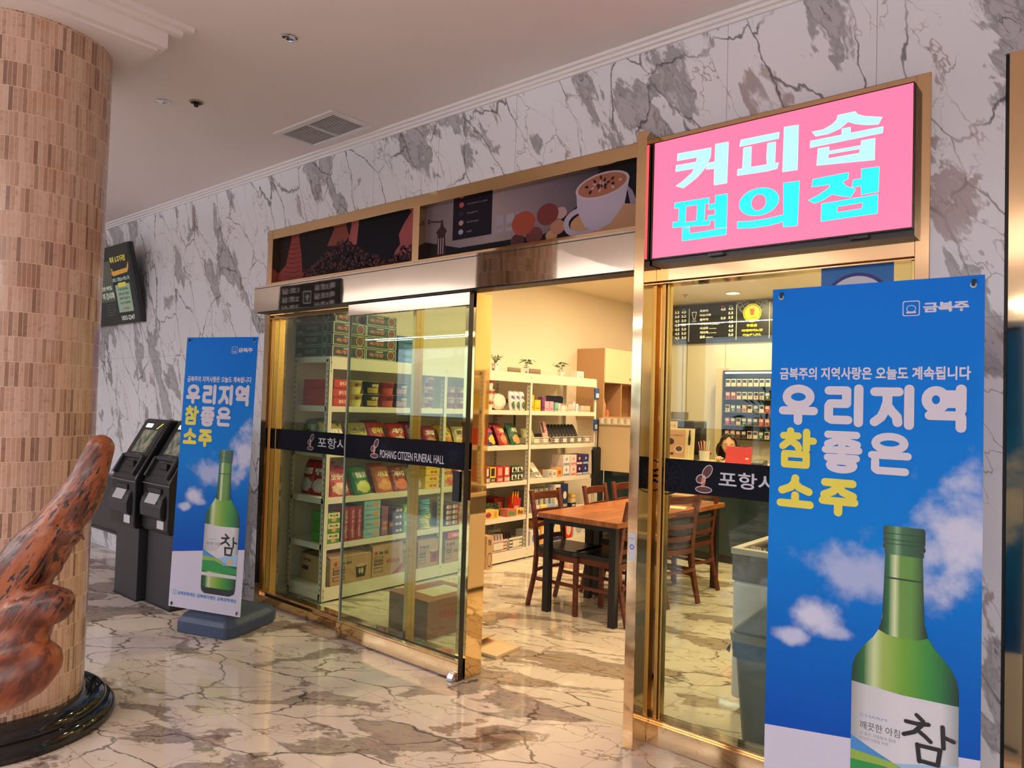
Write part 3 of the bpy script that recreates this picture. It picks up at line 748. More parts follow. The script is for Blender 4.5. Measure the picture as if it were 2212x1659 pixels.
    mp4 = t.new('Mapping', {'Vector': mp, 'Scale': (0.9, 2.6, 2.6)}).outputs[0]
    n4 = t.new('TexNoise', {'Vector': mp4, 'Scale': 1.0, 'Detail': 4.0, 'Roughness': 0.55}).outputs['Fac']
    mp3 = t.new('Mapping', {'Vector': mp, 'Scale': (4.2, 2.6, 2.6)}).outputs[0]
    n3 = t.new('TexNoise', {'Vector': mp3, 'Scale': 1.0, 'Detail': 2.0, 'Roughness': 0.5}).outputs['Fac']
    zf = t.sstep(t.new('SeparateXYZ', {0: g}).outputs['Z'], 0.90, 0.99)
    zt = t.sstep(t.new('SeparateXYZ', {0: g}).outputs['Z'], 1.42, 1.36)
    pits = t.math('MULTIPLY', t.math('MAXIMUM', t.sstep(n3, 0.60, 0.64), t.sstep(n4, 0.565, 0.62)), t.math('MULTIPLY', zf, zt))
    c = t.mix(pits, c, s2l(26, 10, 5))
    bp = t.new('Bump', {'Height': t.math('SUBTRACT', n1, t.math('MULTIPLY', pits, 0.8)), 'Strength': 0.35, 'Distance': 0.003})
    t.set(Base_Color=c, Roughness=0.42, Coat_Weight=0.12, Coat_Roughness=0.15, Normal=bp.outputs[0])
    o = link('driftwood_sculpture', me2, t.m, smooth=True)
    tag(o, 'polished reddish driftwood root rising in front of the round column', 'driftwood')
driftwood()

# printed stand banners -----------------------------------------------------------
BL = cm(214, 210, 224, 0.75); YE = cm(226, 214, 84, 0.75)
def banner_sheet_mat():
    t = NT('banner_print_sky'); co = t.new('TexCoord').outputs['Object']; sp = t.new('SeparateXYZ', {0: co}); X, Z = sp.outputs['X'], sp.outputs['Z']
    sky = t.ramp(t.math('DIVIDE', Z, 1.8), [(0.0, s2l(60, 140, 205)), (0.2, s2l(2, 70, 166)), (0.38, s2l(2, 96, 184)), (0.55, s2l(4, 120, 206)), (1.0, s2l(4, 112, 214))])
    nz_ = t.new('TexNoise', {'Vector': co, 'Scale': 6.5, 'Detail': 7.0, 'Roughness': 0.55}).outputs['Fac']
    def blob(cx, cz, rx, rz, k=0.9, lo=0.55, hi=0.95):
        dx = t.math('DIVIDE', t.math('SUBTRACT', X, cx), rx); dz = t.math('DIVIDE', t.math('SUBTRACT', Z, cz), rz)
        d = t.math('SQRT', t.math('ADD', t.math('MULTIPLY', dx, dx), t.math('MULTIPLY', dz, dz)))
        v = t.math('ADD', t.math('SUBTRACT', 1.35, d), t.math('MULTIPLY', t.math('SUBTRACT', nz_, 0.5), 2.6))
        return t.math('MULTIPLY', t.sstep(v, 0.35, 1.15), k)
    for a in ((0.25, 1.07, 0.14, 0.20, 0.95), (0.02, 0.90, 0.24, 0.11, 0.6), (0.12, 0.98, 0.16, 0.1, 0.5), (-0.15, 0.745, 0.085, 0.065, 0.95), (-0.225, 0.665, 0.06, 0.03, 0.8), (-0.09, 0.70, 0.07, 0.03, 0.6)):
        sky = t.mix(blob(*a), sky, s2l(206, 210, 232))
    # ground line slopes up to the right
    gl = t.math('LESS_THAN', Z, t.math('ADD', 0.392, t.math('MULTIPLY', X, 0.11)))
    sky = t.mix(gl, sky, s2l(206, 204, 224))
    wv = t.new('TexNoise', {'Vector': co, 'Scale': 3.0, 'Detail': 1.0}).outputs['Fac']
    bp = t.new('Bump', {'Height': wv, 'Strength': 0.25, 'Distance': 0.02})
    t.set(Base_Color=sky, Roughness=0.7, Specular_IOR_Level=0.2, Normal=bp.outputs[0]); return t.m
M_SHEET = banner_sheet_mat()
def grad_mat(name, x0, x1, stops, rough=0.5):
    t = NT(name); X = t.new('SeparateXYZ', {0: t.new('TexCoord').outputs['Object']}).outputs['X']
    f = t.new('MapRange', {0: X, 1: x0, 2: x1}).outputs[0]
    t.set(Base_Color=t.ramp(f, stops), Roughness=rough); return t.m
GX0, GX1 = -0.037, 0.247
M_BOT = grad_mat('print_bottle_glass', GX0, GX1, [(0.0, s2l(8, 40, 26)), (0.12, s2l(18, 92, 44)), (0.22, s2l(196, 212, 160)), (0.30, s2l(150, 176, 84)), (0.5, s2l(98, 152, 44)), (0.72, s2l(42, 128, 50)), (0.9, s2l(14, 84, 48)), (1.0, s2l(6, 30, 22))])
M_NECK = grad_mat('print_bottle_neck', 0.046, 0.158, [(0.0, s2l(8, 40, 26)), (0.15, s2l(28, 100, 52)), (0.3, s2l(206, 220, 170)), (0.42, s2l(96, 140, 60)), (0.7, s2l(84, 136, 60)), (1.0, s2l(8, 44, 30))])
M_CAPP = grad_mat('print_cap', 0.044, 0.160, [(0.0, s2l(18, 44, 28)), (0.25, s2l(62, 112, 72)), (0.34, s2l(120, 160, 124)), (0.45, s2l(48, 96, 60)), (0.8, s2l(30, 74, 46)), (1.0, s2l(10, 32, 22))])
M_LAB = grad_mat('print_bottle_label', GX0, GX1, [(0.0, s2l(150, 150, 150)), (0.15, s2l(200, 200, 206)), (0.5, s2l(216, 214, 222)), (0.85, s2l(208, 208, 214)), (1.0, s2l(140, 150, 150))])
# soft headline letters: strokes on a unit cell (x 0..1, z 0..1)
GL = {
 'u':  [arc(.5,.70,.34,.22,0,360,20), [(.06,.33),(.94,.33)], [(.5,.33),(.5,.06)]],
 'ri': [[(.10,.88),(.58,.88),(.58,.54),(.14,.54),(.10,.48),(.10,.16),(.18,.12),(.62,.12)], [(.90,.93),(.90,.06)]],
 'ji': [[(.06,.86),(.66,.86)], [(.38,.86),(.38,.60),(.30,.36),(.22,.22),(.06,.10)], [(.38,.52),(.48,.38),(.62,.24),(.64,.10)], [(.92,.93),(.92,.04)]],
 'yeok': [arc(.30,.68,.22,.22,0,360,18), [(.52,.80),(.84,.80)], [(.52,.60),(.84,.60)], [(.88,.94),(.88,.44)], [(.16,.30),(.86,.30),(.88,.26),(.88,.02)]],
 'cham': [[(.30,.97),(.30,.86)], [(.10,.84),(.52,.84)], [(.31,.84),(.29,.72),(.08,.56)], [(.33,.70),(.50,.60),(.54,.52)], [(.76,.95),(.76,.50)], [(.76,.72),(.95,.72)], [(.14,.36),(.76,.36),(.76,.08),(.14,.08),(.14,.36)]],
 'jo':  [[(.12,.92),(.88,.92)], [(.50,.90),(.46,.80),(.12,.68)], [(.52,.82),(.66,.74),(.90,.68)], [(.5,.64),(.5,.54)], [(.06,.53),(.94,.53)], [(.5,.42),(.5,.34)], [(.12,.33),(.88,.33)], arc(.5,.14,.32,.11,0,360,16)],
 'eun': [arc(.5,.76,.36,.17,0,360,18), [(.06,.46),(.94,.46)], [(.14,.32),(.14,.12),(.20,.08),(.88,.08)]],
 'so':  [[(.5,.92),(.48,.80),(.36,.66),(.10,.56)], [(.50,.78),(.62,.66),(.90,.56)], [(.5,.44),(.5,.22)], [(.06,.20),(.94,.20)]],
 'ju':  [[(.12,.88),(.88,.88)], [(.5,.88),(.46,.76),(.34,.64),(.10,.54)], [(.52,.76),(.62,.64),(.90,.54)], [(.06,.38),(.94,.38)], [(.5,.38),(.5,.08)]],
}
def banner(name, label, loc, yaw, tilt, base_col):
    r = thing(name, label, 'banner', (loc[0], loc[1], 0), yaw)
    zb = loc[2]
    sh = bpy.data.objects.new('banner_sheet', B(-0.3, 0.3, 0, 0.0012, 0, 1.8).mesh('banner_sheet')); C.objects.link(sh)
    sh.data.materials.append(M_SHEET); sh.parent = r; sh.location = (0, 0, zb); sh.rotation_euler = (-tilt, 0, 0)
    y = -0.0008
    def tx(b, c, x0, x1, z0, z1, bold=0.02, k=0): text('lettering', b, c, sh, x0, x1, z0, z1, y-0.0002*k, bold)
    # company mark and lines of text
    tx('금복주', BL, 0.145, 0.262, 1.698, 1.728, 0.045)
    art('emblem', [rrect(0.090, 0.136, 1.690, 1.736, 0.006), rrect(0.0925, 0.1335, 1.6925, 1.7335, 0.005)], BL, sh, y)
    art('emblem', [ell(0.113, 1.712, 0.013, 0.011), ell(0.113, 1.712, 0.011, 0.009)], BL, sh, y)
    art('emblem', [rrect(0.100, 0.126, 1.698, 1.704, 0.002)], BL, sh, y)
    tx('금복주의 지역사랑은 오늘도 계속됩니다', BL, -0.272, 0.268, 1.497, 1.537, 0.03)
    def row(ks, x0, x1, z0, z1, c, rad):
        n = len(ks); wv_ = (x1-x0)/n; gp_ = 0.012
        for i, k in enumerate(ks):
            strokes('headline_letter', GL[k], rad, c[i] if isinstance(c, list) else c, sh, y-0.0002, x0+i*wv_+gp_/2+rad*0.6, z0+rad*0.5, wv_-gp_-1.2*rad, z1-z0-rad)
    row(['u', 'ri', 'ji', 'yeok'], -0.280, 0.272, 1.348, 1.484, BL, 0.0135)
    row(['cham', 'jo', 'eun'], -0.280, 0.128, 1.203, 1.338, [YE, BL, BL], 0.0115)
    row(['so', 'ju'], -0.282, -0.018, 1.062, 1.190, YE, 0.0125)
    # printed bottle
    bo = [(-0.037,0.18),(-0.030,0.135),(-0.005,0.118),(0.20,0.118),(0.238,0.135),(0.247,0.18),(0.247,0.59),(0.245,0.615),(0.238,0.640),(0.226,0.662),(0.205,0.688),(0.184,0.712),(0.168,0.737),(0.160,0.765),(0.157,0.80),(0.152,0.97),(0.052,0.97),(0.047,0.80),(0.044,0.765),(0.036,0.737),(0.022,0.712),(0.002,0.688),(-0.017,0.662),(-0.028,0.640),(-0.035,0.615),(-0.037,0.59)]
    art('printed_bottle', [bo], M_BOT, sh, y-0.0003)
    art('printed_bottle', [[(0.036,0.737),(0.060,0.726),(0.102,0.722),(0.144,0.726),(0.168,0.737),(0.158,0.775),(0.152,0.972),(0.052,0.972),(0.046,0.775)]], M_NECK, sh, y-0.0005)
    art('printed_bottle', [rect(0.051, 0.153, 0.895, 0.900)], cm(18, 50, 36), sh, y-0.0007)
    art('printed_bottle', [[(-0.037,0.17),(-0.030,0.135),(-0.005,0.118),(0.20,0.118),(0.238,0.135),(0.247,0.17),(0.2,0.158),(0.0,0.158)]], cm(12, 26, 22), sh, y-0.0006)
    art('printed_cap', [rrect(0.046, 0.158, 1.000, 1.054, 0.008), ], M_CAPP, sh, y-0.0007)
    art('printed_cap', [rrect(0.045, 0.159, 0.984, 1.000, 0.006)], M_CAPP, sh, y-0.0008)
    art('printed_cap', [rrect(0.050, 0.155, 0.968, 0.984, 0.004)], M_CAPP, sh, y-0.0006)
    for zz in (0.9995, 1.012, 1.030): art('printed_cap', [rect(0.048, 0.156, zz, zz+0.0022)], cm(16, 44, 28), sh, y-0.001)
    art('printed_label', [[(-0.037,0.312),(-0.037,0.566),(0.1,0.556),(0.247,0.560),(0.247,0.312)]], M_LAB, sh, y-0.0006)
    art('printed_label', [[(-0.037,0.372),(0.06,0.345),(0.247,0.392),(0.247,0.312),(-0.037,0.312)]], cm(150, 190, 224), sh, y-0.0008)
    art('printed_label', [[(-0.037,0.402),(0.03,0.372),(0.165,0.318),(-0.037,0.318)]], cm(62, 132, 196), sh, y-0.0009)
    art('printed_label', [[(-0.037,0.360),(0.08,0.352),(0.150,0.320),(-0.037,0.312)]], cm(138, 170, 70), sh, y-0.0010)
    art('printed_label', [[(-0.037,0.330),(0.06,0.334),(0.18,0.300),(0.247,0.298),(0.247,0.262),(-0.037,0.262)]], cm(30, 134, 66), sh, y-0.0011)
    art('printed_label', [ell(0.190, 0.336, 0.020, 0.016)], cm(224, 172, 92), sh, y-0.00095)
    art('printed_label', [rect(-0.037, 0.247, 0.232, 0.254)], cm(206, 206, 210), sh, y-0.0011)
    tx('CHARM', cm(110, 150, 190), -0.012, 0.062, 0.466, 0.474, 0.0, 6)
    tx('깨끗한 아침', cm(70, 72, 80), -0.012, 0.098, 0.428, 0.452, 0.0, 6)
    tx('참 좋은 사람들과 함께', cm(140, 142, 148), -0.012, 0.086, 0.410, 0.420, 0.0, 6)
    tx('깨끗한 아침을 위해', cm(140, 142, 148), -0.012, 0.066, 0.396, 0.405, 0.0, 6)
    ink = cm(26, 24, 26)
    bs = [[(.30,.98),(.42,.88)], [(.10,.80),(.30,.80),(.52,.84)], [(.40,.80),(.26,.62),(.06,.52)], [(.34,.66),(.46,.58),(.56,.50)], [(.78,.86),(.80,.44)], [(.80,.66),(.98,.62)], [(.32,.38),(.36,.04)], [(.32,.37),(.74,.38),(.70,.06)], [(.36,.06),(.70,.06)]]
    strokes('brush_lettering', bs, 0.0060, ink, sh, y-0.0022, 0.100, 0.372, 0.138, 0.140)
    # foundation names along the foot
    bf = cm(46, 122, 196, 0.7)
    tx('금복문화재단', bf, -0.228, -0.076, 0.083, 0.107, 0.03); tx('금복복지재단', bf, -0.062, 0.092, 0.083, 0.107, 0.03); tx('금복장학재단', bf, 0.106, 0.262, 0.083, 0.107, 0.03)
    art('emblem', [rrect(-0.268, -0.238, 0.080, 0.112, 0.005), rrect(-0.2655, -0.2405, 0.0825, 0.1095, 0.004)], bf, sh, y)
    art('emblem', [ell(-0.253, 0.096, 0.008, 0.008), ell(-0.253, 0.096, 0.0065, 0.0065)], bf, sh, y)
    # grommets held by black pegs
    bkm = mat('black_metal')
    for gx_, gz in ((-0.272, 1.772), (0.272, 1.772), (-0.272, 0.028), (0.272, 0.028)):
        MB().prism([(gx_+0.0085*math.cos(2*PI*k/16), gz+0.0085*math.sin(2*PI*k/16)) for k in range(16)], y-0.0012, 0.0, 1).obj('grommet', cm(190, 190, 186, 0.3), sh)
        s_ = 1 if gz > 1 else -1
        MB().tube([(gx_, 0.012, gz), (gx_, -0.006, gz), (gx_+0.003, -0.008, gz+0.016*s_)], 0.0048, 8).obj('peg', bkm, sh, smooth=True)
    # frame behind: upright, cross arms
    f = MB(); f.tube([(0, 0.055, 0.14), (0, 0.055, 1.755)], 0.011)
    f.tube([(-0.272, 0.012, 1.772), (0, 0.055, 1.72), (0.272, 0.012, 1.772)], 0.007)
    f.tube([(-0.272, 0.012, 0.028), (0, 0.055, 0.10), (0.272, 0.012, 0.028)], 0.007)
    fo = f.obj('frame', bkm, sh, smooth=True)
    # moulded water-filled base
    b = MB(); n_ = 24
    pr = [(-0.20, -0.02), (0.20, -0.02), (0.235, 0.05), (0.22, 0.42), (0.18, 0.50), (-0.18, 0.50), (-0.22, 0.42), (-0.235, 0.05)]
    i0 = len(b.v)
    lev = [(0.0, 1.0), (0.075, 1.0), (0.11, 0.90), (0.15, 0.55), (0.19, 0.28), (0.21, 0.22)]
    for z, s_ in lev:
        for px_, py_ in pr: b.v.append((px_*s_, 0.16+(py_-0.16)*s_, z))
    for j in range(len(lev)-1):
        for k in range(8):
            a = i0+j*8+k; c_ = i0+j*8+(k+1) % 8; b.f.append((a, c_, c_+8, a+8)); b.mi.append(0)
    b.f.append(tuple(i0+k for k in reversed(range(8)))); b.mi.append(0)
    b.f.append(tuple(i0+(len(lev)-1)*8+k for k in range(8))); b.mi.append(0)
    b.obj('water_base', base_col, r, bevel=0.012, seg=3)
    return r
banner('stand_banner', 'blue soju banner on a stand at the left end, beside the kiosks', (-4.585, 2.393, 0.156), 0.331, 0.035, cm(58, 72, 100, 0.5))
banner('stand_banner', 'large blue soju banner on a stand in the right foreground', (-0.604, 2.437, 0.169), 0.054, 0.002, cm(58, 72, 100, 0.5))

# self-service kiosks --------------------------------------------------------------
def kiosk():
    k = thing('payment_kiosk', 'black payment kiosk standing left, nearest the round column', 'kiosk', (-5.88, 2.40, 0), 0, 'black payment kiosks beside the banner')
    bk = cm(44, 45, 50, 0.42); dk = cm(20, 20, 23, 0.35)
    B(-0.20, 0.20, 0.03, 0.30, 0.0, 0.60).obj('pedestal', bk, k, bevel=0.004)
    B(-0.205, 0.205, 0.025, 0.305, 0.0, 0.012).obj('plinth', dk, k)
    pr = [(0.0, 0.545), (-0.02, 0.58), (-0.02, 0.92), (0.0, 0.96), (0.215, 1.345), (0.235, 1.366), (0.30, 1.36), (0.31, 1.34), (0.31, 0.545)]
    hs = MB().prism(pr, -0.21, 0.21, 0).obj('housing', dk, k, bevel=0.014, seg=3)
    sl = Vector((0, 0.215, 0.385)).normalized(); nn = Vector((0, -sl.z, sl.y))
    def P(x, s, off=0.0):                    # point on the sloping front, s metres up from its foot
        p = Vector((x, 0.0, 0.96)) + sl*s + nn*off; return (p.x, p.y, p.z)
    m = MB(); m.quad(P(-0.19, 0.0, 0.003), P(0.19, 0.0, 0.003), P(0.19, 0.43, 0.003), P(-0.19, 0.43, 0.003)); m.obj('bezel', dk, k)
    t = NT('kiosk_screen'); n_ = t.new('TexNoise', {'Vector': t.new('TexCoord').outputs['Object'], 'Scale': 22.0, 'Detail': 3.0}).outputs['Fac']
    c = t.ramp(n_, [(0.35, s2l(62, 78, 66)), (0.5, s2l(118, 124, 104)), (0.65, s2l(176, 158, 130))])
    t.set(Base_Color=(0.01, 0.01, 0.01, 1), Roughness=0.15, Emission_Color=c, Emission_Strength=0.55)
    m = MB(); m.quad(P(-0.115, 0.17, 0.005), P(0.125, 0.17, 0.005), P(0.125, 0.365, 0.005), P(-0.115, 0.365, 0.005)); m.obj('screen', t.m, k)
    m = MB(); m.quad(P(-0.12, 0.385, 0.006), P(-0.01, 0.385, 0.006), P(-0.01, 0.42, 0.006), P(-0.12, 0.42, 0.006)); m.obj('lamp_window', mat('kiosk_lamp', (0.5, 0.5, 0.5), emit=1.4, ecol=(0.75, 0.9, 0.88)), k)
    m = MB(); m.quad(P(0.08, 0.375, 0.006), P(0.095, 0.375, 0.006), P(0.155, 0.425, 0.006), P(0.14, 0.425, 0.006)); m.obj('card_slot_light', mat('kiosk_lamp2', (0.5, 0.5, 0.1), emit=1.0, ecol=(0.9, 0.8, 0.2)), k)
    m = MB(); m.quad(P(-0.02, 0.150, 0.005), P(0.04, 0.150, 0.005), P(0.04, 0.158, 0.005), P(-0.02, 0.158, 0.005)); m.obj('badge', cm(150, 150, 152), k)
    # recessed key area with reader
    m = MB(); m.quad(P(-0.14, 0.0, 0.005), P(0.15, 0.0, 0.005), P(0.15, 0.115, 0.005), P(-0.14, 0.115, 0.005)); m.obj('reader_recess', mat('black_metal'), k)
    for xx in (-0.175, 0.165):
        m = MB(); m.bar(P(xx, -0.02, 0.012), P(xx, 0.14, 0.012), 0.03, 0.03); m.obj('reader_cheek', bk, k, bevel=0.004)
    m = MB(); m.bar(P(-0.16, 0.135, 0.012), P(0.15, 0.135, 0.012), 0.02, 0.03); m.obj('reader_hood', bk, k, bevel=0.004)
    p = P(0.02, 0.07, 0.012); B(p[0]-0.06, p[0]+0.07, p[1]-0.012, p[1]+0.012, p[2]-0.02, p[2]+0.025).obj('card_reader', dk, k, bevel=0.004)
    B(-0.215, 0.215, -0.024, -0.018, 0.898, 0.903).obj('seam', cm(120, 122, 126, 0.3), k)
    # printer flap with a paper roll behind a clear hood
    B(-0.10, 0.11, -0.032, -0.014, 0.84, 0.875).obj('printer_slot', mat('black_metal'), k, bevel=0.003)
    pr = [(-0.018, 0.64), (-0.055, 0.67), (-0.060, 0.74), (-0.045, 0.80), (-0.018, 0.835)]
    MB().prism(pr, -0.165, 0.165, 0).obj('printer_cover', bk, k, bevel=0.006)
    m = MB(); m.quad((-0.085, -0.062, 0.765), (0.095, -0.062, 0.765), (0.095, -0.028, 0.835), (-0.085, -0.028, 0.835)); m.obj('paper_window', cm(186, 188, 190, 0.3), k)
    B(0.05, 0.155, -0.0225, -0.0205, 0.585, 0.70).obj('notice_sticker', cm(206, 210, 218), k)
    B(0.05, 0.155, -0.0245, -0.0227, 0.655, 0.70).obj('notice_sticker', cm(64, 140, 190), k)
    for z in (0.78, 0.60): B(0.2095, 0.2125, 0.07, 0.078, z, z+0.055).obj('hinge', cm(150, 150, 150, 0.3), k)
    return k
k1 = kiosk()
k2 = copy_tree(k1, (-5.445, 2.455, 0), label='black payment kiosk partly hidden behind the left blue banner')
# wall screen -------------------------------------------------------------------
tv = thing('wall_screen', 'black wall-mounted advertising screen tilted down, half behind the column', 'screen', (-7.835, 3.045, 2.262), 0, rx=R_(12))
B(-0.615, 0.615, -0.02, 0.03, 0, 0.765).obj('housing', mat('black_metal'), tv, bevel=0.004)
MB().box(-0.3, -0.26, 0.02, 0.03, 0.05, 0.7).obj('mount_rail', mat('black_metal'), tv)
sc = B(-0.595, 0.595, -0.022, -0.02, 0.02, 0.745).obj('display', mat('tv_dark', (0.008, 0.010, 0.010), 0.2, emit=0.6, ecol=(0.006, 0.009, 0.008)), tv)
def em(r, g, b, k=0.8): return mat('lit_%d_%d_%d' % (r, g, b), (0.02, 0.02, 0.02), 0.3, emit=k, ecol=s2l(r, g, b))
def tvx(u, v):                                  # photo reading laid on the display
    X = -7.835; p = aty(u, v, 3.0); z = (p.z-2.262)/0.80*0.765; return (p.x-X, z)
art('picture_area', [rect(-0.2, 0.128, 0.235, 0.63)], em(62, 66, 54), sc, -0.0225)
text('lettering', '더 긴시제!', em(176, 186, 160), sc, -0.16, 0.118, 0.26, 0.325, -0.0230, 0.05)
text('lettering', '전면 무한함', em(176, 186, 160), sc, -0.16, 0.09, 0.35, 0.39, -0.0230, 0.05)
art('ribbon', [[(0.13, 0.555), (0.17, 0.545), (0.17, 0.52), (0.5, 0.53), (0.52, 0.56), (0.545, 0.59), (0.54, 0.535), (0.50, 0.49), (0.17, 0.475), (0.13, 0.50), (0.15, 0.525)]], em(190, 134, 40), sc, -0.0228)
text('lettering', '특제 소고기국밥', em(196, 170, 60), sc, 0.14, 0.50, 0.60, 0.66, -0.0230, 0.03)
text('lettering', '2박스 그릇2/3+1박스 더!', em(150, 176, 160), sc, 0.13, 0.52, 0.415, 0.455, -0.0230, 0.03)
art('offer_card', [rect(0.17, 0.50, 0.115, 0.385)], em(128, 146, 124), sc, -0.0228)
art('offer_card', [rrect(0.24, 0.42, 0.362, 0.402, 0.015)], em(200, 176, 60), sc, -0.0231)
for k, s_ in enumerate(('스탠드형 할인', '장롱 침대 할인', '세탁기건조기', '식기세척')):
    text('lettering', s_, em(34, 44, 40), sc, 0.22, 0.46, 0.325-k*0.045, 0.350-k*0.045, -0.0231, 0.03)
text('lettering', '추가할인', em(120, 50, 40), sc, 0.28, 0.42, 0.135, 0.16, -0.0231, 0.03)
text('lettering', '1833-2347', em(190, 188, 176), sc, 0.20, 0.50, -0.0+0.035, 0.08, -0.0230, 0.02)
for k in range(5): text('lettering', '장례용품 안내 서비스 문의', em(84, 90, 84), sc, -0.12, 0.10, 0.20-k*0.026, 0.214-k*0.026, -0.0230, 0.0)
# low dark display back behind the kiosks
pb = thing('wall_heater', 'dark grey panel hung low on the marble wall behind the kiosks', 'wall panel', (-7.72, 2.98, 0.19))
B(-0.62, 0.62, 0, 0.09, 0, 0.56).obj('casing', cm(52, 53, 56, 0.28), pb, bevel=0.01)
B(-0.60, 0.60, -0.004, 0.0, 0.02, 0.04).obj('lower_lip', mat('black_metal'), pb)
tag(B(-5.36, -5.27, FY-0.03, FY, 0.50, 0.66).obj('socket_box', mat('black_metal'), bevel=0.004), 'small black socket box on the marble beside the left banner', 'socket')

# ceiling fittings ---------------------------------------------------------------
def downlight(p, label, group=None, r=0.033):
    d = thing('ceiling_light', label, 'ceiling light', p, 0, group)
    MB().lathe([(r+0.007, 0.0), (r+0.006, -0.006), (r, -0.007), (r-0.002, 0.0)], n=28, cap=False).obj('trim_ring', M_CHROME, d, smooth=True)
    MB().lathe([(r, -0.006), (r*0.7, -0.0035), (r*0.3, -0.001), (0.002, -0.0006)], n=28, cap=False).obj('reflector', mat('mirror_reflector', (0.75, 0.72, 0.70), 0.08, 1.0), d, smooth=True)
    return d
p = atz(624, 79, CEIL)
dl = downlight((p.x, p.y, CEIL), 'round chrome downlight nearest the camera in the lobby ceiling')
p = atz(352, 218, CEIL)
copy_tree(dl, (p.x, p.y, CEIL), label='round chrome downlight beside the sprinkler, near the round column')
p = atz(424, 220, CEIL)
sp_ = thing('sprinkler', 'small brass-ringed sprinkler head hanging from the lobby ceiling', 'sprinkler', (p.x, p.y, CEIL))
MB().lathe([(0.043, 0.0), (0.043, -0.004), (0.036, -0.007), (0.022, -0.006)], n=28, cap=False).obj('rose', cm(176, 160, 112, 0.3), sp_, smooth=True)
for k in range(10):
    a = 2*PI*k/10; MB().bar((0.014*math.cos(a), 0.014*math.sin(a), -0.010), (0.033*math.cos(a), 0.033*math.sin(a), -0.0078), 0.006, 0.003).obj('louvre', mat('black_metal'), sp_)
MB().lathe([(0.014, -0.006), (0.015, -0.020), (0.012, -0.030), (0.004, -0.033)], n=16).obj('nozzle', mat('black_metal'), sp_, smooth=True)
# return-air grille
VX0, VX1, VY0, VY1 = -4.385, -3.735, 2.635, 2.965
vt = thing('air_grille', 'white slatted air grille in the ceiling near the crown moulding', 'vent', ((VX0+VX1)/2, (VY0+VY1)/2, CEIL))
hx, hy = (VX1-VX0)/2, (VY1-VY0)/2
f = MB(); b_ = 0.042
f.box(-hx, hx, -hy, -hy+b_, -0.012, 0).box(-hx, hx, hy-b_, hy, -0.012, 0).box(-hx, -hx+b_, -hy+b_, hy-b_, -0.012, 0).box(hx-b_, hx, -hy+b_, hy-b_, -0.012, 0).box(-0.006, 0.006, -hy+b_, hy-b_, -0.012, 0)
f.obj('frame', M_CROWN, vt, bevel=0.003)
B(-hx+b_, hx-b_, -hy+b_, hy-b_, -0.0015, -0.0005).obj('backing', cm(44, 38, 38, 0.8), vt)
sl = MB(); n_ = 15
for k in range(n_):
    yy = -hy+b_+(k+0.5)*(2*hy-2*b_)/n_
    for a, b in ((-hx+b_, -0.006), (0.006, hx-b_)): sl.box(a, b, yy-0.0022, yy+0.0022, -0.0085, -0.0055)
sl.obj('slats', M_CROWN, vt)
# hanging direction sign, seen reversed in the mirror header
hs = thing('hanging_direction_sign', 'black hanging direction sign with white Korean room names and an arrow', 'sign', (-7.55, 0.78, 2.62))
B(-0.62, 0.62, -0.03, 0.03, 0, 0.36).obj('panel', cm(26, 28, 34, 0.4), hs, bevel=0.02, seg=3)
fx = lambda x, z: (-x, 0.0315, z)
for k, (a, b) in enumerate((('특3호실', '1호실'), ('특5호실', '2호실'), ('특6호실', '3호실'))):
    zz = 0.245-k*0.105
    text('lettering', a, M_WHT, hs, -0.54, -0.14, zz, zz+0.075, xf=fx, bold=0.03)
    text('lettering', b, M_WHT, hs, 0.20, 0.54, zz, zz+0.075, xf=fx, bold=0.03)
art('arrow', [rrect(-0.06, 0.10, 0.10, 0.26, 0.02), rrect(-0.045, 0.085, 0.115, 0.245, 0.015)], M_WHT, hs, xf=fx)
art('arrow', [[(0.02, 0.225), (-0.02, 0.18), (0.005, 0.18), (0.005, 0.135), (0.035, 0.135), (0.035, 0.18), (0.06, 0.18)]], M_WHT, hs, xf=fx)
for x in (-0.45, 0.45): MB().tube([(x, 0, 0.36), (x, 0, CEIL-2.62)], 0.004, 6).obj('hanging_rod', M_CHROME, hs)

# added linear pendants, unseen behind the viewer, to brighten the lobby and its ceiling
for k, (x, y) in enumerate(((-9.5, -2.6), (-4.5, -2.6), (0.5, -2.6), (4.6, -2.6))):
    lp = thing('added_pendant', 'added unseen linear pendant lamp brightening the lobby ceiling, %s along the row' % ORD[k], 'pendant lamp', (x, y, 2.72), 0, 'added linear pendants in the lobby')
    B(-1.4, 1.4, -0.03, 0.03, 0, 0.05).obj('body', cm(230, 228, 224, 0.4), lp)
    B(-1.38, 1.38, -0.02, 0.02, -0.004, 0.0).obj('diffuser', mat('added_pendant_glow', (0.9, 0.9, 0.9), emit=3.0, ecol=(1.0, 0.95, 0.85)), lp)
    for xx in (-1.2, 1.2): MB().tube([(xx, 0, 0.05), (xx, 0, CEIL-2.72)], 0.003, 6).obj('cable', M_CHROME, lp)
    l = area('added_pendant_light', (0, 0, 0.06), (PI, 0, 0), 2.7, 0.05, 165, (1.0, 0.93, 0.94)); l.parent = lp
    l = area('added_pendant_light', (0, 0, -0.01), (0, 0, 0), 2.7, 0.05, 70, (1.0, 0.96, 0.96)); l.parent = lp

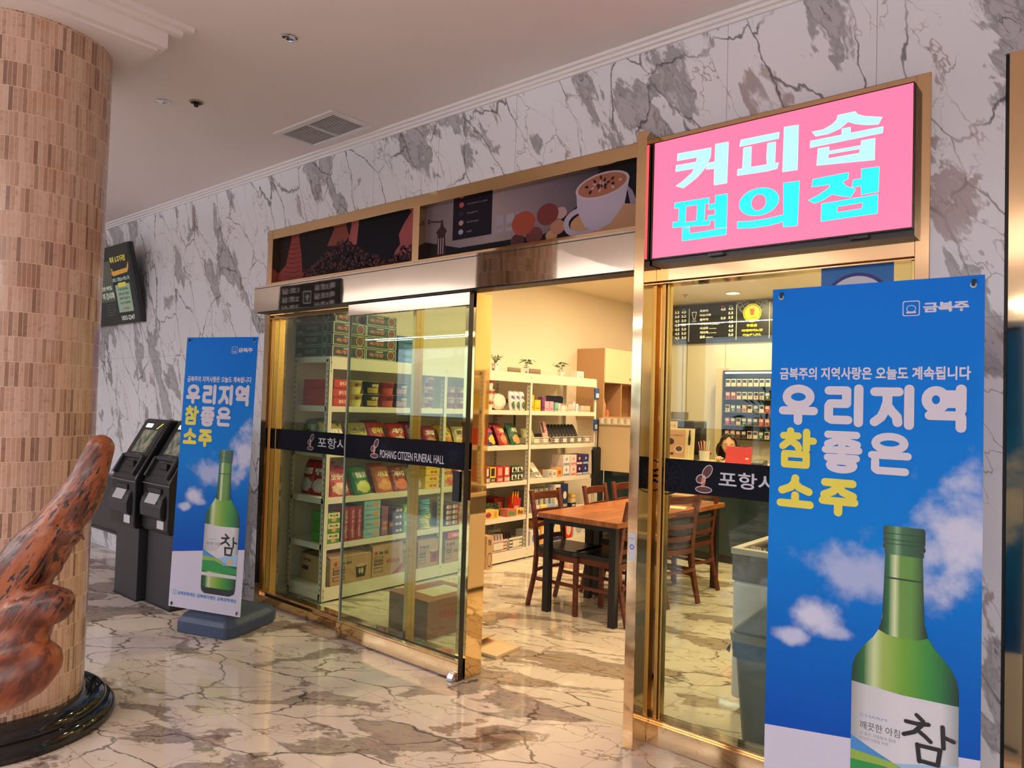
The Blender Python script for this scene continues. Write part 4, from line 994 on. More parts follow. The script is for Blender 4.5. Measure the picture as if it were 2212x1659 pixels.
# condolence wreath stands across the lobby, seen only in the polished steel and glass
def wreath():
    w_ = thing('wreath_stand', None, 'wreath', (0, 0, 0)); rw_ = random.Random(4)
    MB().bar((-0.35, 0.0, 0), (-0.08, 0, 1.9), 0.03).bar((0.35, 0.0, 0), (0.08, 0, 1.9), 0.03).bar((0, -0.45, 0), (0, 0, 1.7), 0.03).obj('easel', cm(120, 70, 44), w_)
    lv_ = MB(); fl_ = MB()
    for k in range(260):
        a = rw_.uniform(0, 2*PI); r = rw_.uniform(0.12, 0.48); z = rw_.choice((1.45, 0.95)); L = rw_.uniform(0.12, 0.22)
        p_ = Vector((r*math.cos(a), 0.06+rw_.uniform(-.03, .06), z+r*math.sin(a)*0.9)); d_ = Vector((math.cos(a), rw_.uniform(0.1, 0.5), math.sin(a))); s_ = Vector((-math.sin(a), 0, math.cos(a)))*0.018
        lv_.quad(tuple(p_), tuple(p_+d_*L*0.5+s_), tuple(p_+d_*L), tuple(p_+d_*L*0.5-s_))
    for k in range(60):
        a = rw_.uniform(0, 2*PI); r = rw_.uniform(0, 0.25); z = rw_.choice((1.45, 0.95)); fl_.lathe([(0.001, z+r*math.sin(a)-0.03), (0.035, z+r*math.sin(a)), (0.001, z+r*math.sin(a)+0.03)], r*math.cos(a), 0.12, n=8)
    lv_.obj('leaves', cm(46, 96, 58), w_); fl_.obj('flowers', cm(236, 232, 226), w_)
    for s_ in (-1, 1): B(s_*0.22-0.05, s_*0.22+0.05, 0.16, 0.165, 0.35, 1.5).obj('ribbon', cm(226, 232, 240), w_)
    return w_
w0 = wreath()
for k, (x, y) in enumerate(((-5.35, -3.1), (-7.4, -4.6), (-3.9, -4.4))):
    o_ = w0 if k == 0 else copy_tree(w0); o_.location = (x, y, 0)
    tag(o_, 'white and green funeral wreath stand across the lobby, %s in the row' % ORD[k], 'wreath', 'wreath stands across the lobby')

# ================================================================== SHOP INTERIOR
M_RACK = cm(236, 230, 212, 0.45)
M_HOLE = cm(40, 36, 32, 0.8)
# nine recessed ceiling lights give the shop its warm light
M_LENS = mat('shop_lamp_lens', (0.9, 0.9, 0.8), 0.4, emit=6.0, ecol=(1.0, 0.86, 0.62))
names = ['by the shop window, left', 'by the shop window, right', 'over the near table end', 'over the near table, right', 'before the counter, left', 'before the counter, right', 'behind the counter, left', 'behind the counter, right', 'over the freezer side']
for (x, y), nm in zip(SHOP_L, names):
    d = thing('ceiling_light', 'round warm ceiling light ' + nm, 'ceiling light', (x, y, 3.0), 0, 'warm round lights in the shop ceiling')
    MB().lathe([(0.10, 0), (0.095, -0.012), (0.08, -0.014), (0.08, -0.002)], n=24, cap=False).obj('trim_ring', cm(230, 224, 210, 0.4), d, smooth=True)
    MB().lathe([(0.08, -0.004), (0.08, -0.008)], n=24).obj('lens', M_LENS, d)
    l = area('shop_lamp', (0, 0, -0.02), (0, 0, 0), 0.16, 0.16, SHOP_P, (1.0, 0.73, 0.42), 'DISK'); l.parent = d
# rack builder: local x along the shelf run, y 0 (front) .. depth, z up
LV = [0.115, 0.447, 0.800, 1.160, 1.512]
RT = 1.895
def rack(name, label, loc, rz, posts, dep=0.47, lv=LV):
    r = thing(name, label, 'shelving rack', loc, rz)
    for x in posts:
        for y in (0.0, dep-0.04):
            m = MB(); m.box(x, x+0.038, y, y+0.004, 0.012, RT-0.02) if y == 0 else m.box(x, x+0.038, dep-0.004, dep, 0.012, RT-0.02)
            m.box(x, x+0.004, y, y+0.04, 0.012, RT-0.02) if x < posts[-1] else m.box(x+0.034, x+0.038, y, y+0.04, 0.012, RT-0.02)
            po = m.obj('post', M_RACK, r)
            hl = MB(); xx = x-0.0006 if x < posts[-1] else x+0.0386
            for k in range(44):
                z = 0.05+k*0.042
                hl.quad((xx, y+0.014, z), (xx, y+0.022, z), (xx, y+0.022, z+0.018), (xx, y+0.014, z+0.018))
            for z in (0.04, 0.09, RT-0.12, RT-0.05):
                hl.quad((x+0.016, -0.0036, z), (x+0.022, -0.0036, z), (x+0.022, -0.0036, z+0.012), (x+0.016, -0.0036, z+0.012)) if y == 0 else None
            hl.obj('slot_holes', M_HOLE, po)
            B(x, x+0.042, y, y+0.042, 0.0, 0.014).obj('foot', cm(60, 140, 80), po)
    L = posts[-1]+0.038
    for a, b in zip(posts[:-1], posts[1:]):
        for z in lv: B(a+0.006, b+0.03, 0.004, dep-0.004, z-0.045, z).obj('shelf_board', M_RACK, r)
        B(a+0.006, b+0.03, 0.004, dep-0.004, RT-0.03, RT).obj('shelf_board', M_RACK, r)
        B(a+0.02, b+0.02, -0.003, 0.003, RT-0.095, RT).obj('top_beam', M_RACK, r)
        B(a+0.02, b+0.02, -0.003, 0.003, 0.015, 0.115).obj('bottom_beam', M_RACK, r)
    for x in (posts[0], posts[-1]+0.034):
        for z in lv[1:]+[RT]: B(x, x+0.004, 0.02, dep-0.02, z-0.045, z).obj('end_brace', M_RACK, r)
        B(x, x+0.004, 0.02, dep-0.02, 0.02, 0.07).obj('end_brace', M_RACK, r)
    return r
RX, RY0 = -4.683, 3.372
rack('shelving_rack', 'long cream metal rack full of snacks along the left shop wall', (RX, RY0, 0), R_(90), [0.0, 1.245, 2.485, 3.69])
rack('shelving_rack', 'cream metal rack along the right shop wall, opposite the noodle rack', (-0.98, 6.45, 0), R_(-90), [0.0, 1.25])

# ---- goods -------------------------------------------------------------------
rg = random.Random(11)
def box_good(name, w, d, h, col, arts=(), edge=None, rough=0.45):
    """arts: (kind, colour, args) painted on the front panel; local x -w/2..w/2, y 0..d, z 0..h"""
    t = thing(name, None, None)
    B(-w/2, w/2, 0, d, 0, h).obj('carton_body', cm(*col, rough), t, bevel=min(0.002, h*0.03), seg=1)
    for k, a in enumerate(arts):
        y = -0.0008-0.0004*k
        c = cm(*a[1], 0.5)
        if a[0] == 'r': art('printed_panel', [rect(a[2]*w/2, a[3]*w/2, a[4]*h, a[5]*h)], c, t, y)
        elif a[0] == 'e': art('printed_panel', [ell(a[2]*w/2, a[3]*h, a[4]*h, a[5]*h, 18)], c, t, y)
        elif a[0] == 'o': art('printed_panel', [ell(a[2]*w/2, a[3]*h, a[4]*h, a[5]*h, 20), ell(a[2]*w/2, a[3]*h, a[4]*h*0.86, a[5]*h*0.86, 20)], c, t, y)
        elif a[0] == 't': text('lettering', a[6], c, t, a[2]*w/2, a[3]*w/2, a[4]*h, a[5]*h, y, 0.04)
    return t
def cup_good(r, h, col, band, lid, txt=None, tc_=(240, 236, 225), bowl=False):
    t = thing('noodle_cup', None, None)
    rb = r*0.74 if not bowl else r*0.66
    MB().lathe([(rb, 0), (rb+0.001, 0.004), (r*0.97, h*0.93), (r, h*0.95), (r*1.03, h*0.965), (r*1.02, h)], 0, r, n=24).obj('cup_body', cm(*col, 0.4), t, smooth=True)
    MB().lathe([(r*1.01, h), (r*0.99, h*1.012)], 0, r, n=24).obj('lid', cm(*lid, 0.4), t)
    def xf(x, z):                       # wrap print round the front of the cup
        rr = rb+(r*0.97-rb)*z/(h*0.93)+0.0008; a = x/r; return (rr*math.sin(a), r-rr*math.cos(a), z)
    m = MB(); n_ = 8
    for k in range(n_):
        a0, a1 = -r*1.1+2.2*r*k/n_, -r*1.1+2.2*r*(k+1)/n_
        m.quad(xf(a0, h*0.10), xf(a1, h*0.10), xf(a1, h*0.52), xf(a0, h*0.52))
    m.obj('printed_band', cm(*band, 0.4), t)
    if txt:
        def xg(x, z): p = xf(x, z); return (p[0]*1.01, p[1]-0.001, z)
        text('lettering', txt, cm(*tc_, 0.5), t, -r*0.5, r*0.5, h*0.55, h*0.82, xf=xg, bold=0.05)
    return t
def bag_good(w, h, th, col, patch, txt=None, tc_=(245, 235, 200), low=None, name='snack_bag'):
    """crimped pillow bag, front towards -y, standing on its lower seal"""
    t = thing(name, None, None); nx, nz = 12, 16
    sd = rg.random()*50
    def P(u, v, side, off=0.0):
        e = max(0.0, 1-abs(2*u-1)**2.6)*max(0.0, 1-abs(2*v-1)**4.5)
        b = th/2*(e**0.6) + 0.004*noise.noise(Vector((u*5+sd, v*6, side)))*e**0.3*2
        z = v*h; x = (u-0.5)*w*(1-0.05*(1-abs(2*v-1)))
        return (x, th/2 + side*(b+off), z)
    m = MB()
    for side in (-1, 1):
        for i in range(nx):
            for j in range(nz):
                q = [P(i/nx, j/nz, side), P((i+1)/nx, j/nz, side), P((i+1)/nx, (j+1)/nz, side), P(i/nx, (j+1)/nz, side)]
                m.quad(*q)
    m.obj('bag_body', cm(*col, 0.28), t, smooth=True)
    def patchq(nm, u0, u1, v0, v1, c, off, rnd=False):
        m = MB(); k = 8
        for i in range(k):
            for j in range(k):
                uu = [u0+(u1-u0)*(i+a)/k for a in (0, 1)]; vv = [v0+(v1-v0)*(j+a)/k for a in (0, 1)]
                if rnd and ((sum(uu)/2-(u0+u1)/2)/(u1-u0)*2)**2+((sum(vv)/2-(v0+v1)/2)/(v1-v0)*2)**2 > 1.05: continue
                m.quad(P(uu[0], vv[0], -1, off), P(uu[1], vv[0], -1, off), P(uu[1], vv[1], -1, off), P(uu[0], vv[1], -1, off))
        m.obj(nm, cm(*c, 0.3), t, smooth=True)
    patchq('printed_picture', 0.12, 0.88, 0.08, 0.46, patch, 0.0008, True)
    if low: patchq('printed_picture', 0.3, 0.75, 0.14, 0.36, low, 0.0014, True)
    patchq('top_seal', 0.0, 1.0, 0.955, 1.0, tuple(int(c*0.7) for c in col), 0.0012)
    if txt: text('lettering', txt, cm(*tc_, 0.4), t, -w*0.33, w*0.33, h*0.56, h*0.76, xf=lambda x, z: (P(x/w+0.5, z/h, -1, 0.003)), bold=0.05)
    return t
def put(proto, y, z, label, cat, group, x=RX, lean=0.0, yaw=0.0, dx=0.0, new=True):
    """stand a good on the left rack with its front at the shelf edge; y is measured along the rack"""
    o = proto if proto.get('label') is None else copy_tree(proto)
    o.location = (x-0.008-dx, y, z); o.rotation_euler = (-lean, 0, R_(90)+yaw)
    o['label'] = label; o['category'] = cat; o['group'] = group
    return o
SHELF = {5: ('on top of the rack', RT), 4: ('highest shelf', LV[4]), 3: ('second shelf', LV[3]), 2: ('third shelf', LV[2]), 1: ('fourth shelf', LV[1]), 0: ('bottom shelf', LV[0])}
BAY = ['near bay', 'middle bay', 'far bay']
LEVN = {1: [''], 2: ['bottom of ', 'top of '], 3: ['bottom of ', 'middle of ', 'top of '], 4: ['bottom of ', 'second up in ', 'third up in ', 'top of '], 5: ['bottom of ', 'second up in ', 'third up in ', 'fourth up in ', 'top of ']}
def stack(proto, y, sh, h, n, desc, cat, bay, where, group, jit=0.004, **k):
    for i in range(n):
        lab = '%s, %s%s, %s, %s' % (desc, LEVN[n][i], where, SHELF[sh][0], BAY[bay]) if sh < 5 else '%s, %s%s on the rack' % (desc, LEVN[n][i], where)
        put(proto, y+rg.uniform(-jit, jit), SHELF[sh][1]+i*(h+0.0008), lab, cat, group, **k)

# top of the rack: shallow trays of noodle bowls, a blue stack, pots
def green_tray():
    t = box_good('noodle_carton', 0.325, 0.50, 0.092, (38, 74, 58), [('r', (196, 198, 170), -0.98, 0.98, 0.03, 0.97), ('r', (34, 66, 52), -0.93, 0.93, 0.09, 0.91), ('t', (206, 120, 96), -0.78, 0.15, 0.28, 0.62, '육개장'), ('t', (210, 206, 190), -0.35, 0.1, 0.68, 0.82, '매콤한'), ('o', (206, 204, 180), 0.62, 0.5, 0.42, 0.42), ('e', (128, 66, 50), 0.62, 0.5, 0.34, 0.34)])
    # the same print on the side that faces the window
    w, d, h = 0.325, 0.50, 0.092
    xf = lambda k: (lambda x, z: (-w/2-0.0008-0.0004*k, -x, z))
    for k, (poly, c) in enumerate((([rect(-0.49, -0.01, 0.004, 0.088)], (150, 180, 168)), ([rect(-0.485, -0.015, 0.008, 0.084)], (30, 62, 54)), ([ell(-0.10, 0.046, 0.036, 0.036), ell(-0.10, 0.046, 0.032, 0.032)], (160, 190, 176)), ([rect(-0.47, -0.40, 0.012, 0.03)], (140, 160, 150)))):
        art('printed_panel', poly, cm(*c, 0.5), t, xf=xf(k))
    text('lettering', '육개장', cm(120, 120, 110), t, -0.36, -0.20, 0.03, 0.062, xf=xf(3), bold=0.05)
    return t
gt = green_tray()
stack(gt, 3.56, 5, 0.093, 3, 'flat dark green noodle carton', 'carton', 0, 'the window corner stack', 'dark green noodle cartons on the rack')
stack(gt, 3.885, 5, 0.093, 4, 'flat dark green noodle carton', 'carton', 0, 'the second stack', 'dark green noodle cartons on the rack')
put(gt, 3.60, RT+3*0.0938, 'flat dark green noodle carton lying crosswise behind, highest at the window corner', 'carton', 'dark green noodle cartons on the rack', dx=0.05, yaw=0.12)
bt = box_good('flat_box', 0.24, 0.36, 0.055, (42, 96, 150), [('r', (54, 112, 168), -0.98, 0.98, 0.05, 0.95), ('t', (120, 160, 196), -0.5, 0.5, 0.3, 0.7, '황금참치')])
stack(bt, 4.185, 5, 0.056, 4, 'flat blue gift box', 'box', 0, 'the blue stack', 'blue boxes on the rack')
# potted plants and boards on top
def potted(kind):
    p = thing('potted_plant', None, 'potted plant')
    MB().lathe([(0.028, 0), (0.03, 0.002), (0.043, 0.072), (0.045, 0.08), (0.040, 0.08), (0.036, 0.066)], n=4).obj('pot', cm(236, 232, 222, 0.4), p)
    B(-0.032, -0.016, -0.031, -0.030, 0.010, 0.026).obj('pot_sticker', cm(60, 56, 50), p)
    MB().lathe([(0.038, 0.066), (0.03, 0.069)], n=12).obj('soil', cm(60, 46, 34, 0.9), p)
    lg = cm(44, 92, 46, 0.45); rp = random.Random(kind)
    n_ = 9 if kind != 1 else 26
    st_ = MB(); lv_ = MB()
    for k in range(n_):
        a = 2*PI*k/n_*(1.0 if kind != 1 else 2.4) + rp.uniform(-.3, .3); R1 = rp.uniform(0.02, 0.065); zt = rp.uniform(0.125, 0.17)
        e = Vector((R1*math.cos(a), R1*math.sin(a), zt)); st_.tube([(0, 0, 0.066), (e.x*0.4, e.y*0.4, zt*0.75), tuple(e)], 0.0014, 5)
        L = 0.050 if kind != 1 else 0.022; W_ = 0.024 if kind != 1 else 0.009
        d = Vector((math.cos(a), math.sin(a), -0.45)).normalized(); s_ = Vector((-math.sin(a), math.cos(a), 0))
        pts = [(0, 0), (0.25, 0.8), (0.5, 1.0), (0.8, 0.6), (1.0, 0)]
        for j in range(4):
            (a0, w0), (a1, w1) = pts[j], pts[j+1]
            q0 = e+d*(a0*L); q1 = e+d*(a1*L)
            for sg_ in (-1, 1):
                lv_.quad(tuple(q0), tuple(q1), tuple(q1+s_*sg_*w1*W_+Vector((0, 0, -0.006*w1))), tuple(q0+s_*sg_*w0*W_+Vector((0, 0, -0.006*w0))))
    st_.obj('stems', cm(86, 120, 60), p); lv_.obj('leaves', lg, p)
    return p
for k, (u, v, lab, kind) in enumerate(((1070, 793, 'small bushy plant in a white pot on the rack, by the gold door jamb', 1), (1136.5, 806, 'small leafy plant in a white square pot, middle of the rack top', 2), (1212, 813, 'small leafy plant in a white square pot at the far rack end', 3))):
    q = atx(u, v, RX-0.09); p = potted(kind); p.location = (q.x, q.y, RT); p.rotation_euler.z = 0.8+k*0.6; p['label'] = lab; p['group'] = 'little potted plants on the rack'
q = atx(1040, 793, RX-0.09)
p = potted(5); p.location = (-0.86, 5.5, RT); p['label'] = 'small leafy plant in a white pot on the right-hand rack'; p['group'] = 'little potted plants on the rack'
for (u0, u1, v0, v1, lab) in ((1102, 1128, 813, 797, 'grey framed board leaning on the wall behind the rack plants, left'), (1148, 1171, 815, 800, 'grey framed board leaning on the wall behind the rack plants, right')):
    a = atx(u0, v0, -5.16); b = atx(u1, v0, -5.16); c = atx(u0, v1, -5.16)
    f = thing('wall_board', lab, 'board', (-5.195, (a.y+b.y)/2, RT+0.02), R_(90))
    B(-(b.y-a.y)/2, (b.y-a.y)/2, -0.012, 0, 0, c.z-RT).obj('board_panel', cm(150, 136, 112, 0.5), f)
    B(-(b.y-a.y)/2, (b.y-a.y)/2, -0.014, -0.012, (c.z-RT)*0.45, (c.z-RT)*0.5).obj('seam', cm(100, 88, 70), f)
q = atx(1243, 824, RX-0.2)
t = box_good('small_box', 0.13, 0.09, 0.085, (238, 234, 226), [('r', (120, 120, 116), -0.6, -0.3, 0.5, 0.6), ('r', (120, 120, 116), 0.2, 0.5, 0.5, 0.6), ('r', (120, 120, 116), -0.3, 0.3, 0.2, 0.3)])
put(t, q.y, RT, 'small white box with grey print at the far end of the rack top', 'box', None, dx=0.12)
del t['group']

# highest shelf ---------------------------------------------------------------
G4 = 'noodle cups and packs on the highest shelf'
t = box_good('noodle_bowl_pack', 0.15, 0.40, 0.068, (190, 34, 36), [('r', (206, 44, 42), -0.95, 0.95, 0.08, 0.9), ('t', (236, 222, 190), -0.3, 0.75, 0.3, 0.75, '왕뚜껑'), ('r', (120, 18, 26), -1, 1, 0.0, 0.06)])
stack(t, 3.50, 4, 0.07, 3, 'flat red noodle pack', 'noodle pack', 0, 'corner post stack', G4)
cups = [((226, 204, 66), (236, 222, 120), (238, 232, 214), '참깨', (110, 40, 30), 'yellow'), ((38, 38, 34), (206, 176, 60), (224, 206, 96), '라면', (238, 226, 180), 'black and yellow'), ((186, 44, 40), (206, 92, 66), (226, 120, 100), '辛', (24, 18, 18), 'red'), ((34, 40, 42), (196, 150, 96), (232, 226, 206), '새우탕', (232, 214, 130), 'dark')]
wh = ['first cup stack', 'second cup stack', 'third cup stack', 'fourth cup stack']
for k, (y, c) in enumerate(zip((3.672, 3.842, 4.005, 4.163), cups)):
    pr = cup_good(0.073, 0.102, c[0], c[1], c[2], c[3], c[4])
    stack(pr, y, 4, 0.104, 2, c[5]+' noodle cup', 'noodle cup', 0, wh[k], G4)
for k, (y, c, b, dsc, n_) in enumerate(((4.32, (206, 176, 150), (170, 70, 60), 'pink and white noodle cup', 3), (4.47, (214, 190, 170), (150, 56, 50), 'cream and red noodle cup', 3))):
    pr = cup_good(0.062, 0.088, c, b, (236, 226, 214), '큰사발', (120, 40, 36))
    stack(pr, y, 4, 0.090, n_, dsc, 'noodle cup', 0, '%s cup stack' % ('fifth' if k == 0 else 'sixth'), G4)
for k, y in enumerate((4.74, 4.88)):
    pr = cup_good(0.064, 0.096, (196, 150, 132), (140, 52, 46), (222, 196, 180), '김치', (240, 226, 210))
    stack(pr, y, 4, 0.098, 2, 'brownish kimchi noodle cup', 'noodle cup', 1, 'the %s stack' % ORD[k], G4)
pr = cup_good(0.075, 0.098, (238, 230, 218), (238, 230, 218), (240, 236, 226), 'M', (196, 60, 48))
stack(pr, 5.28, 4, 0.101, 3, 'white soup tub with a red mark', 'tub', 1, 'the white stack', G4)
for k in range(2):                      # two shallow bowls standing on their rims
    b = thing('paper_bowl', 'round white paper bowl with red print standing on edge, %s one' % ('front' if k else 'rear'), 'bowl', (RX-0.10-0.02*k, 5.455+0.055*k, LV[4]+0.086), R_(90), 'white paper bowls on edge')
    o = MB().lathe([(0.085, 0), (0.082, 0.006), (0.06, 0.035), (0.02, 0.038)], n=30).obj('bowl_body', cm(236, 222, 204, 0.45), b, smooth=True); o.rotation_euler = (R_(80), 0, R_(-14))
    o2 = MB().lathe([(0.072, -0.0008), (0.064, -0.0010)], n=30, cap=False).obj('printed_ring', cm(206, 150, 130), b); o2.rotation_euler = (R_(80), 0, R_(-14))
    o3 = MB().lathe([(0.034, -0.0009), (0.001, -0.0010)], n=20, cap=False).obj('printed_disc', cm(196, 66, 52), b); o3.rotation_euler = (R_(80), 0, R_(-14))
for k, y in enumerate((5.62, 5.70, 5.785)):
    pr = bag_good(0.10, 0.20, 0.05, (226, 228, 230), (70, 110, 70), '맥심', (60, 90, 160), None, 'refill_pouch')
    put(pr, y, LV[4], 'white and blue refill pouch, %s of three beside the paper bowls' % ORD[k], 'pouch', 'refill pouches on the highest shelf', lean=0.12, yaw=0.25)
pk = box_good('long_pack', 0.24, 0.12, 0.075, (92, 26, 34), [('r', (126, 34, 40), -0.9, 0.9, 0.1, 0.8)])
for k, y in enumerate((5.36, 5.62)): put(pk, y, LV[4]+0.16, 'dark red long pack at the back, %s' % ('behind the tubs' if k == 0 else 'behind the refill pouches'), 'pack', None, dx=0.32)
for o_ in list(C.objects):
    if o_.name.startswith('long_pack'): o_.location.z = LV[4]; 
# far bay, small boxed goods
G5 = 'small boxed goods on the highest shelf, far bay'
small = [(5.935, .075, .165, (216, 190, 60), 'tall yellow box'), (6.03, .10, .115, (232, 200, 50), 'yellow box with an orange sun'), (6.125, .07, .15, (122, 62, 120), 'purple box standing behind'), (6.17, .072, .105, (236, 176, 196), 'pink and white carton, first'), (6.255, .072, .105, (230, 168, 190), 'pink and white carton, second'), (6.34, .066, .095, (130, 190, 176), 'teal bottle box'), (6.41, .06, .09, (236, 214, 206), 'white and pink box beside the teal one'), (6.475, .055, .065, (240, 232, 224), 'little white and red box'), (6.545, .055, .06, (240, 204, 196), 'pale pink low box'), (6.615, .09, .085, (236, 200, 188), 'peach-coloured packet'), (6.70, .045, .11, (206, 206, 212), 'silver tube box'), (6.76, .04, .09, (236, 236, 236), 'narrow white box'), (6.83, .05, .07, (220, 206, 196), 'small beige box'), (6.93, .12, .07, (240, 190, 160), 'flat orange and clear pack')]
for y, w_, h_, c_, dsc in small:
    pr = box_good('small_box', w_, 0.06, h_, c_, [('r', tuple(max(0, c-46) for c in c_), -0.7, 0.7, 0.16, 0.30), ('e', tuple(min(255, c+18) for c in c_), 0.0, 0.68, 0.16, 0.16)])
    put(pr, y, LV[4], dsc + ' on the highest shelf, far bay', 'box', G5, dx=rg.uniform(0.0, 0.03))
tr = thing('comb_tray', 'dark blue row of combs sticking up at the back, far bay', 'tray', (RX-0.16, 6.52, LV[4]), R_(90))
B(-0.16, 0.16, 0, 0.05, 0, 0.09).obj('tray_body', cm(206, 196, 180), tr)
for k in range(13): B(-0.15+k*0.024, -0.136+k*0.024, 0.01, 0.04, 0.085, 0.16+0.01*(k % 2)).obj('comb', cm(34, 48, 84, 0.4), tr)
for k, y in enumerate((6.52, 6.68, 6.80)):
    pr = bag_good(0.12, 0.15, 0.05, (196, 186, 176), (214, 206, 196), None, (0, 0, 0), None, 'clear_pouch')
    put(pr, y, LV[4], 'pale clear pouch leaning at the back of the far bay, %s' % ORD[k], 'pouch', G5, dx=0.24, lean=0.2)

# second shelf: crisps -----------------------------------------------------------
G3 = 'snack bags on the second shelf'
def bags(lst, sh, bay, group, cat='snack bag'):
    for k, (y, w_, h_, c_, p_, tx_, tcc, dsc, yw) in enumerate(lst):
        pr = bag_good(w_, h_, 0.075, c_, p_, tx_, tcc)
        put(pr, y, SHELF[sh][1]+0.002, '%s, %s from the left, %s, %s' % (dsc, ORD[k], SHELF[sh][0], BAY[bay]), cat, group, lean=0.42, yaw=yw, dx=0.01)
        if k % 2 == 0:
            pr2 = copy_tree(pr); pr2.location.x -= 0.09; pr2.location.y += 0.03; pr2.location.z += 0.012
            pr2['label'] = '%s, behind the %s bag, %s, %s' % (dsc, ORD[k], SHELF[sh][0], BAY[bay])
bags([(3.53, .20, .25, (196, 176, 70), (226, 206, 110), '양파링', (250, 250, 250), 'yellow onion ring bag', 0.1), (3.74, .21, .26, (170, 160, 60), (232, 214, 120), '스낵', (90, 70, 30), 'olive yellow bag', -0.05), (3.95, .21, .26, (176, 44, 56), (196, 120, 100), '감자칩', (232, 214, 90), 'dark red bag', 0.12), (4.16, .20, .25, (186, 40, 44), (214, 196, 170), '새우', (236, 220, 190), 'red bag with pale picture', 0.0), (4.36, .19, .25, (112, 34, 96), (226, 214, 206), '포테토', (240, 200, 210), 'purple bag with cream picture', 0.15), (4.53, .15, .22, (176, 60, 110), (190, 150, 60), '꼬깔', (250, 230, 220), 'magenta bag', -0.1)], 3, 0, G3)
for k, (xx, zz) in enumerate(((-4.90, 0.0), (-5.06, 0.01))):
    pr = bag_good(0.20, 0.26, 0.08, (60, 112, 46), (26, 26, 34), '양파링', (214, 214, 190), None)
    pr.location = (xx, RY0+0.055, LV[3]+0.004+zz); pr.rotation_euler = (-0.35, 0.12-0.22*k, 0.1)
    tag(pr, 'green snack bag with black panel facing the shop window, %s of two' % ('right' if k == 0 else 'left'), 'snack bag', G3)
bags([(4.75, .17, .22, (232, 190, 60), (206, 110, 50), '도그', (120, 60, 30), 'yellow bag with a cartoonless orange picture'.replace('cartoonless ', ''), 0.1), (4.93, .17, .22, (216, 206, 176), (226, 170, 110), '콘칩', (110, 40, 30), 'cream bag with straw sticks', -0.1), (5.17, .20, .24, (206, 52, 36), (226, 120, 60), '매운', (250, 230, 120), 'red and orange bag', 0.1), (5.36, .19, .25, (30, 44, 96), (240, 190, 60), '포카칩', (236, 70, 70), 'navy blue crisp bag', 0.35), (5.54, .18, .24, (160, 36, 50), (226, 130, 66), '오징어', (240, 220, 120), 'crimson ring-snack bag', 0.3), (5.73, .18, .25, (24, 92, 60), (232, 150, 80), '새우칩', (236, 226, 200), 'green prawn snack bag', 0.2)], 3, 1, G3)
# far bay, second shelf: baskets
def basket(w, d, h, c):
    b = thing('basket', None, 'basket'); cc = cm(*c, 0.5); f = MB()
    for x in (-w/2, w/2-0.004): f.box(x, x+0.004, 0, d, 0, h*0.8)
    f.box(-w/2, w/2, 0, d, 0, 0.004).box(-w/2, w/2, d-0.004, d, 0, h*1.2)
    for k in range(4): f.box(-w/2, w/2, 0, 0.004, h*0.25*k, h*0.25*k+h*0.14)
    f.obj('wire_walls', cc, b)
    B(-w/2-0.004, w/2+0.004, -0.004, 0.004, h*0.8, h*0.92).obj('rim', cc, b)
    B(-w*0.25, w*0.25, -0.0055, -0.0045, h*0.2, h*0.7).obj('price_card', cm(232, 226, 206), b)
    return b
for k, (y, w_, c_, dsc) in enumerate(((5.99, .17, (214, 208, 190), 'white basket with green vegetable packs'), (6.14, .14, (226, 220, 206), 'white basket with clear packs'), (6.34, .13, (176, 174, 168), 'grey basket of black socks, first'), (6.49, .13, (176, 174, 168), 'grey basket of black socks, second'), (6.63, .13, (176, 174, 168), 'grey basket of black socks, third'), (6.77, .13, (176, 174, 168), 'grey basket of black socks, fourth'), (6.93, .15, (196, 192, 184), 'nearly empty grey basket'))):
    b = basket(w_, 0.26, 0.085, c_); b.location = (RX-0.006, y, LV[3]); b.rotation_euler.z = R_(90)
    b['label'] = dsc + ', second shelf of the far bay'; b['group'] = 'baskets on the second shelf'
for k in range(2):
    pr = bag_good(0.10, 0.17, 0.05, (186, 190, 130), (150, 180, 90), None, (0, 0, 0), None, 'vegetable_pack'); pr.location = (RX-0.07, 5.94+0.10*k, LV[3]+0.02); pr.rotation_euler = (-0.4, 0, R_(90))
    tag(pr, 'pale green pack standing in the first white basket, %s' % ('left' if k == 0 else 'right'), 'pack', 'packs in the white basket')
pr = box_good('flat_pack', 0.13, 0.01, 0.25, (214, 160, 160), [('r', (60, 40, 50), -0.9, -0.1, 0.5, 0.98), ('e', (60, 40, 50), 0.3, 0.6, 0.04, 0.04)]); pr.location = (RX-0.03, 6.225, LV[3]); pr.rotation_euler = (-0.3, 0, R_(90)+0.2)
tag(pr, 'pink flat pack with a dark figure between the baskets', 'pack')
for k in range(9):
    pr = thing('sock_pair', 'black pair of socks standing in a grey basket, %s in the row' % ORD[k], 'socks', (RX-0.03, 6.30+0.062*k, LV[3]+0.03), R_(90), 'black socks in the grey baskets', rx=-0.5)
    m = MB(); m.prism([(-0.028, 0), (0.028, 0), (0.030, 0.14), (0.020, 0.20), (-0.012, 0.21), (-0.030, 0.17)], 0.0, 0.02, 1); m.obj('knit', cm(26, 25, 28, 0.8), pr, bevel=0.006)
    B(-0.012, 0.012, -0.002, 0.0, 0.05, 0.08).obj('paper_band', cm(70, 66, 66), pr)

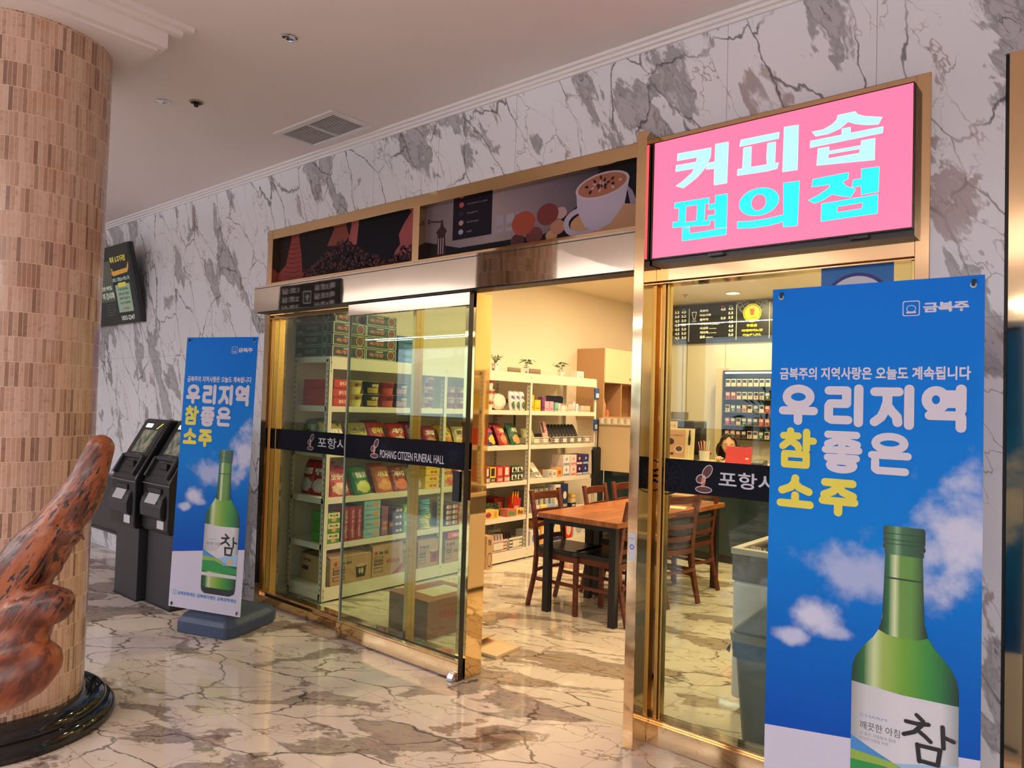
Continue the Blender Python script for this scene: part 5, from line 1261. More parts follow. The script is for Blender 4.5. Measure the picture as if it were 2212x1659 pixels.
# third shelf -------------------------------------------------------------------
G2 = 'snack bags on the third shelf'
bags([(3.56, .20, .25, (190, 40, 44), (226, 190, 150), '맛동산', (240, 220, 200), 'red and cream bag', 0.0), (3.80, .22, .26, (30, 120, 56), (214, 214, 110), '참쌀설병', (244, 244, 240), 'bright green bag', 0.25), (4.02, .20, .25, (196, 104, 50), (230, 150, 70), '사또밥', (250, 230, 160), 'orange snack bag', 0.1), (4.20, .19, .24, (150, 40, 34), (226, 110, 50), '새우깡', (240, 230, 200), 'red-brown shrimp snack bag', 0.1), (4.37, .16, .22, (196, 170, 84), (226, 220, 150), '옥수수', (120, 90, 30), 'gold corn snack bag', 0.05)], 2, 0, G2)
for k, xx in enumerate((-4.88, -5.05)):
    pr = bag_good(0.20, 0.28, 0.08, (168, 34, 40), (206, 196, 190), '뻥', (230, 226, 220), None)
    pr.location = (xx, RY0+0.06, LV[2]+0.004); pr.rotation_euler = (-0.2, 0, 0.1-0.2*k)
    tag(pr, 'red and white snack bag facing the shop window, %s of two' % ('right' if k == 0 else 'left'), 'snack bag', G2)
yb = box_good('biscuit_box', 0.17, 0.12, 0.058, (236, 196, 40), [('r', (244, 212, 70), -0.96, 0.96, 0.1, 0.9), ('t', (206, 70, 40), -0.4, 0.6, 0.3, 0.7, '몽쉘')])
stack(yb, 4.515, 2, 0.059, 5, 'bright yellow biscuit box', 'biscuit box', 0, 'the yellow stack', 'yellow biscuit boxes')
bags([(4.78, .15, .2, (226, 190, 50), (210, 90, 40), '비빔', (190, 40, 30), 'yellow and green noodle bag', 0.0), (4.95, .15, .2, (206, 60, 44), (226, 170, 90), '라면', (250, 240, 200), 'orange red noodle bag', 0.0)], 2, 1, G2)
mid = [(5.15, .10, .145, (52, 30, 34), (206, 60, 50), 'dark box with red drawing'), (5.245, .09, .15, (90, 52, 40), (232, 224, 210), 'brown and white biscuit box'), (5.335, .085, .15, (226, 196, 60), (60, 40, 36), 'yellow and dark biscuit box'), (5.44, .10, .15, (190, 56, 50), (236, 150, 130), 'red almond snack box'), (5.545, .09, .15, (206, 54, 44), (236, 226, 214), 'red and white biscuit box')]
for y, w_, h_, c_, c2, dsc in mid:
    pr = box_good('biscuit_box', w_, 0.16, h_, c_, [('r', c2, -0.7, 0.5, 0.45, 0.95), ('r', tuple(max(0, c-40) for c in c2), -0.9, 0.9, 0.05, 0.32), ('t', (240, 230, 210), -0.6, 0.6, 0.1, 0.26, '초코')])
    put(pr, y, LV[2], dsc + ' on the third shelf, middle bay', 'biscuit box', 'upright biscuit boxes', dx=0.005)
tn = box_good('seaweed_pack', 0.088, 0.09, 0.074, (60, 84, 62), [('r', (226, 224, 214), -0.9, 0.9, 0.2, 0.85), ('e', (30, 32, 34), -0.1, 0.5, 0.22, 0.3), ('e', (50, 80, 56), 0.5, 0.35, 0.15, 0.15)])
for k, y in enumerate((5.65, 5.745)):
    stack(tn, y, 2, 0.075, 2, 'dark green and white seaweed pack', 'pack', 1, 'the %s seaweed stack' % ORD[k], 'seaweed packs')
wb = box_good('small_box', 0.13, 0.16, 0.03, (232, 226, 216), [])
stack(wb, 5.26, 2, 0.031, 1, 'flat white carton at the back behind the biscuit boxes', 'carton', 1, 'alone', 'white cartons at the back', dx=0.28)
fl = thing('paper_stack', 'stack of white envelopes and paper sheets leaning on the third shelf', 'paper', (RX-0.03, 6.02, LV[2]), R_(90))
for k in range(6): B(-0.09+0.004*k, 0.07+0.004*k, 0.0, 0.22, 0.012*k, 0.012*k+0.009).obj('sheet_pack', cm(214-6*k, 208-6*k, 196-6*k, 0.6), fl)
o = B(-0.06, 0.08, 0, 0.012, 0, 0.19).obj('leaning_pad', cm(236, 228, 206, 0.6), fl); o.location = (0.06, -0.005, 0.02); o.rotation_euler = (-0.7, 0.1, 0.2)
pads = [(6.25, .06, .08, (206, 200, 190), 'small black and white box'), (6.33, .08, .08, (232, 226, 214), 'white picture-frame box'), (6.42, .10, .10, (236, 160, 96), 'orange packet'), (6.35, .11, .07, (226, 150, 92), 'orange packet lying behind')]
for k, (y, w_, h_, c_, dsc) in enumerate(pads):
    pr = box_good('small_box', w_, 0.08, h_, c_, [('r', tuple(max(0, c-60) for c in c_), -0.5, 0.5, 0.3, 0.7)])
    put(pr, y, LV[2]+(0.0 if k < 3 else 0.0), dsc + ' on the third shelf, far bay', 'box', 'packets on the third shelf, far bay', dx=0.0 if k < 3 else 0.14)
for k, (y, c_, c2, dsc) in enumerate(((6.55, (236, 226, 216), (120, 150, 196), 'white and blue pad pack'), (6.68, (240, 214, 206), (226, 130, 140), 'white and pink pad pack'), (6.80, (70, 34, 84), (226, 214, 206), 'dark purple pad pack'), (6.92, (52, 60, 130), (190, 200, 226), 'blue violet pad pack'))):
    pr = box_good('pad_pack', 0.118, 0.16, 0.115, c_, [('r', c2, -0.9, 0.9, 0.06, 0.25), ('e', c2, 0.0, 0.62, 0.14, 0.14)])
    stack(pr, y, 2, 0.116, 2, dsc, 'pad pack', 2, 'its pair', 'pad packs on the third shelf', jit=0.006)

# fourth shelf --------------------------------------------------------------------
G1 = 'boxed goods on the fourth shelf'
g3 = box_good('biscuit_box', 0.115, 0.20, 0.078, (78, 150, 60), [('r', (236, 226, 170), -0.95, 0.95, 0.45, 0.97), ('t', (40, 50, 40), -0.7, 0.7, 0.55, 0.85, '뽀스락'), ('e', (226, 180, 70), 0.0, 0.28, 0.3, 0.18)])
stack(g3, 3.475, 1, 0.079, 3, 'green and white biscuit box', 'biscuit box', 0, 'corner post stack', G1)
for k, y in enumerate((3.59, 3.655, 3.72)):
    pr = box_good('tall_box', 0.062, 0.20, 0.265, (150, 30, 44) if k != 1 else (166, 38, 52), [('r', (196, 70, 80), -0.3, 0.3, 0.1, 0.9)])
    m = pr
    text('lettering', 'Finger & Roll', cm(232, 206, 200), pr, 0.03, 0.24, -0.012, 0.012, xf=lambda x, z: (z, -0.0022, x), bold=0.01)
    put(pr, y, LV[1], 'tall dark red biscuit box, %s of three' % ORD[k], 'biscuit box', G1)
lb = box_good('snack_box', 0.17, 0.20, 0.074, (128, 178, 196), [('r', (150, 196, 210), -0.95, 0.95, 0.1, 0.9), ('e', (226, 150, 90), 0.5, 0.5, 0.3, 0.3), ('t', (90, 130, 160), -0.8, 0.1, 0.3, 0.6, '쿠크다스')])
stack(lb, 3.85, 1, 0.075, 4, 'light blue snack box', 'snack box', 0, 'the light blue stack', G1)
for k, (y, c_, dsc) in enumerate(((3.985, (150, 96, 130), 'mauve tall snack box'), (4.055, (44, 30, 66), 'dark navy tall snack box'))):
    pr = box_good('tall_box', 0.07, 0.2, 0.24, c_, [('r', tuple(min(255, c+50) for c in c_), -0.6, 0.6, 0.2, 0.5), ('e', (206, 130, 60), 0.0, 0.35, 0.09, 0.07)])
    put(pr, y, LV[1], dsc + ' on the fourth shelf, near bay', 'snack box', G1)
nb = box_good('candy_box', 0.09, 0.16, 0.055, (52, 56, 110), [('r', (206, 196, 214), -0.7, 0.1, 0.3, 0.7), ('e', (236, 226, 220), 0.5, 0.5, 0.24, 0.24)])
stack(nb, 4.135, 1, 0.056, 4, 'navy blue sweets box', 'sweets box', 0, 'the navy stack', G1)
cc_ = box_good('candy_box', 0.17, 0.12, 0.115, (120, 176, 84), [('r', (150, 60, 84), 0.2, 1.0, 0.05, 0.95), ('t', (250, 244, 240), -0.9, 0.0, 0.5, 0.85, '고래밥'), ('e', (226, 160, 70), 0.25, 0.6, 0.2, 0.2), ('e', (206, 90, 70), -0.3, 0.25, 0.24, 0.16)])
stack(cc_, 4.275, 1, 0.116, 2, 'green and plum sweets box', 'sweets box', 0, 'pair by the navy stack', G1)
for k in range(6):
    pr = bag_good(0.13, 0.055, 0.13, (90, 170, 206) if k > 2 else (196, 200, 110), (236, 226, 120) if k < 3 else (120, 196, 226), None)
    pr.name = 'jelly_bag'; put(pr, 4.47+rg.uniform(-.01, .01), LV[1]+k*0.042, '%s jelly bag lying flat, %s from the bottom, beside the second post' % ('sky blue' if k > 2 else 'yellow green', ORD[k]), 'jelly bag', G1)
bx = box_good('biscuit_box', 0.075, 0.18, 0.20, (66, 56, 110), [('e', (226, 206, 190), -0.4, z_, 0.1, 0.09) for z_ in (0.14, 0.38, 0.62, 0.86)] + [('e', (196, 150, 120), 0.4, z_, 0.1, 0.09) for z_ in (0.14, 0.38, 0.62, 0.86)])
for k, y in enumerate((4.735, 4.815)): put(bx, y, LV[1], 'violet box with rows of round biscuits, %s, fourth shelf' % ('left' if k == 0 else 'right'), 'biscuit box', G1)
pr = box_good('biscuit_box', 0.08, 0.18, 0.17, (196, 66, 100), [('e', (236, 190, 190), 0, 0.6, 0.2, 0.15), ('r', (226, 130, 150), -0.8, 0.8, 0.1, 0.3)]); put(pr, 4.90, LV[1], 'pink biscuit box beside the violet boxes', 'biscuit box', G1)
# middle bay: display boxes
ds = thing('display_box', 'cream display box with a round-topped header card, fourth shelf', 'display box', (RX-0.01, 5.33, LV[1]), R_(90))
B(-0.13, 0.10, 0, 0.16, 0, 0.085).obj('tray', cm(236, 200, 90, 0.5), ds)
art('printed_panel', [ell(-0.05, 0.045, 0.04, 0.028)], cm(196, 70, 80), ds, -0.0008); text('lettering', 'Pretzel', cm(70, 60, 140), ds, -0.085, -0.015, 0.036, 0.052, -0.0014, 0.03)
art('printed_panel', [ell(0.055, 0.045, 0.022, 0.03)], cm(214, 160, 70), ds, -0.0008)
MB().prism([(-0.13, 0.085), (0.0, 0.085), (0.0, 0.20)] + [( -0.065+0.065*math.cos(a), 0.20+0.065*math.sin(a)) for a in [PI*k/10 for k in range(11)]] + [(-0.13, 0.20)], 0.09, 0.095, 1).obj('header_card', cm(236, 214, 176, 0.5), ds)
art('printed_panel', [ell(-0.065, 0.21, 0.035, 0.03)], cm(190, 90, 110), ds, 0.0892); art('printed_panel', [ell(-0.065, 0.14, 0.032, 0.03)], cm(206, 150, 100), ds, 0.0892)
for k in range(4):
    pr = bag_good(0.09, 0.13, 0.04, ((44, 96, 60), (60, 34, 34), (30, 70, 46), (150, 80, 50))[k], ((90, 60, 40), (140, 90, 60), (100, 140, 80), (200, 140, 90))[k], None)
    pr.name = 'small_snack_bag'; put(pr, 5.43+0.055*k, LV[1]+0.02, '%s small snack bag behind the yellow display tray' % ('green', 'dark brown', 'deep green', 'light brown')[k], 'snack bag', 'small bags in the display', dx=0.10, lean=0.3)
rd = thing('stick_box', 'red carton of orange snack sticks standing open, fourth shelf', 'snack carton', (RX-0.03, 5.72, LV[1]), R_(90))
MB().prism([(-0.055, 0), (0.055, 0), (0.075, 0.17), (-0.035, 0.20)], 0, 0.08, 1).obj('carton_body', cm(196, 48, 36, 0.5), rd)
for k in range(9): B(-0.045+0.013*k, -0.036+0.013*k, 0.01+0.008*(k % 3), 0.02+0.008*(k % 3), 0.12, 0.215+0.012*(k % 3)).obj('snack_stick', cm(240, 166, 50), rd)
text('lettering', '오지구', cm(240, 226, 200), rd, -0.03, 0.04, 0.05, 0.10, -0.0008, 0.04)
pr = box_good('snack_carton', 0.16, 0.2, 0.17, (140, 30, 24), [('r', (170, 44, 30), -0.8, 0.8, 0.2, 0.8)]); put(pr, 5.62, LV[1], 'dark red snack carton behind the orange sticks', 'carton', G1, dx=0.16)
for k, (y, c_, c2, dsc) in enumerate(((5.16, (40, 40, 46), (226, 226, 220), 'black and white cow-spot carton'), (5.62, (206, 120, 90), (90, 160, 80), 'pink and green sweets tray'), (5.76, (226, 190, 110), (150, 90, 60), 'pale yellow sweets tray'))):
    pr = box_good('display_tray', 0.12, 0.1, 0.075 if k else 0.11, c_, [('e', c2, -0.3, 0.5, 0.28, 0.3), ('e', c2, 0.4, 0.4, 0.3, 0.25)]); put(pr, y, LV[1], dsc + ' at the front of the fourth shelf', 'tray', G1, dx=-0.004 if k == 0 else 0.0)
# far bay: a row of thin white-edged folders and a navy box
for k in range(14):
    pr = box_good('folder', 0.014, 0.20, 0.24, (214, 210, 196) if k % 3 else (120, 130, 140), [('r', (60, 110, 130), -1, 1, 0.0, 0.12)])
    put(pr, 5.945+0.030*k, LV[1], 'thin upright white folder, %s from the left on the fourth shelf' % (ORD[k]), 'folder', 'thin folders in a row', lean=0.06, dx=0.03)
for k, (y, w_, c_, c2, dsc) in enumerate(((6.40, .10, (226, 220, 206), (110, 120, 130), 'white box with grey text'), (6.53, .12, (38, 52, 100), (226, 220, 180), 'navy blue box with a cream round print'))):
    pr = box_good('tall_box', w_, 0.14, 0.27, c_, [('e', c2, 0.0, 0.55, 0.12, 0.16), ('t', c2, -0.7, 0.7, 0.08, 0.2, 'DREAM')]); put(pr, y, LV[1], 'tall ' + dsc + ' on the fourth shelf', 'box', G1)
pr = box_good('shoe_box', 0.30, 0.2, 0.03, (236, 214, 90), []); pr.location = (RX-0.2, 6.76, LV[1]+0.14); pr.rotation_euler = (0, 0, R_(90)); tag(pr, 'flat yellow sheet pack high at the back of the far bay', 'pack'); pr.location.z = LV[1]
for k in range(3):
    pr = box_good('small_box', 0.09, 0.1, 0.05, ((40, 44, 60), (214, 190, 140), (206, 160, 70))[k], [('r', (230, 220, 200), -0.6, 0.6, 0.3, 0.7)]); put(pr, 6.70, LV[1]+0.051*k, '%s small box, %s of the pile beside the navy box' % (('dark', 'beige', 'amber')[k], ('lowest', 'middle', 'top')[k]), 'box', 'pile of small boxes')
for k, (y, c_) in enumerate(((6.02, (236, 214, 230)), (6.16, (240, 224, 120)), (6.27, (150, 180, 226)))):
    pr = box_good('small_box', 0.11, 0.05, 0.07, c_, [('t', (60, 60, 60), -0.7, 0.7, 0.3, 0.6, 'SPORT')]); put(pr, y, LV[1], '%s low box before the folders' % ('lilac', 'yellow', 'pale blue')[k], 'box', 'low boxes before the folders', dx=-0.002)

# bottom shelf: cartons --------------------------------------------------------------
def ramen_carton(w, d, h, txt, opened=True, cupc=None, num='03558', side_cup=False, col=(190, 152, 112)):
    t = thing('cardboard_carton', None, 'carton'); cb = cm(*col, 0.75); th = 0.005
    f = MB(); f.box(-w/2, w/2, 0, th, 0, h).box(-w/2, w/2, d-th, d, 0, h).box(-w/2, -w/2+th, th, d-th, 0, h).box(w/2-th, w/2, th, d-th, 0, h).box(-w/2+th, w/2-th, th, d-th, 0, th)
    f.obj('carton_body', cb, t)
    if opened:
        for nm, pts in (('flap', [(-w/2, 0, h), (w/2, 0, h), (w/2, 0.085, h+0.03), (-w/2, 0.085, h+0.03)]), ('flap', [(-w/2, d, h), (w/2, d, h), (w/2-0.03, d-0.09, h+0.035), (-w/2, d-0.09, h+0.035)])):
            m = MB(); m.quad(*pts); m.quad(*[(a, b, c+0.004) for a, b, c in pts]); m.obj(nm, cb, t)
        m = MB(); pts = [(w/2, 0.02, h), (w/2, d*0.7, h), (w/2-0.085, d*0.7, h+0.065), (w/2-0.085, 0.02, h+0.065)]; m.quad(*pts); m.quad(*[(a+0.003, b, c+0.003) for a, b, c in pts]); m.obj('flap', cb, t)
    else:
        B(-w/2, w/2, 0, d, h-0.006, h).obj('lid', cb, t)
    ink = cm(60, 44, 40, 0.7); rd_ = cm(168, 56, 48, 0.7)
    art('printed_mark', [ell(-w*0.38, h*0.80, 0.014, 0.016)], rd_, t, -0.0008)
    text('lettering', txt, ink, t, -w*0.30, w*0.0, h*0.74, h*0.86, -0.0008, 0.04)
    art('printed_mark', [rect(-w*0.44, -w*0.16, h*0.40, h*0.56)], ink, t, -0.0008); text('lettering', num, cm(196, 160, 120), t, -w*0.42, -w*0.18, h*0.43, h*0.53, -0.0012, 0.03)
    art('printed_mark', [rect(-w*0.44, -w*0.16, h*0.58, h*0.68), rect(-w*0.425, -w*0.175, h*0.595, h*0.665)], ink, t, -0.0008)
    art('printed_mark', [rect(-w*0.44, -w*0.16, h*0.16, h*0.32), rect(-w*0.425, -w*0.175, h*0.18, h*0.30)], ink, t, -0.0008)
    if cupc:
        cx_ = w*0.24
        art('printed_cup', [[(cx_-0.055, h*0.62), (cx_+0.055, h*0.62), (cx_+0.042, h*0.16), (cx_-0.042, h*0.16)]], cm(*cupc, 0.7), t, -0.0008)
        art('printed_cup', [ell(cx_, h*0.62, 0.055, 0.014)], cm(206, 176, 146), t, -0.0012)
        text('lettering', '辛' if cupc[0] > 120 else '우동', cm(236, 206, 150) if cupc[0] < 120 else cm(40, 20, 20), t, cx_-0.026, cx_+0.026, h*0.28, h*0.50, -0.0016, 0.05)
        if side_cup:
            xf = lambda k: (lambda x, z: (-w/2-0.0008*k, d-x, z))
            art('printed_cup', [[(0.26, h*0.66), (0.35, h*0.66), (0.34, h*0.10), (0.27, h*0.10)]], cm(*cupc, 0.7), t, xf=xf(1))
            text('lettering', txt, ink, t, 0.04, 0.14, h*0.74, h*0.86, xf=xf(1), bold=0.04)
            text('lettering', '우동', cm(206, 176, 120), t, 0.285, 0.325, h*0.24, h*0.5, xf=xf(2), bold=0.04)
            art('printed_mark', [rect(0.03, 0.11, h*0.40, h*0.56)], ink, t, xf=xf(1))
    else:
        art('printed_mark', [[(w*0.14, h*0.02), (w*0.36, h*0.02), (w*0.48, h*0.16), (w*0.48, h*0.34)]], rd_, t, -0.0008)
        text('lettering', '튀김우동', rd_, t, -w*0.05, w*0.40, h*0.40, h*0.54, -0.0012, 0.03)
    return t
GC = 'cardboard cartons on the bottom shelf'
for y, w_, d_, h_, tx_, op, cup_, num, sc_, dsc in ((3.655, .40, .40, .205, '농심', True, (38, 40, 48), '03558', True, 'open brown carton with a dark noodle cup print at the corner post'), (4.03, .33, .38, .245, '농심', True, None, '03533', False, 'taller open brown carton with a red corner ribbon print'), (4.275, .15, .3, .21, '순한', True, None, '01', False, 'narrow open brown carton half hidden by the brass mullion'), (4.50, .26, .36, .225, '농심', True, (176, 56, 52), '03558', False, 'open brown carton with a red noodle cup print'), (4.82, .24, .36, .21, '삼양', False, None, '02', False, 'closed pinkish carton right of the second post')):
    pr = ramen_carton(w_, d_, h_, tx_, op, cup_, num, sc_); put(pr, y, LV[0]+0.001, dsc, 'carton', GC, dx=-0.004)
    if w_ < .2: pr.location.x += 0
pr = copy_tree(gt); put_ = pr; pr.location = (RX-0.03, 4.24, LV[0]+0.23); pr.rotation_euler = (0, 0, R_(90)); pr.scale = (0.75, 0.7, 0.8); pr['label'] = 'flat dark green noodle carton lying on the brown cartons, bottom shelf'
pr = box_good('biscuit_box', 0.22, 0.2, 0.06, (200, 50, 66), [('r', (226, 90, 100), -0.95, 0.95, 0.1, 0.9), ('t', (250, 230, 220), -0.5, 0.7, 0.3, 0.7, 'CHUM & CHUM')]); put(pr, 4.84, LV[0]+0.213, 'flat red box lying on the closed pinkish carton', 'box', None)
pr = box_good('tall_box', 0.085, 0.2, 0.26, (206, 170, 120), [('t', (60, 50, 80), -0.5, 0.5, 0.72, 0.9, '행남'), ('o', (60, 70, 120), 0.0, 0.28, 0.12, 0.22)]); put(pr, 5.215, 0.06, 'tall kraft box standing in front of the bottom shelf by the jamb', 'box', None, dx=-0.085)
pr.location.z = 0.0; pr.scale.z = 1.2
for k, (y, w_, c_, dsc) in enumerate(((5.43, .28, (226, 196, 190), 'pinkish white basket of wrapped towels'), (5.70, .20, (232, 226, 210), 'white wire basket of sock cards'))):
    b = basket(w_, 0.3, 0.13, c_); b.location = (RX-0.004, y, LV[0]); b.rotation_euler.z = R_(90); b['label'] = dsc + ' on the bottom shelf'; b['group'] = 'baskets on the bottom shelf'
for k in range(9):
    pr = box_good('wrapped_towel', 0.03, 0.18, 0.15, (226, 206, 196) if k < 6 else (60, 50, 50), []); pr.location = (RX-0.05, 5.33+0.045*k, LV[0]+0.01); pr.rotation_euler = (-0.1, 0, R_(90)+0.15); tag(pr, '%s, %s in the bottom baskets' % ('pale wrapped towel' if k < 6 else 'dark sock card', ORD[k] if k < 6 else ORD[k-6]), 'towel' if k < 6 else 'sock card', 'contents of the bottom baskets')
for y, w_, h_, c_, c2, dsc in ((6.02, .16, .15, (226, 226, 224), (90, 140, 180), 'white and blue carton'), (6.19, .15, .22, (240, 170, 60), (240, 236, 220), 'orange box with a white panel'), (6.42, .24, .24, (40, 44, 110), (232, 214, 170), 'navy box with a cream round lion-free print'.replace(' lion-free', '')), (6.62, .13, .2, (206, 56, 44), (236, 200, 170), 'red toy-sized box'.replace('toy-sized ', '')), (6.82, .2, .2, (236, 232, 224), (190, 190, 190), 'plain white box')):
    pr = box_good('carton_box', w_, 0.2, h_, c_, [('e', c2, 0.0, 0.5, 0.34*min(1, w_/h_), 0.34)]); put(pr, y, LV[0], dsc + ' on the bottom shelf of the far bay', 'box', 'boxes on the bottom shelf, far bay')
# things hung at the far end of the rack
um = thing('black_bag', 'long black cloth bag hanging from the far rack post', 'bag', (RX+0.06, 7.075, 0.62), R_(90))
MB().prism([(-0.075, 0.0), (0.06, 0.01), (0.085, 0.30), (0.08, 0.46), (0.03, 0.50), (0.0, 0.44), (-0.03, 0.50), (-0.085, 0.46), (-0.07, 0.25)], 0, 0.05, 1).obj('cloth', cm(18, 17, 19, 0.8), um, bevel=0.015, seg=3)
MB().tube([(0.0, 0.02, 0.46), (0.008, 0.02, 0.62), (0.01, 0.02, 0.80)], 0.007).obj('strap', cm(18, 17, 19, 0.8), um)
for k, (z, dsc) in enumerate(((1.66, 'upper'), (1.30, 'lower'))):
    hp = thing('hanging_pack', 'small blue blister pack hanging on the far rack post, %s one' % dsc, 'pack', (RX+0.02, 7.08, z), R_(90), 'blue packs on the rack post')
    B(-0.045, 0.045, 0, 0.018, 0, 0.13).obj('card', cm(50, 84, 150, 0.4), hp, bevel=0.003); B(-0.03, 0.03, -0.004, 0, 0.02, 0.07).obj('blister', cm(206, 214, 226, 0.3), hp)
# frame on the wall behind the rack
fr = thing('framed_notice', 'dark-framed notice on the wall behind the middle bay', 'picture', (-5.195, 5.95, 1.27), R_(90))
B(-0.28, 0.28, -0.02, 0, 0, 0.36).obj('frame', cm(52, 42, 36), fr); B(-0.24, 0.24, -0.022, -0.02, 0.04, 0.32).obj('sheet', cm(206, 196, 176), fr); B(-0.03, 0.05, -0.0235, -0.022, 0.16, 0.26).obj('red_seal', cm(206, 110, 80), fr)
# right-hand rack goods (seen in the mirrored jamb)
for k in range(10):
    sh_ = (4, 3, 2, 1, 0)[k % 5]; y0 = 5.3+0.5*(k//5)
    pr = box_good('snack_carton', 0.3, 0.25, 0.16, ((226, 206, 90), (206, 60, 40), (190, 120, 90), (214, 180, 90), (200, 80, 60))[k % 5], [('e', (240, 230, 200), 0, 0.5, 0.3, 0.3)])
    pr.location = (-0.97, y0+0.1, LV[sh_]); pr.rotation_euler = (0, 0, R_(-90)); tag(pr, '%s snack carton, %s, on the right-hand rack' % (('yellow', 'red', 'brown', 'gold', 'brick red')[k % 5], 'near side' if k < 5 else 'far side'), 'carton', 'cartons on the right-hand rack')

# ---- tables and chairs ----------------------------------------------------------
def wood_mat(name, c0, c1, sc=(1.2, 14, 14), rough=0.3):
    t = NT(name); co = t.new('TexCoord').outputs['Object']
    mp = t.new('Mapping', {'Vector': co, 'Scale': sc}).outputs[0]
    n1 = t.new('TexNoise', {'Vector': mp, 'Scale': 2.0, 'Detail': 5.0}).outputs['Fac']
    c = t.ramp(n1, [(0.3, c0), (0.7, c1)])
    t.set(Base_Color=c, Roughness=rough); return t
t = wood_mat('table_laminate', s2l(150, 84, 46), s2l(196, 122, 72), (14, 1.6, 6), 0.28)
br = t.new('TexBrick', {'Vector': t.new('Mapping', {'Vector': t.new('TexCoord').outputs['Object'], 'Rotation': (0, 0, R_(90))}).outputs[0], 'Scale': 1.0, 'Brick Width': 0.42, 'Row Height': 0.075, 'Mortar Size': 0.0, 'Color1': (0.75, 0.75, 0.75, 1), 'Color2': (1.1, 1.1, 1.1, 1)})
bc = t.b.inputs['Base Color'].links[0].from_socket
t.set(Base_Color=t.mix(1.0, bc, br.outputs['Color'], 'MULTIPLY')); M_TT = t.m
M_CW = wood_mat('chair_wood', s2l(84, 38, 26), s2l(122, 62, 42), (3, 3, 30), 0.32).m
M_SEAT = mat('black_seat_vinyl', (0.012, 0.012, 0.014), 0.3)
M_TLEG = mat('table_leg_black', (0.010, 0.010, 0.012), 0.4)
def table(x0, x1, y0, y1, label):
    t = thing('dining_table', label, 'table', ((x0+x1)/2, (y0+y1)/2, 0), 0, 'wood-topped tables'); hx, hy = (x1-x0)/2, (y1-y0)/2
    B(-hx, hx, -hy, hy, 0.712, 0.75).obj('tabletop', M_TT, t, bevel=0.002)
    B(-hx+0.035, hx-0.035, -hy+0.035, hy-0.035, 0.672, 0.712).obj('apron', M_TLEG, t)
    for sx_ in (-1, 1):
        for sy_ in (-1, 1):
            cx, cy = sx_*(hx-0.062), sy_*(hy-0.062)
            B(cx-0.027, cx+0.027, cy-0.027, cy+0.027, 0.0, 0.672).obj('leg', M_TLEG, t, bevel=0.002)
table(-3.425, -2.712, 4.42, 5.105, 'square wood-topped table with black legs nearest the doorway')
table(-3.425, -2.712, 5.112, 6.215, 'longer wood-topped table pushed against the near one, black legs')
def chair():
    c = thing('dining_chair', None, 'chair')
    def leg(x, pts, w=0.034, d=0.034):
        m = MB(); 
        for a, b in zip(pts[:-1], pts[1:]): m.bar((x, a[0], a[1]), (x, b[0], b[1]), w, d, up=(1, 0, 0))
        return m
    for s_ in (-1, 1):
        leg(s_*0.178, [(0.262, 0.0), (0.20, 0.26), (0.185, 0.45), (0.215, 0.70), (0.255, 0.895)], 0.024, 0.042).obj('leg', M_CW, c, bevel=0.004)
        leg(s_*0.175, [(-0.19, 0.0), (-0.185, 0.435)], 0.032, 0.032).obj('leg', M_CW, c, bevel=0.003)
        MB().bar((s_*0.176, -0.185, 0.22), (s_*0.176, 0.205, 0.22), 0.018, 0.026).obj('stretcher', M_CW, c, bevel=0.002)
        MB().bar((s_*0.176, -0.185, 0.415), (s_*0.176, 0.19, 0.415), 0.020, 0.045).obj('seat_rail', M_CW, c)
    for y in (-0.187, 0.19): MB().bar((-0.18, y, 0.415), (0.18, y, 0.415), 0.020, 0.045).obj('seat_rail', M_CW, c)
    m = MB(); 
    for k in range(8):
        x0, x1 = -0.175+0.35*k/8, -0.175+0.35*(k+1)/8
        f = lambda x: 0.02*math.cos(x/0.175*PI/2)
        m.bar((x0, -0.187+0.0, 0.26), (x1, -0.187, 0.26), 0.018, 0.024) if False else None
        m.bar((x0, 0.215+f(x0)*1.6, 0.27), (x1, 0.215+f(x1)*1.6, 0.27), 0.018, 0.024)
    m.obj('stretcher', M_CW, c)
    for z, yb, hh in ((0.525, 0.192, 0.036), (0.625, 0.203, 0.036), (0.725, 0.220, 0.036), (0.845, 0.245, 0.06)):
        m = MB(); n_ = 12
        vs = []
        for k in range(n_+1):
            x = -0.168+0.336*k/n_; y = yb+0.035*math.cos(x/0.168*PI/2)
            for dy, dz in ((-0.008, -hh/2), (0.008, -hh/2), (0.008, hh/2), (-0.008, hh/2)): vs.append((x, y+dy, z+dz))
        m.v = vs
        for k in range(n_):
            for j in range(4): m.f.append((k*4+j, k*4+(j+1) % 4, (k+1)*4+(j+1) % 4, (k+1)*4+j)); m.mi.append(0)
        m.f.append((0, 1, 2, 3)); m.f.append(tuple(n_*4+j for j in (3, 2, 1, 0))); m.mi += [0, 0]
        m.obj('back_slat', M_CW, c, bevel=0.002)
    sp = rrect(-0.205, 0.205, -0.215, 0.195, 0.06, 6)
    MB().prism(sp, 0.437, 0.478, 2).obj('seat', M_SEAT, c, bevel=0.012, seg=3)
    return c
ch = chair()
spots = [(-3.31, 4.69, 90, 'dark wood ladder-back chair on the left of the table, nearest the doorway'),
         (-2.955, 4.72, -90, 'dark wood chair tucked under the near table, its back to the gold post'),
         (-3.27, 5.36, 94, 'dark wood chair at the left of the long table, first of two'),
         (-3.28, 5.84, 88, 'dark wood chair at the left of the long table, farther of two'),
         (-2.93, 5.44, -105, 'dark wood chair seen through the right glass, nearer of two, slightly turned'),
         (-2.98, 5.93, -95, 'dark wood chair seen through the right glass, farther of two')]
for i, (x, y, a, lab) in enumerate(spots):
    o = ch if i == 0 else copy_tree(ch)
    o.location = (x, y, 0); o.rotation_euler.z = R_(a); o['label'] = lab; o['category'] = 'chair'; o['group'] = 'ladder-back chairs round the tables'
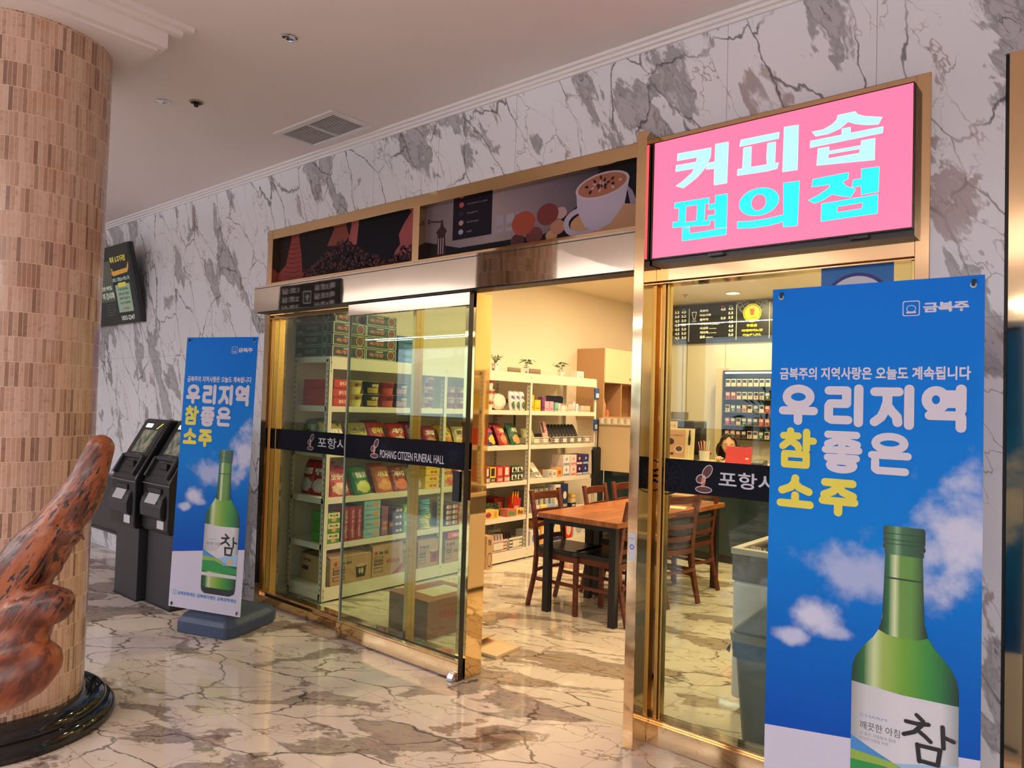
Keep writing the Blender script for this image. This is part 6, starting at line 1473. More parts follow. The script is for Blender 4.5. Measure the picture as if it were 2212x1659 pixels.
# on the tables
q = atz(1487, 1098, 0.75)
b = thing('small_carton', 'small brown carton with a white label on the long table', 'carton', (-2.93, 5.86, 0.75), R_(8)); B(-0.13, 0.13, -0.08, 0.08, 0, 0.075).obj('carton_body', cm(186, 146, 100, 0.6), b, bevel=0.002)
B(-0.06, -0.03, -0.0815, -0.08, 0.02, 0.05).obj('label_patch', cm(230, 226, 216), b)
b = thing('paper_box', 'white open box of tissues on the near end of the long table', 'box', (-2.99, 5.38, 0.75), R_(-12)); B(-0.06, 0.06, -0.045, 0.045, 0, 0.07).obj('box_body', cm(232, 226, 212, 0.6), b, bevel=0.002)
m = MB(); m.quad((-0.04, -0.02, 0.07), (0.04, -0.02, 0.07), (0.03, 0.01, 0.11), (-0.02, 0.02, 0.10)); m.obj('tissue', cm(240, 238, 232, 0.8), b)
b = thing('napkin_sheet', 'loose cream paper sheet lying on the long table', 'paper', (-2.87, 5.55, 0.7505), R_(20)); B(-0.10, 0.10, -0.08, 0.08, 0, 0.001).obj('sheet', cm(232, 206, 160, 0.7), b)

# ---- cartons on the shop floor by the window -----------------------------------
a_ = atz(912, 1384, 0); 
b = thing('cardboard_carton', 'large reddish brown carton with a white shipping label on the shop floor', 'carton', (a_.x+0.02, a_.y+0.02, 0), R_(-2))
cb = cm(164, 112, 84, 0.75)
MB().box(-0.36, 0.0, 0.0, 0.02, 0, 0.26)
BW, BD, BH = 0.40, 0.36, 0.25
# long printed side runs away from the window, corner at the origin
B(-BW, 0, 0, 0.48, 0, BH).obj('carton_body', cb, b, bevel=0.003)
B(-0.27, -0.08, 0.12, 0.40, BH, BH+0.0012).obj('shipping_label', cm(226, 214, 186, 0.6), b)
B(-0.20, -0.05, 0.42, 0.46, BH, BH+0.001).obj('printed_mark', cm(176, 60, 40, 0.7), b)
xf = lambda x, z: (0.0012, x, z)
for k, (s_, c_) in enumerate((('이', (186, 60, 60)), ('브', (206, 60, 60)), ('온', (60, 92, 84)))):
    text('lettering', s_, cm(*c_, 0.7), b, 0.10+0.075*k, 0.165+0.075*k, 0.115, 0.175, xf=xf, bold=0.03)
art('printed_mark', [[(0.345, 0.175), (0.355, 0.12), (0.41, 0.19), (0.40, 0.195), (0.36, 0.145), (0.355, 0.18)]], cm(60, 92, 84, 0.7), b, xf=xf)
art('printed_mark', [rect(0.39+0.009*k, 0.394+0.009*k, 0.05, 0.10) for k in range(7)], cm(110, 70, 56, 0.7), b, xf=xf)
art('printed_mark', [rect(0.04, 0.16, 0.055, 0.06), rect(0.04, 0.15, 0.035, 0.04), rect(0.10, 0.36, 0.20, 0.204)], cm(176, 70, 50, 0.7), b, xf=xf)
text('lettering', '이브', cm(150, 70, 56, 0.7), b, -0.27, -0.12, 0.10, 0.16, -0.0012, 0.03)
b = thing('cardboard_sheet', 'pale flattened cardboard sheet on the floor beside the large carton', 'cardboard', (-3.10, 3.52, 0), R_(4))
B(-0.16, 0.16, -0.12, 0.14, 0, 0.02).obj('sheet', cm(232, 206, 160, 0.75), b, bevel=0.002)
m = MB(); m.quad((-0.16, -0.12, 0.021), (-0.02, -0.14, 0.06), (-0.02, 0.12, 0.06), (-0.16, 0.14, 0.021)); m.quad((-0.16, -0.12, 0.023), (-0.16, 0.14, 0.023), (-0.02, 0.12, 0.063), (-0.02, -0.14, 0.063)); m.obj('flap', cm(222, 190, 140, 0.75), b)

# ---- litter bin and chest freezer -----------------------------------------------
bn = thing('litter_bin', 'grey plastic bin with a gabled swing lid and blue liner behind the glass', 'bin', (-1.24, 3.52, 0), R_(6))
gy = cm(120, 124, 130, 0.4)
def frus(m, w0, d0, w1, d1, z0, z1, r=0.03):
    a = rrect(-w0/2, w0/2, -d0/2, d0/2, r); b = rrect(-w1/2, w1/2, -d1/2, d1/2, r); n_ = len(a); i = len(m.v)
    m.v += [(x, y, z0) for x, y in a]+[(x, y, z1) for x, y in b]
    for k in range(n_): m.f.append((i+k, i+(k+1) % n_, i+n_+(k+1) % n_, i+n_+k)); m.mi.append(0)
    m.f.append(tuple(i+k for k in reversed(range(n_)))); m.f.append(tuple(i+n_+k for k in range(n_))); m.mi += [0, 0]
    return m
frus(MB(), 0.30, 0.24, 0.37, 0.29, 0.0, 0.47).obj('bin_body', gy, bn, smooth=True)
frus(MB(), 0.385, 0.305, 0.395, 0.315, 0.40, 0.475).obj('blue_liner', cm(56, 92, 128, 0.25), bn, smooth=True)
frus(MB(), 0.40, 0.32, 0.41, 0.33, 0.475, 0.515).obj('lid_rim', cm(134, 134, 134, 0.4), bn, smooth=True)
MB().prism([(-0.19, 0.515), (0.19, 0.515), (0.175, 0.54), (0.02, 0.685), (-0.02, 0.685), (-0.175, 0.54)], -0.15, 0.15, 1).obj('lid', cm(128, 130, 134, 0.4), bn, bevel=0.012, seg=3)
m = MB(); m.quad((-0.21, -0.16, 0.44), (-0.19, -0.17, 0.47), (-0.215, -0.10, 0.40), (-0.225, -0.13, 0.42)); m.obj('liner_knot', cm(56, 92, 128, 0.25), bn)
FX, FYY, FZ = atz(1583, 1183, 0.83).x, atz(1583, 1183, 0.83).y, 0.83
fz = thing('chest_freezer', 'white chest freezer with sliding glass top behind the bin', 'freezer', (FX, FYY, 0))
fw, fd = 0.72, 1.15
B(0, fw, 0, fd, 0.04, 0.66).obj('cabinet', cm(226, 226, 230, 0.35), fz, bevel=0.02, seg=3)
m = MB(); m.box(0, fw, 0, 0.04, 0.66, 0.80).box(0, fw, fd-0.04, fd, 0.66, 0.80).box(0, 0.04, 0.04, fd-0.04, 0.66, 0.80).box(fw-0.04, fw, 0.04, fd-0.04, 0.66, 0.80)
m.obj('upper_band', cm(112, 112, 116, 0.35), fz)
m = MB(); m.box(-0.008, fw+0.008, -0.008, 0.035, 0.80, 0.832).box(-0.008, fw+0.008, fd-0.035, fd+0.008, 0.80, 0.832).box(-0.008, 0.035, 0.035, fd-0.035, 0.80, 0.832).box(fw-0.035, fw+0.008, 0.035, fd-0.035, 0.80, 0.832)
m.obj('rim', cm(206, 200, 186, 0.3), fz, bevel=0.004)
B(0.035, fw-0.035, 0.035, fd-0.035, 0.818, 0.824).obj('glass_lid', M_GLASSC, fz)
for y in (0.5, 0.56): B(0.035, fw-0.035, y, y+0.018, 0.824, 0.834).obj('lid_frame', cm(170, 160, 140, 0.3), fz)
B(0.06, fw-0.06, 0.03, 0.05, 0.0, 0.04).obj('foot', mat('black_metal'), fz)
for k in range(6):
    pr = box_good('ice_cream_pack', 0.2, 0.16, 0.05, ((206, 60, 70), (236, 220, 120), (120, 180, 220), (240, 150, 170), (150, 100, 70), (236, 236, 230))[k]); pr.location = (FX+0.2+0.28*(k % 2), FYY+0.1+0.33*(k//2), 0.6602); tag(pr, '%s ice cream pack in the chest freezer' % ('red', 'yellow', 'sky blue', 'pink', 'brown', 'white')[k], 'ice cream', 'ice creams in the freezer')

# ---- counter -----------------------------------------------------------------------
ct = thing('service_counter', 'long dark service counter with a cream top in front of the back wall', 'counter', (0, 0, 0))
M_TEAL = mat('counter_front', s2l(40, 58, 62), 0.12)
B(-4.62, -1.35, 7.20, 7.72, 0.09, 0.985).obj('counter_body', M_TEAL, ct)
B(-4.60, -1.37, 7.24, 7.70, 0.0, 0.09).obj('kick_board', mat('black_metal'), ct)
B(-4.64, -1.33, 7.16, 7.76, 0.985, 1.02).obj('worktop', cm(222, 206, 172, 0.35), ct, bevel=0.003)
sp_ = thing('counter_screen', 'plain beige screen panel standing against the counter end by the rack', 'panel', (0, 0, 0))
B(-4.68, -4.02, 7.125, 7.155, 0.845, 1.375).obj('panel', cm(214, 190, 150, 0.6), sp_)
B(-4.66, -4.60, 7.125, 7.155, 0, 0.845).obj('leg', M_TEAL, sp_); B(-4.10, -4.04, 7.125, 7.155, 0, 0.845).obj('leg', M_TEAL, sp_)
B(-4.68, -4.02, 7.10, 7.158, 1.375, 1.39).obj('ledge', cm(222, 206, 172, 0.35), sp_)
for k in range(7):
    c = thing('paper_cup_stack', 'white paper cup stack lying along the beige panel top, %s from the left' % ORD[k], 'paper cups', (-4.62+0.088*k, 7.13, 1.39), 0, 'white cups along the panel top')
    MB().lathe([(0.036, 0), (0.040, 0.055), (0.042, 0.058)], n=14).obj('cup_body', cm(236, 228, 210, 0.5), c, smooth=True)
def on_counter(u, v, Y, z=1.02): p = aty(u, v, Y); return (p.x, Y, z)
p0 = aty(1427, 923, 7.22); p1 = aty(1478, 925, 7.22)
po = thing('coffee_poster', 'framed coffee poster standing on the counter at the left', 'poster', ((p0.x+p1.x)/2, 7.24, 1.02), rx=R_(-4))
pw, ph = (p1.x-p0.x), 0.35
B(-pw/2-0.02, pw/2+0.10, 0, 0.015, 0, ph).obj('board', cm(236, 214, 170, 0.5), po)
art('printed_picture', [rect(-pw/2+0.02, pw/2, 0.03, ph-0.02)], cm(206, 158, 128), po, -0.0008)
text('lettering', '아메리카노 & 핫음료입니다', cm(90, 52, 40), po, -pw/2+0.04, pw/2-0.03, ph-0.09, ph-0.07, -0.0014, 0.0)
for (cx, cz, rx_, c_) in ((-0.04, 0.20, 0.05, (66, 44, 40)), (0.07, 0.12, 0.055, (226, 206, 196)), (0.07, 0.125, 0.040, (96, 66, 60)), (-0.06, 0.06, 0.03, (110, 60, 44)), (-0.01, 0.07, 0.02, (96, 56, 44)), (-0.035, 0.205, 0.034, (150, 96, 66))):
    art('printed_picture', [ell(cx, cz, rx_, rx_*0.72)], cm(*c_), po, -0.0014-0.0003*rx_*10*(1 if c_[0] < 120 else 0.6))
art('printed_mark', [rect(-pw/2-0.02, -pw/2+0.015, 0.0, ph)], cm(206, 60, 56), po, -0.0006)
MB().tube([(pw/2+0.05, -0.004, 0.0), (pw/2+0.05, -0.004, 0.17)], 0.012).obj('bottle_stand', cm(236, 220, 180), po)
MB().lathe([(0.010, 0.17), (0.014, 0.24), (0.006, 0.30), (0.008, 0.33)], pw/2+0.05, -0.01, n=12).obj('syrup_pump', mat('black_metal'), po)
mc = thing('coffee_machine', 'black coffee machine behind the coffee poster on the counter', 'coffee machine', on_counter(1466, 1000, 7.50))
MB().box(-0.24, 0.24, -0.14, 0.2, 0.0, 0.06).box(-0.24, 0.24, 0.05, 0.2, 0.06, 0.38).box(-0.24, 0.24, -0.14, 0.2, 0.34, 0.43).obj('housing', mat('machine_black', (0.02, 0.02, 0.022), 0.3), mc, bevel=0.02, seg=3)
B(-0.10, 0.05, -0.145, -0.14, 0.30, 0.42).obj('notice_card', cm(226, 200, 170), mc)
text('lettering', '셀프이용', cm(190, 90, 80), mc, -0.08, 0.03, 0.36, 0.385, -0.1455, 0.0)
MB().box(-0.05, 0.05, -0.10, -0.02, 0.20, 0.34).obj('spout', mat('machine_black'), mc)
cp = thing('straw_cup', 'clear cup of pastel drinking straws on the counter', 'straw holder', on_counter(1521, 1005, 7.23))
MB().lathe([(0.045, 0), (0.058, 0.12)], n=18, cap=False).obj('cup', mat('frosted_plastic', (0.85, 0.82, 0.76), 0.3), cp, smooth=True)
for k in range(14):
    a = 2.4*k; r = 0.036*math.sqrt(k/14); c_ = ((236, 180, 120), (130, 190, 220), (240, 150, 160), (236, 226, 200), (226, 214, 120))[k % 5]
    MB().tube([(r*math.cos(a)*0.6, r*math.sin(a)*0.6, 0.01), (r*1.9*math.cos(a), r*1.9*math.sin(a), 0.215+0.01*(k % 3))], 0.0045, 6).obj('straw', cm(*c_), cp)
ht = thing('heart_ornament', 'small red heart ornament on the counter beside the straws', 'ornament', on_counter(1530, 1005, 7.34))
MB().prism([(0, 0.04)]+[(0.035*(math.sin(a)**3), 0.085+0.03*(13*math.cos(a)-5*math.cos(2*a)-2*math.cos(3*a)-math.cos(4*a))/16) for a in [PI+2*PI*k/24 for k in range(1, 24)]], -0.012, 0.012, 1).obj('heart', cm(206, 40, 40, 0.3), ht)
MB().tube([(0, 0, 0), (0, 0, 0.06)], 0.006).obj('stem', cm(206, 60, 50), ht)
q0, q1 = aty(1565, 970, 7.30), aty(1622, 1004, 7.30)
tb = thing('tablet', 'coral pink tablet case standing on the counter before the seated woman', 'tablet', ((q0.x+q1.x)/2, 7.30, 1.02), R_(-3), rx=R_(-10))
tw = (q1.x-q0.x)
B(-tw/2, tw/2, 0, 0.014, 0, 0.185).obj('case', cm(214, 70, 84, 0.4), tb, bevel=0.01, seg=3)
B(tw*0.28, tw*0.40, -0.001, 0, 0.055, 0.075).obj('camera_patch', cm(236, 200, 190), tb, bevel=0.0)
B(-tw*0.1, tw*0.35, 0.002, 0.012, 0.185, 0.189).obj('button', mat('black_metal'), tb)
MB().prism([(0.014, 0.12), (0.09, 0.0), (0.085, 0.0), (0.014, 0.10)], -0.05, 0.05, 0).obj('stand_flap', cm(214, 70, 84, 0.4), tb)
ky = thing('card_terminal', 'dark card terminal with light keys at the right on the counter', 'card terminal', on_counter(1640, 1008, 7.32))
MB().prism([(-0.07, 0), (0.07, 0), (0.07, 0.06), (-0.07, 0.025)], -0.06, 0.06, 0).obj('housing', mat('machine_black'), ky, bevel=0.004)
for k in range(12): B(-0.04+0.028*(k % 3), -0.02+0.028*(k % 3), -0.055+0.024*(k//3), -0.04+0.024*(k//3), 0.030+0.0061*(k//3), 0.037+0.0061*(k//3)).obj('key', cm(200, 190, 160), ky)

# ---- back wall ----------------------------------------------------------------------
m0, m1 = aty(1437, 745, 8.97), aty(1700, 735, 8.97)
MX0, MX1, MZ0, MZ1 = -5.02, -3.02, 2.462, 2.985
mb_ = thing('menu_board', 'long black menu board with white prices high on the back wall', 'menu board', (0, 8.97, 0))
B(MX0, MX1, 0, 0.025, MZ0, MZ1).obj('panel', cm(34, 36, 40, 0.35), mb_)
M_MT = mat('menu_lettering', s2l(240, 232, 206), 0.5, emit=0.5, ecol=s2l(240, 230, 200)); M_MY = mat('menu_yellow', s2l(232, 214, 60), 0.5, emit=0.5, ecol=s2l(232, 214, 60))
def MXY(u, v): p = aty(1350+u*0.24105, 600+v*0.24105, 8.968); return p.x, p.z
def mtext(s_, u0, u1, v1, v0, m=None): 
    a, b = MXY(u0, v1), MXY(u1, v0); text('lettering', s_, m or M_MT, mb_, a[0], b[0], a[1], b[1], -0.0012, 0.05)
for k, (pa, pb) in enumerate((('3.5', '4.0'), ('3.0', '3.5'), ('4.5', '5.0'), ('4.5', '5.0'), ('4.5', '5.0'), ('4.5', '5.0'), ('4.5', '5.0'))):
    v = 300+38*k+0*k
    mtext(pa, 447, 488, v+26, v); mtext(pb, 506, 548, v+22, v-4)
for k, (n1, u1, sub, p1_, p2_) in enumerate((('코코아', 748, None, '4.0', '4.5'), ('미숫가루', 772, None, None, '5.5'), ('율무차', 748, None, '5.0', '5.5'), ('아이스티', 772, '(복숭아/레몬)', None, '4.0'), ('아샷추', 748, '(아이스티+샷추가)', None, '4.5'), ('체리콕', 748, '(콜라+체리)', None, '4.5'), ('음료', 718, '(캔음료)', None, '5.0'))):
    v = 282+39*k; mtext(n1, 670, u1, v+28, v)
    if sub: mtext(sub, u1+6, min(u1+70, 845), v+24, v+10)
    if p1_: mtext(p1_, 858, 902, v+14, v-12)
    mtext(p2_, 926, 970, v+8, v-18)
mtext('HOT', 862, 896, 264, 250, cm(226, 80, 90)); mtext('ICE', 932, 960, 260, 246, cm(90, 180, 226)); mtext('HOT', 452, 482, 296, 284, cm(226, 80, 90)); mtext('ICE', 512, 540, 292, 280, cm(90, 180, 226))
mtext('메리카노', 300, 388, 332, 304); mtext('카페라떼', 300, 360, 372, 346); mtext('바닐라라떼', 290, 388, 446, 420); mtext('카라멜마끼아또', 280, 434, 482, 456)
for u, v0, v1 in ((570, 278, 572), (995, 240, 552), (1292, 218, 540)):
    a, b = MXY(u, v1), MXY(u, v0); art('divider', [rect(a[0]-0.004, a[0]+0.004, a[1], b[1])], M_MT, mb_, -0.0012)
def mring(u, v, r0, r1, m, k=0):
    c = MXY(u, v); s_ = MXY(u+10, v)[0]-c[0]; s_ /= 10
    art('ornament', [ell(c[0], c[1], r0*s_, r0*s_)] + ([ell(c[0], c[1], r1*s_, r1*s_)] if r1 else []), m, mb_, -0.0010-0.0004*k); return c, s_
def half_medal(u, v, r):
    c = MXY(u, v); s_ = (MXY(u+10, v)[0]-c[0])/10; M_ = cm(150, 150, 156)
    up = v > 400
    a0, a1 = (0, PI) if up else (PI, 2*PI)
    for ra, rb in ((1.0, 0.93), (0.72, 0.66), (0.35, 0.30)):
        o_ = ell(c[0], c[1], r*ra*s_, r*ra*s_, 24, a0, a1)+list(reversed(ell(c[0], c[1], r*rb*s_, r*rb*s_, 24, a0, a1))); art('ornament', [o_], M_, mb_, -0.0009)
    for k in range(9):
        a = a0+(a1-a0)*(k+0.5)/9; art('ornament', [ell(c[0]+0.83*r*s_*math.cos(a), c[1]+0.83*r*s_*math.sin(a), r*s_*0.07, r*s_*0.07, 10)], M_, mb_, -0.0009)
        art('ornament', [ell(c[0]+0.5*r*s_*math.cos(a), c[1]+0.5*r*s_*math.sin(a), r*s_*0.14, r*s_*0.035, 10, rot=a)], M_, mb_, -0.0009)
half_medal(1140, 196, 140); half_medal(405, 602, 75)
mring(1140, 315, 82, None, M_MY, 1); mring(1140, 315, 74, 70, cm(60, 50, 20), 2)
c = MXY(1140, 305); s_ = (MXY(1150, 305)[0]-c[0])/10
art('drawn_cup', [[(c[0]-22*s_, c[1]+28*s_), (c[0]+22*s_, c[1]+28*s_), (c[0]+16*s_, c[1]-28*s_), (c[0]-16*s_, c[1]-28*s_)]], cm(214, 120, 70), mb_, -0.0022); art('drawn_cup', [rect(c[0]-25*s_, c[0]+25*s_, c[1]+26*s_, c[1]+36*s_)], cm(240, 236, 220), mb_, -0.0024)
a, b = MXY(1100, 366), MXY(1180, 352); text('lettering', 'COFFEE', cm(60, 50, 20), mb_, a[0], b[0], a[1], b[1], -0.0026, 0.02)
mtext('쿠폰은', 1088, 1186, 442, 412, M_MY); mtext('아메리카노만', 1044, 1236, 486, 454, M_MY); mtext('가능합니다.', 1052, 1222, 526, 496, M_MY)
c = MXY(622, 345)
art('drawn_glass', [[(c[0]-26*s_, c[1]+40*s_), (c[0]+24*s_, c[1]+40*s_), (c[0]+10*s_, c[1]-30*s_), (c[0]-12*s_, c[1]-30*s_)], [(c[0]-20*s_, c[1]+34*s_), (c[0]+18*s_, c[1]+34*s_), (c[0]+6*s_, c[1]-24*s_), (c[0]-8*s_, c[1]-24*s_)]], M_MT, mb_, -0.0012)
art('drawn_glass', [ell(c[0], c[1]-45*s_, 20*s_, 6*s_), ell(c[0], c[1]-45*s_, 15*s_, 3*s_)], M_MT, mb_, -0.0012)
# lit cabinet of small packets
CX0, CX1, CZ0, CZ1 = -3.90, -3.18, 1.235, 2.07
cg = thing('packet_cabinet', 'lit black cabinet of small packets on the back wall', 'cabinet', (0, 8.99, 0))
m = MB(); m.box(CX0, CX1, -0.01, 0.0, CZ0, CZ1).box(CX0, CX0+0.015, -0.20, -0.01, CZ0, CZ1).box(CX1-0.015, CX1, -0.20, -0.01, CZ0, CZ1).box(CX0, CX1, -0.20, -0.01, CZ0-0.015, CZ0).box(CX0, CX1, -0.20, -0.01, CZ1, CZ1+0.015)
m.obj('case', cm(28, 26, 26, 0.4), cg)
B(CX0-0.10, CX0-0.002, -0.18, 0, CZ0-0.3, CZ1+0.05).obj('side_panel', cm(226, 206, 160, 0.5), cg)
SH = [CZ0+0.005+0.162*k for k in range(5)]
for z in SH: B(CX0+0.015, CX1-0.015, -0.19, -0.02, z-0.008, z).obj('shelf', cm(120, 112, 96, 0.4), cg)
B(CX0+0.03, CX1-0.03, -0.19, -0.17, CZ1-0.02, CZ1-0.005).obj('light_strip', mat('cabinet_strip', (0.9, 0.9, 0.8), emit=14.0, ecol=(1.0, 0.92, 0.72)), cg)
colsP = [(220, 214, 200), (196, 60, 50), (236, 230, 200), (70, 110, 100), (206, 150, 130), (120, 60, 50), (90, 110, 140), (230, 210, 180), (60, 60, 70), (200, 90, 80)]
nmP = {0: 'cream', 1: 'red', 2: 'ivory', 3: 'teal', 4: 'salmon', 5: 'brown', 6: 'slate blue', 7: 'beige', 8: 'charcoal', 9: 'rose'}
rw = ['bottom', 'second', 'middle', 'fourth', 'top']; rp = random.Random(5); proto = {}
for r in range(5):
    for k in range(9):
        ci = rp.randrange(10) if r < 4 else rp.choice((0, 2, 7, 2))
        if ci not in proto:
            pr = box_good('small_packet', 0.058, 0.022, 0.092, colsP[ci], [('r', (40, 36, 40) if ci in (0, 2, 7) else (226, 216, 200), -0.8, 0.8, 0.5, 0.88), ('e', colsP[(ci*3+1) % 10], 0, 0.28, 0.12, 0.12)]); proto[ci] = pr
        else: pr = copy_tree(proto[ci])
        pr.location = (CX0+0.055+0.073*k, 8.99-0.165, SH[r]); tag(pr, '%s packet, %s from the left on the %s shelf of the lit cabinet' % (nmP[ci], ORD[k], rw[r]), 'packet', 'small packets in the lit cabinet')
# wall cabinets beyond the rack
wc = thing('wall_cabinet', 'cream wall cabinet with an open shelf beyond the rack end', 'cabinet', (-5.2, 7.42, 0))
tp = cm(190, 150, 110, 0.5)
cw, cd = 0.40, 1.25
m = MB(); m.box(0, cw, 0, 0.018, 1.87, 2.29).box(0, cw, cd-0.018, cd, 1.44, 2.29).box(0, cw, 0.018, cd-0.018, 2.27, 2.29).box(0, cw, 0, cd, 1.44, 1.46).box(0, cw, 0.018, cd-0.018, 1.87, 1.89).box(0, 0.01, 0.018, cd-0.018, 1.46, 2.27).box(0, cw, 0, 0.018, 1.46, 1.87).box(0, cw, 0.40, 0.418, 1.46, 1.87)
m.obj('carcass', tp, wc)
for k, (a, b_) in enumerate(((0.0, 0.62), (0.625, 1.25))):
    d = B(cw, cw+0.018, a+0.003, b_-0.003, 1.875, 2.29).obj('door', cm(236, 218, 178, 0.45), wc, bevel=0.002)
    MB().lathe([(0.004, 0), (0.004, 0.012), (0.011, 0.016), (0.011, 0.024)], n=12).obj('knob', M_BRASS, d, smooth=True, loc=(cw+0.030, b_-0.05, 1.92))
for k, (y, h_, c_, nm, dsc) in enumerate(((7.50, .10, (232, 226, 212), 'container', 'white container'), (7.58, .14, (60, 120, 70), 'bottle', 'green bottle'), (7.66, .22, (190, 150, 110), 'bottle', 'brown tall bottle'), (7.74, .09, (206, 130, 90), 'jar', 'copper jar'), (7.93, .12, (226, 220, 206), 'container', 'cream canister'))):
    o_ = thing(nm, dsc + ' in the open shelf of the wall cabinet', nm, (-4.95, y, 1.46), 0, 'items in the open wall shelf')
    MB().lathe([(0.028, 0), (0.03, h_*0.7), (0.014, h_*0.85), (0.014, h_)], n=14).obj('body', cm(*c_, 0.35), o_, smooth=True)
# vents, detectors
a0, a1 = aty(1436, 897, 8.98), aty(1486, 900, 8.98)
v_ = thing('outlet_cover', 'grey double outlet cover on the back wall above the coffee machine', 'outlet cover', (a0.x, 8.98, a0.z-0.04))
B(0, a1.x-a0.x, 0, 0.012, 0, 0.09).obj('plate', cm(150, 136, 112, 0.4), v_); B(0.1, 0.13, -0.001, 0, 0.0, 0.09).obj('divider', cm(110, 98, 80), v_)
for k, (u, v, r, lab) in enumerate(((1502, 613, 0.06, 'white round smoke detector on the shop ceiling, nearer one'), (1623, 602, 0.06, 'white round smoke detector on the shop ceiling, right one'))):
    p = atz(u, v, 2.97); s_ = thing('smoke_detector', lab, 'smoke detector', (p.x, p.y, 3.0), 0, 'smoke detectors on the shop ceiling')
    MB().lathe([(r, 0), (r, -0.02), (r*0.8, -0.022), (r*0.72, -0.05), (r*0.5, -0.055)], n=24).obj('housing', cm(236, 230, 214, 0.4), s_, smooth=True)
p = atz(1480, 640, 2.98); s_ = thing('sprinkler', 'tiny sprinkler head in the shop ceiling above the menu board', 'sprinkler', (p.x, p.y, 3.0))
MB().lathe([(0.035, 0), (0.03, -0.008), (0.012, -0.012), (0.01, -0.035)], n=16).obj('nozzle', cm(190, 170, 130, 0.3), s_, smooth=True)
p = aty(1352, 905, 7.3)
# round decal on the right glass
q0, q1 = aty(1775, 577, gp), aty(1932, 560, gp)
dc = thing('window_decal', 'blue square sticker with a white disc high on the right glass', 'sticker', (0, gp-0.0035, 0))
art('backing', [rrect(q0.x, q1.x, q0.z-0.33, q0.z, 0.012)], cm(34, 108, 176, 0.5), dc, 0)
cx_, cz_, rr_ = (q0.x+q1.x)/2, q0.z-0.175, 0.135
art('ring', [ell(cx_, cz_, rr_, rr_*1.02, 40)], cm(40, 36, 110, 0.5), dc, -0.0004)
art('disc', [ell(cx_, cz_, rr_*0.90, rr_*0.92, 40)], cm(212, 212, 224, 0.5), dc, -0.0008)
text('lettering', 'TAKE', cm(190, 30, 60), dc, cx_-0.10, cx_+0.10, cz_+0.02, cz_+0.073, -0.0012, 0.05)

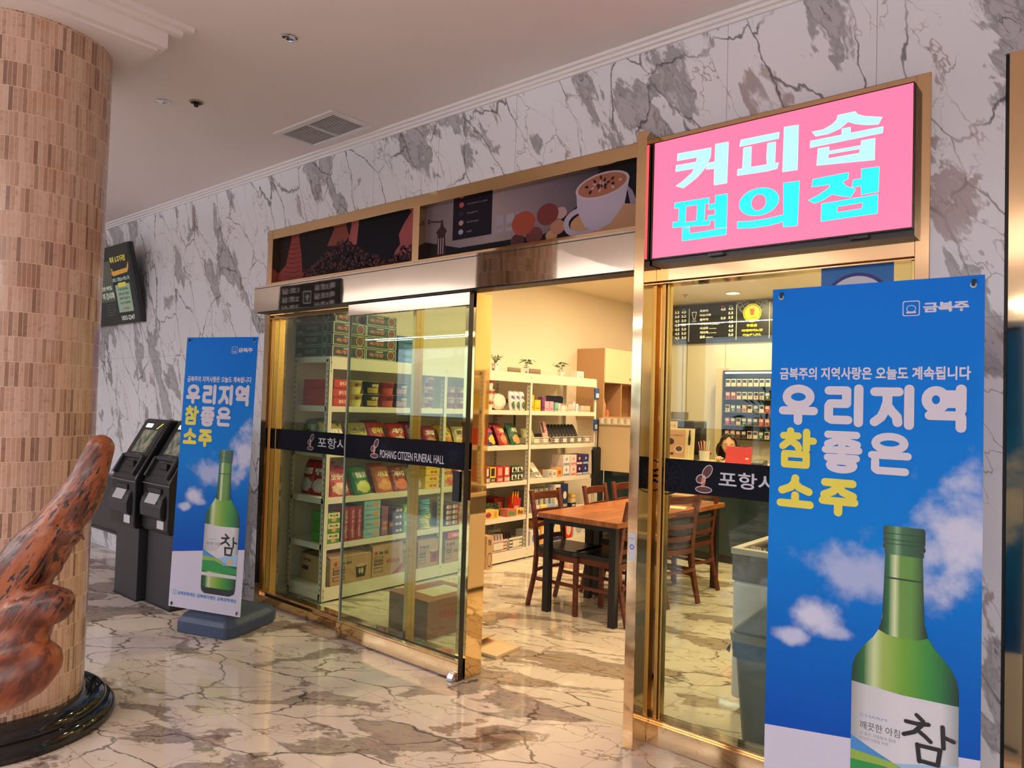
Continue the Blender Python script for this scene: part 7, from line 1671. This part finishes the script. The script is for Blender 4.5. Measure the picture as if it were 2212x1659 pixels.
# ---- the seated woman behind the counter -------------------------------------------
def person():
    root = thing('person', 'woman with dark shoulder-length hair in a pale jacket seated behind the counter', 'person', (0, 0, 0))
    hp = aty(1574, 962, 7.85); hx_, hy_, hz_ = hp.x, 7.85, hp.z      # centre of the face
    d = Vector((0-hx_, 0-hy_, 0)).normalized(); yaw = math.atan2(d.x, -d.y)
    face = Vector((math.sin(yaw)*1, -math.cos(yaw), 0))
    side = Vector((math.cos(yaw), math.sin(yaw), 0))
    me = bpy.data.meshes.new('body'); ob = bpy.data.objects.new('body', me)
    bm = bmesh.new(); sk = bm.verts.layers.skin.verify()
    sh_z = hz_-0.235
    c0 = Vector((hx_, hy_, 0)) - face*0.03
    P = {'pel': (c0+Vector((0, 0, 0.50)), 0.15, 0.11), 'wai': (c0+Vector((0, 0, 0.68)), 0.125, 0.10), 'che': (c0+Vector((0, 0, sh_z-0.12)), 0.15, 0.11), 'nec': (c0+Vector((0, 0, sh_z+0.02)), 0.075, 0.065), 'ne2': (c0+Vector((0, 0, sh_z+0.10)), 0.052, 0.052),
         'sL': (c0-side*0.15+Vector((0, 0, sh_z-0.03)), 0.062, 0.062), 'eL': (c0-side*0.22+face*0.10+Vector((0, 0, sh_z-0.27)), 0.045, 0.045), 'wL': (c0-side*0.10+face*0.33+Vector((0, 0, 1.06)), 0.028, 0.028),
         'sR': (c0+side*0.15+Vector((0, 0, sh_z-0.03)), 0.062, 0.062), 'eR': (c0+side*0.22+face*0.10+Vector((0, 0, sh_z-0.27)), 0.045, 0.045), 'wR': (c0+side*0.10+face*0.33+Vector((0, 0, 1.06)), 0.028, 0.028)}
    V = {}
    for k, (p, a, b) in P.items():
        v = bm.verts.new(p); v[sk].radius = (a, b); V[k] = v
    V['pel'][sk].use_root = True
    for a, b in (('pel', 'wai'), ('wai', 'che'), ('che', 'nec'), ('nec', 'ne2'), ('che', 'sL'), ('sL', 'eL'), ('eL', 'wL'), ('che', 'sR'), ('sR', 'eR'), ('eR', 'wR')): bm.edges.new((V[a], V[b]))
    bm.to_mesh(me); bm.free(); C.objects.link(ob)
    ob.modifiers.new('k', 'SKIN').use_smooth_shade = True; ob.modifiers.new('s', 'SUBSURF').levels = 2; ob.modifiers['s'].render_levels = 2
    me.materials.append(cm(222, 206, 176, 0.8)); ob.parent = root; ob.name = 'jacket'
    skin = mat('skin', s2l(226, 176, 146), 0.5)
    # hands resting behind the tablet
    for s_, w in ((-1, P['wL'][0]), (1, P['wR'][0])):
        hm = bpy.data.meshes.new('hand'); ho = bpy.data.objects.new('hand', hm); b2 = bmesh.new(); k2_ = b2.verts.layers.skin.verify()
        def nv(p, r):
            v = b2.verts.new(p); v[k2_].radius = (r, r*0.75); return v
        w0 = nv(w, 0.024); pm = nv(w+face*0.06, 0.032); w0[k2_].use_root = True; b2.edges.new((w0, pm))
        for j in range(4):
            off = side*((j-1.5)*0.019); L = (0.055, 0.065, 0.062, 0.048)[j]
            a = nv(w+face*0.085+off, 0.010); b = nv(w+face*(0.085+L*0.5)+off*1.1+Vector((0, 0, 0.004)), 0.009); c = nv(w+face*(0.085+L)+off*1.15-Vector((0, 0, 0.012)), 0.007)
            b2.edges.new((pm, a)); b2.edges.new((a, b)); b2.edges.new((b, c))
        a = nv(w+face*0.035-side*s_*0.032, 0.012); b = nv(w+face*0.075-side*s_*0.05, 0.009); b2.edges.new((w0, a)); b2.edges.new((a, b))
        b2.to_mesh(hm); b2.free(); C.objects.link(ho); ho.modifiers.new('k', 'SKIN').use_smooth_shade = True; ho.modifiers.new('s', 'SUBSURF').render_levels = 1
        hm.materials.append(skin); ho.parent = root
    # head: a sculpted ellipsoid with brow, nose, lips and chin
    bm = bmesh.new(); bmesh.ops.create_uvsphere(bm, u_segments=48, v_segments=36, radius=1.0)
    for v in bm.verts:
        x, y, z = v.co
        fr_ = max(0.0, -y)
        w = 0.076*(1-0.20*max(0, -z)**1.5) ; X = x*w; Z = z*0.110; Y = y*0.088
        if z < -0.3: Y += 0.018*(-z-0.3)*(1 if y > 0 else 0.1)*-1; X *= 1-0.28*(-z-0.3)
        g = lambda cx, cz, sx_, sz_: math.exp(-((X-cx)/sx_)**2-((Z-cz)/sz_)**2)*(1 if y < -0.2 else 0)
        Y -= 0.020*g(0, -0.012, 0.010, 0.018)+0.007*g(0, 0.012, 0.008, 0.025)       # nose
        Y += 0.008*g(0.030, 0.014, 0.016, 0.010)+0.008*g(-0.030, 0.014, 0.016, 0.010)   # eye hollows
        Y -= 0.005*g(0, -0.050, 0.020, 0.006)+0.006*g(0, -0.088, 0.020, 0.014)+0.004*g(0, 0.03, 0.05, 0.008)
        Y -= 0.004*g(0.04, -0.02, 0.02, 0.02)+0.004*g(-0.04, -0.02, 0.02, 0.02)
        v.co = (X, Y, Z)
    me = bpy.data.meshes.new('head'); bm.to_mesh(me); bm.free()
    hd = link('head', me, skin, root, True); hd.location = (hx_, hy_, hz_); hd.rotation_euler = (R_(14), 0, yaw)
    def face_pt(x, z):
        yy = -0.088*math.sqrt(max(0.0, 1-(x/0.076)**2-(z/0.11)**2)); return yy
    ink = cm(40, 28, 26, 0.6)
    for s_ in (-1, 1):
        MB().tube([(s_*0.018, face_pt(0.018, 0.010)+0.000, 0.010), (s_*0.030, face_pt(0.03, 0.006)+0.002, 0.0065), (s_*0.043, face_pt(0.043, 0.009)-0.002, 0.010)], 0.0022, 6).obj('closed_eye', ink, hd)
        MB().tube([(s_*0.016, face_pt(0.016, 0.034)-0.003, 0.033), (s_*0.032, face_pt(0.032, 0.038)-0.004, 0.038), (s_*0.048, face_pt(0.048, 0.034)-0.002, 0.033)], 0.0024, 6).obj('eyebrow', ink, hd)
        MB().lathe([(0.001, -0.02), (0.010, -0.012), (0.013, 0.006), (0.008, 0.02), (0.001, 0.024)], s_*0.075, 0.005, n=10).obj('ear', skin, hd, smooth=True)
    MB().tube([(-0.020, face_pt(0.02, -0.05)-0.003, -0.049), (0, face_pt(0, -0.05)-0.006, -0.052), (0.020, face_pt(0.02, -0.05)-0.003, -0.049)], 0.0035, 6).obj('lips', cm(178, 84, 80, 0.4), hd, smooth=True)
    # hair: cap plus side curtains to the shoulders
    bm = bmesh.new(); bmesh.ops.create_uvsphere(bm, u_segments=48, v_segments=36, radius=1.0)
    dl = []
    for v in bm.verts:
        x, y, z = v.co
        a = math.atan2(x, -y)             # 0 straight ahead
        X, Y, Z = x*0.104, y*0.110+0.008, z*0.132+0.006
        if z < 0.15:
            drop = (0.15-z)/1.15; Z = 0.0245-drop*0.22; k = 0.106*(1.0+0.28*math.sin(min(1, drop*1.2)*PI)); hr = math.hypot(x, y) or 1
            X = x/hr*k; Y = y/hr*0.098+0.012
            X += 0.006*math.sin(a*9+Z*30)
        v.co = (X, Y, Z)
        front = abs(a) < (0.98 if z < 0.62 else 0.60*(1-z)/0.38)
        if front and z < 0.93: dl.append(v)
    bmesh.ops.delete(bm, geom=dl, context='VERTS')
    me = bpy.data.meshes.new('hair'); bm.to_mesh(me); bm.free()
    hr = link('hair', me, mat('black_hair', (0.012, 0.008, 0.007), 0.35), hd, True); so = hr.modifiers.new('t', 'SOLIDIFY'); so.thickness = 0.012; so.offset = -1
    # dark strap over one shoulder
    a = P['sR'][0]+face*0.055+Vector((0, 0, 0.02)); MB().tube([tuple(c0+side*0.07+face*0.06+Vector((0, 0, sh_z+0.06))), tuple(c0+side*0.05+face*0.125+Vector((0, 0, sh_z-0.10))), tuple(c0+side*0.05+face*0.125+Vector((0, 0, sh_z-0.3)))], 0.012, 8).obj('strap', cm(60, 54, 50, 0.7), root)
person()
tag(B(-0.22, 0.22, -0.2, 0.2, 0.0, 0.46).obj('stool', mat('machine_black'), loc=(aty(1574, 966, 7.85).x, 7.86, 0), bevel=0.02), 'low black stool behind the counter under the seated woman', 'stool')
bpy.data.objects.remove(ko_); bpy.data.curves.remove(keep_); bpy.data.scenes.remove(TMP)
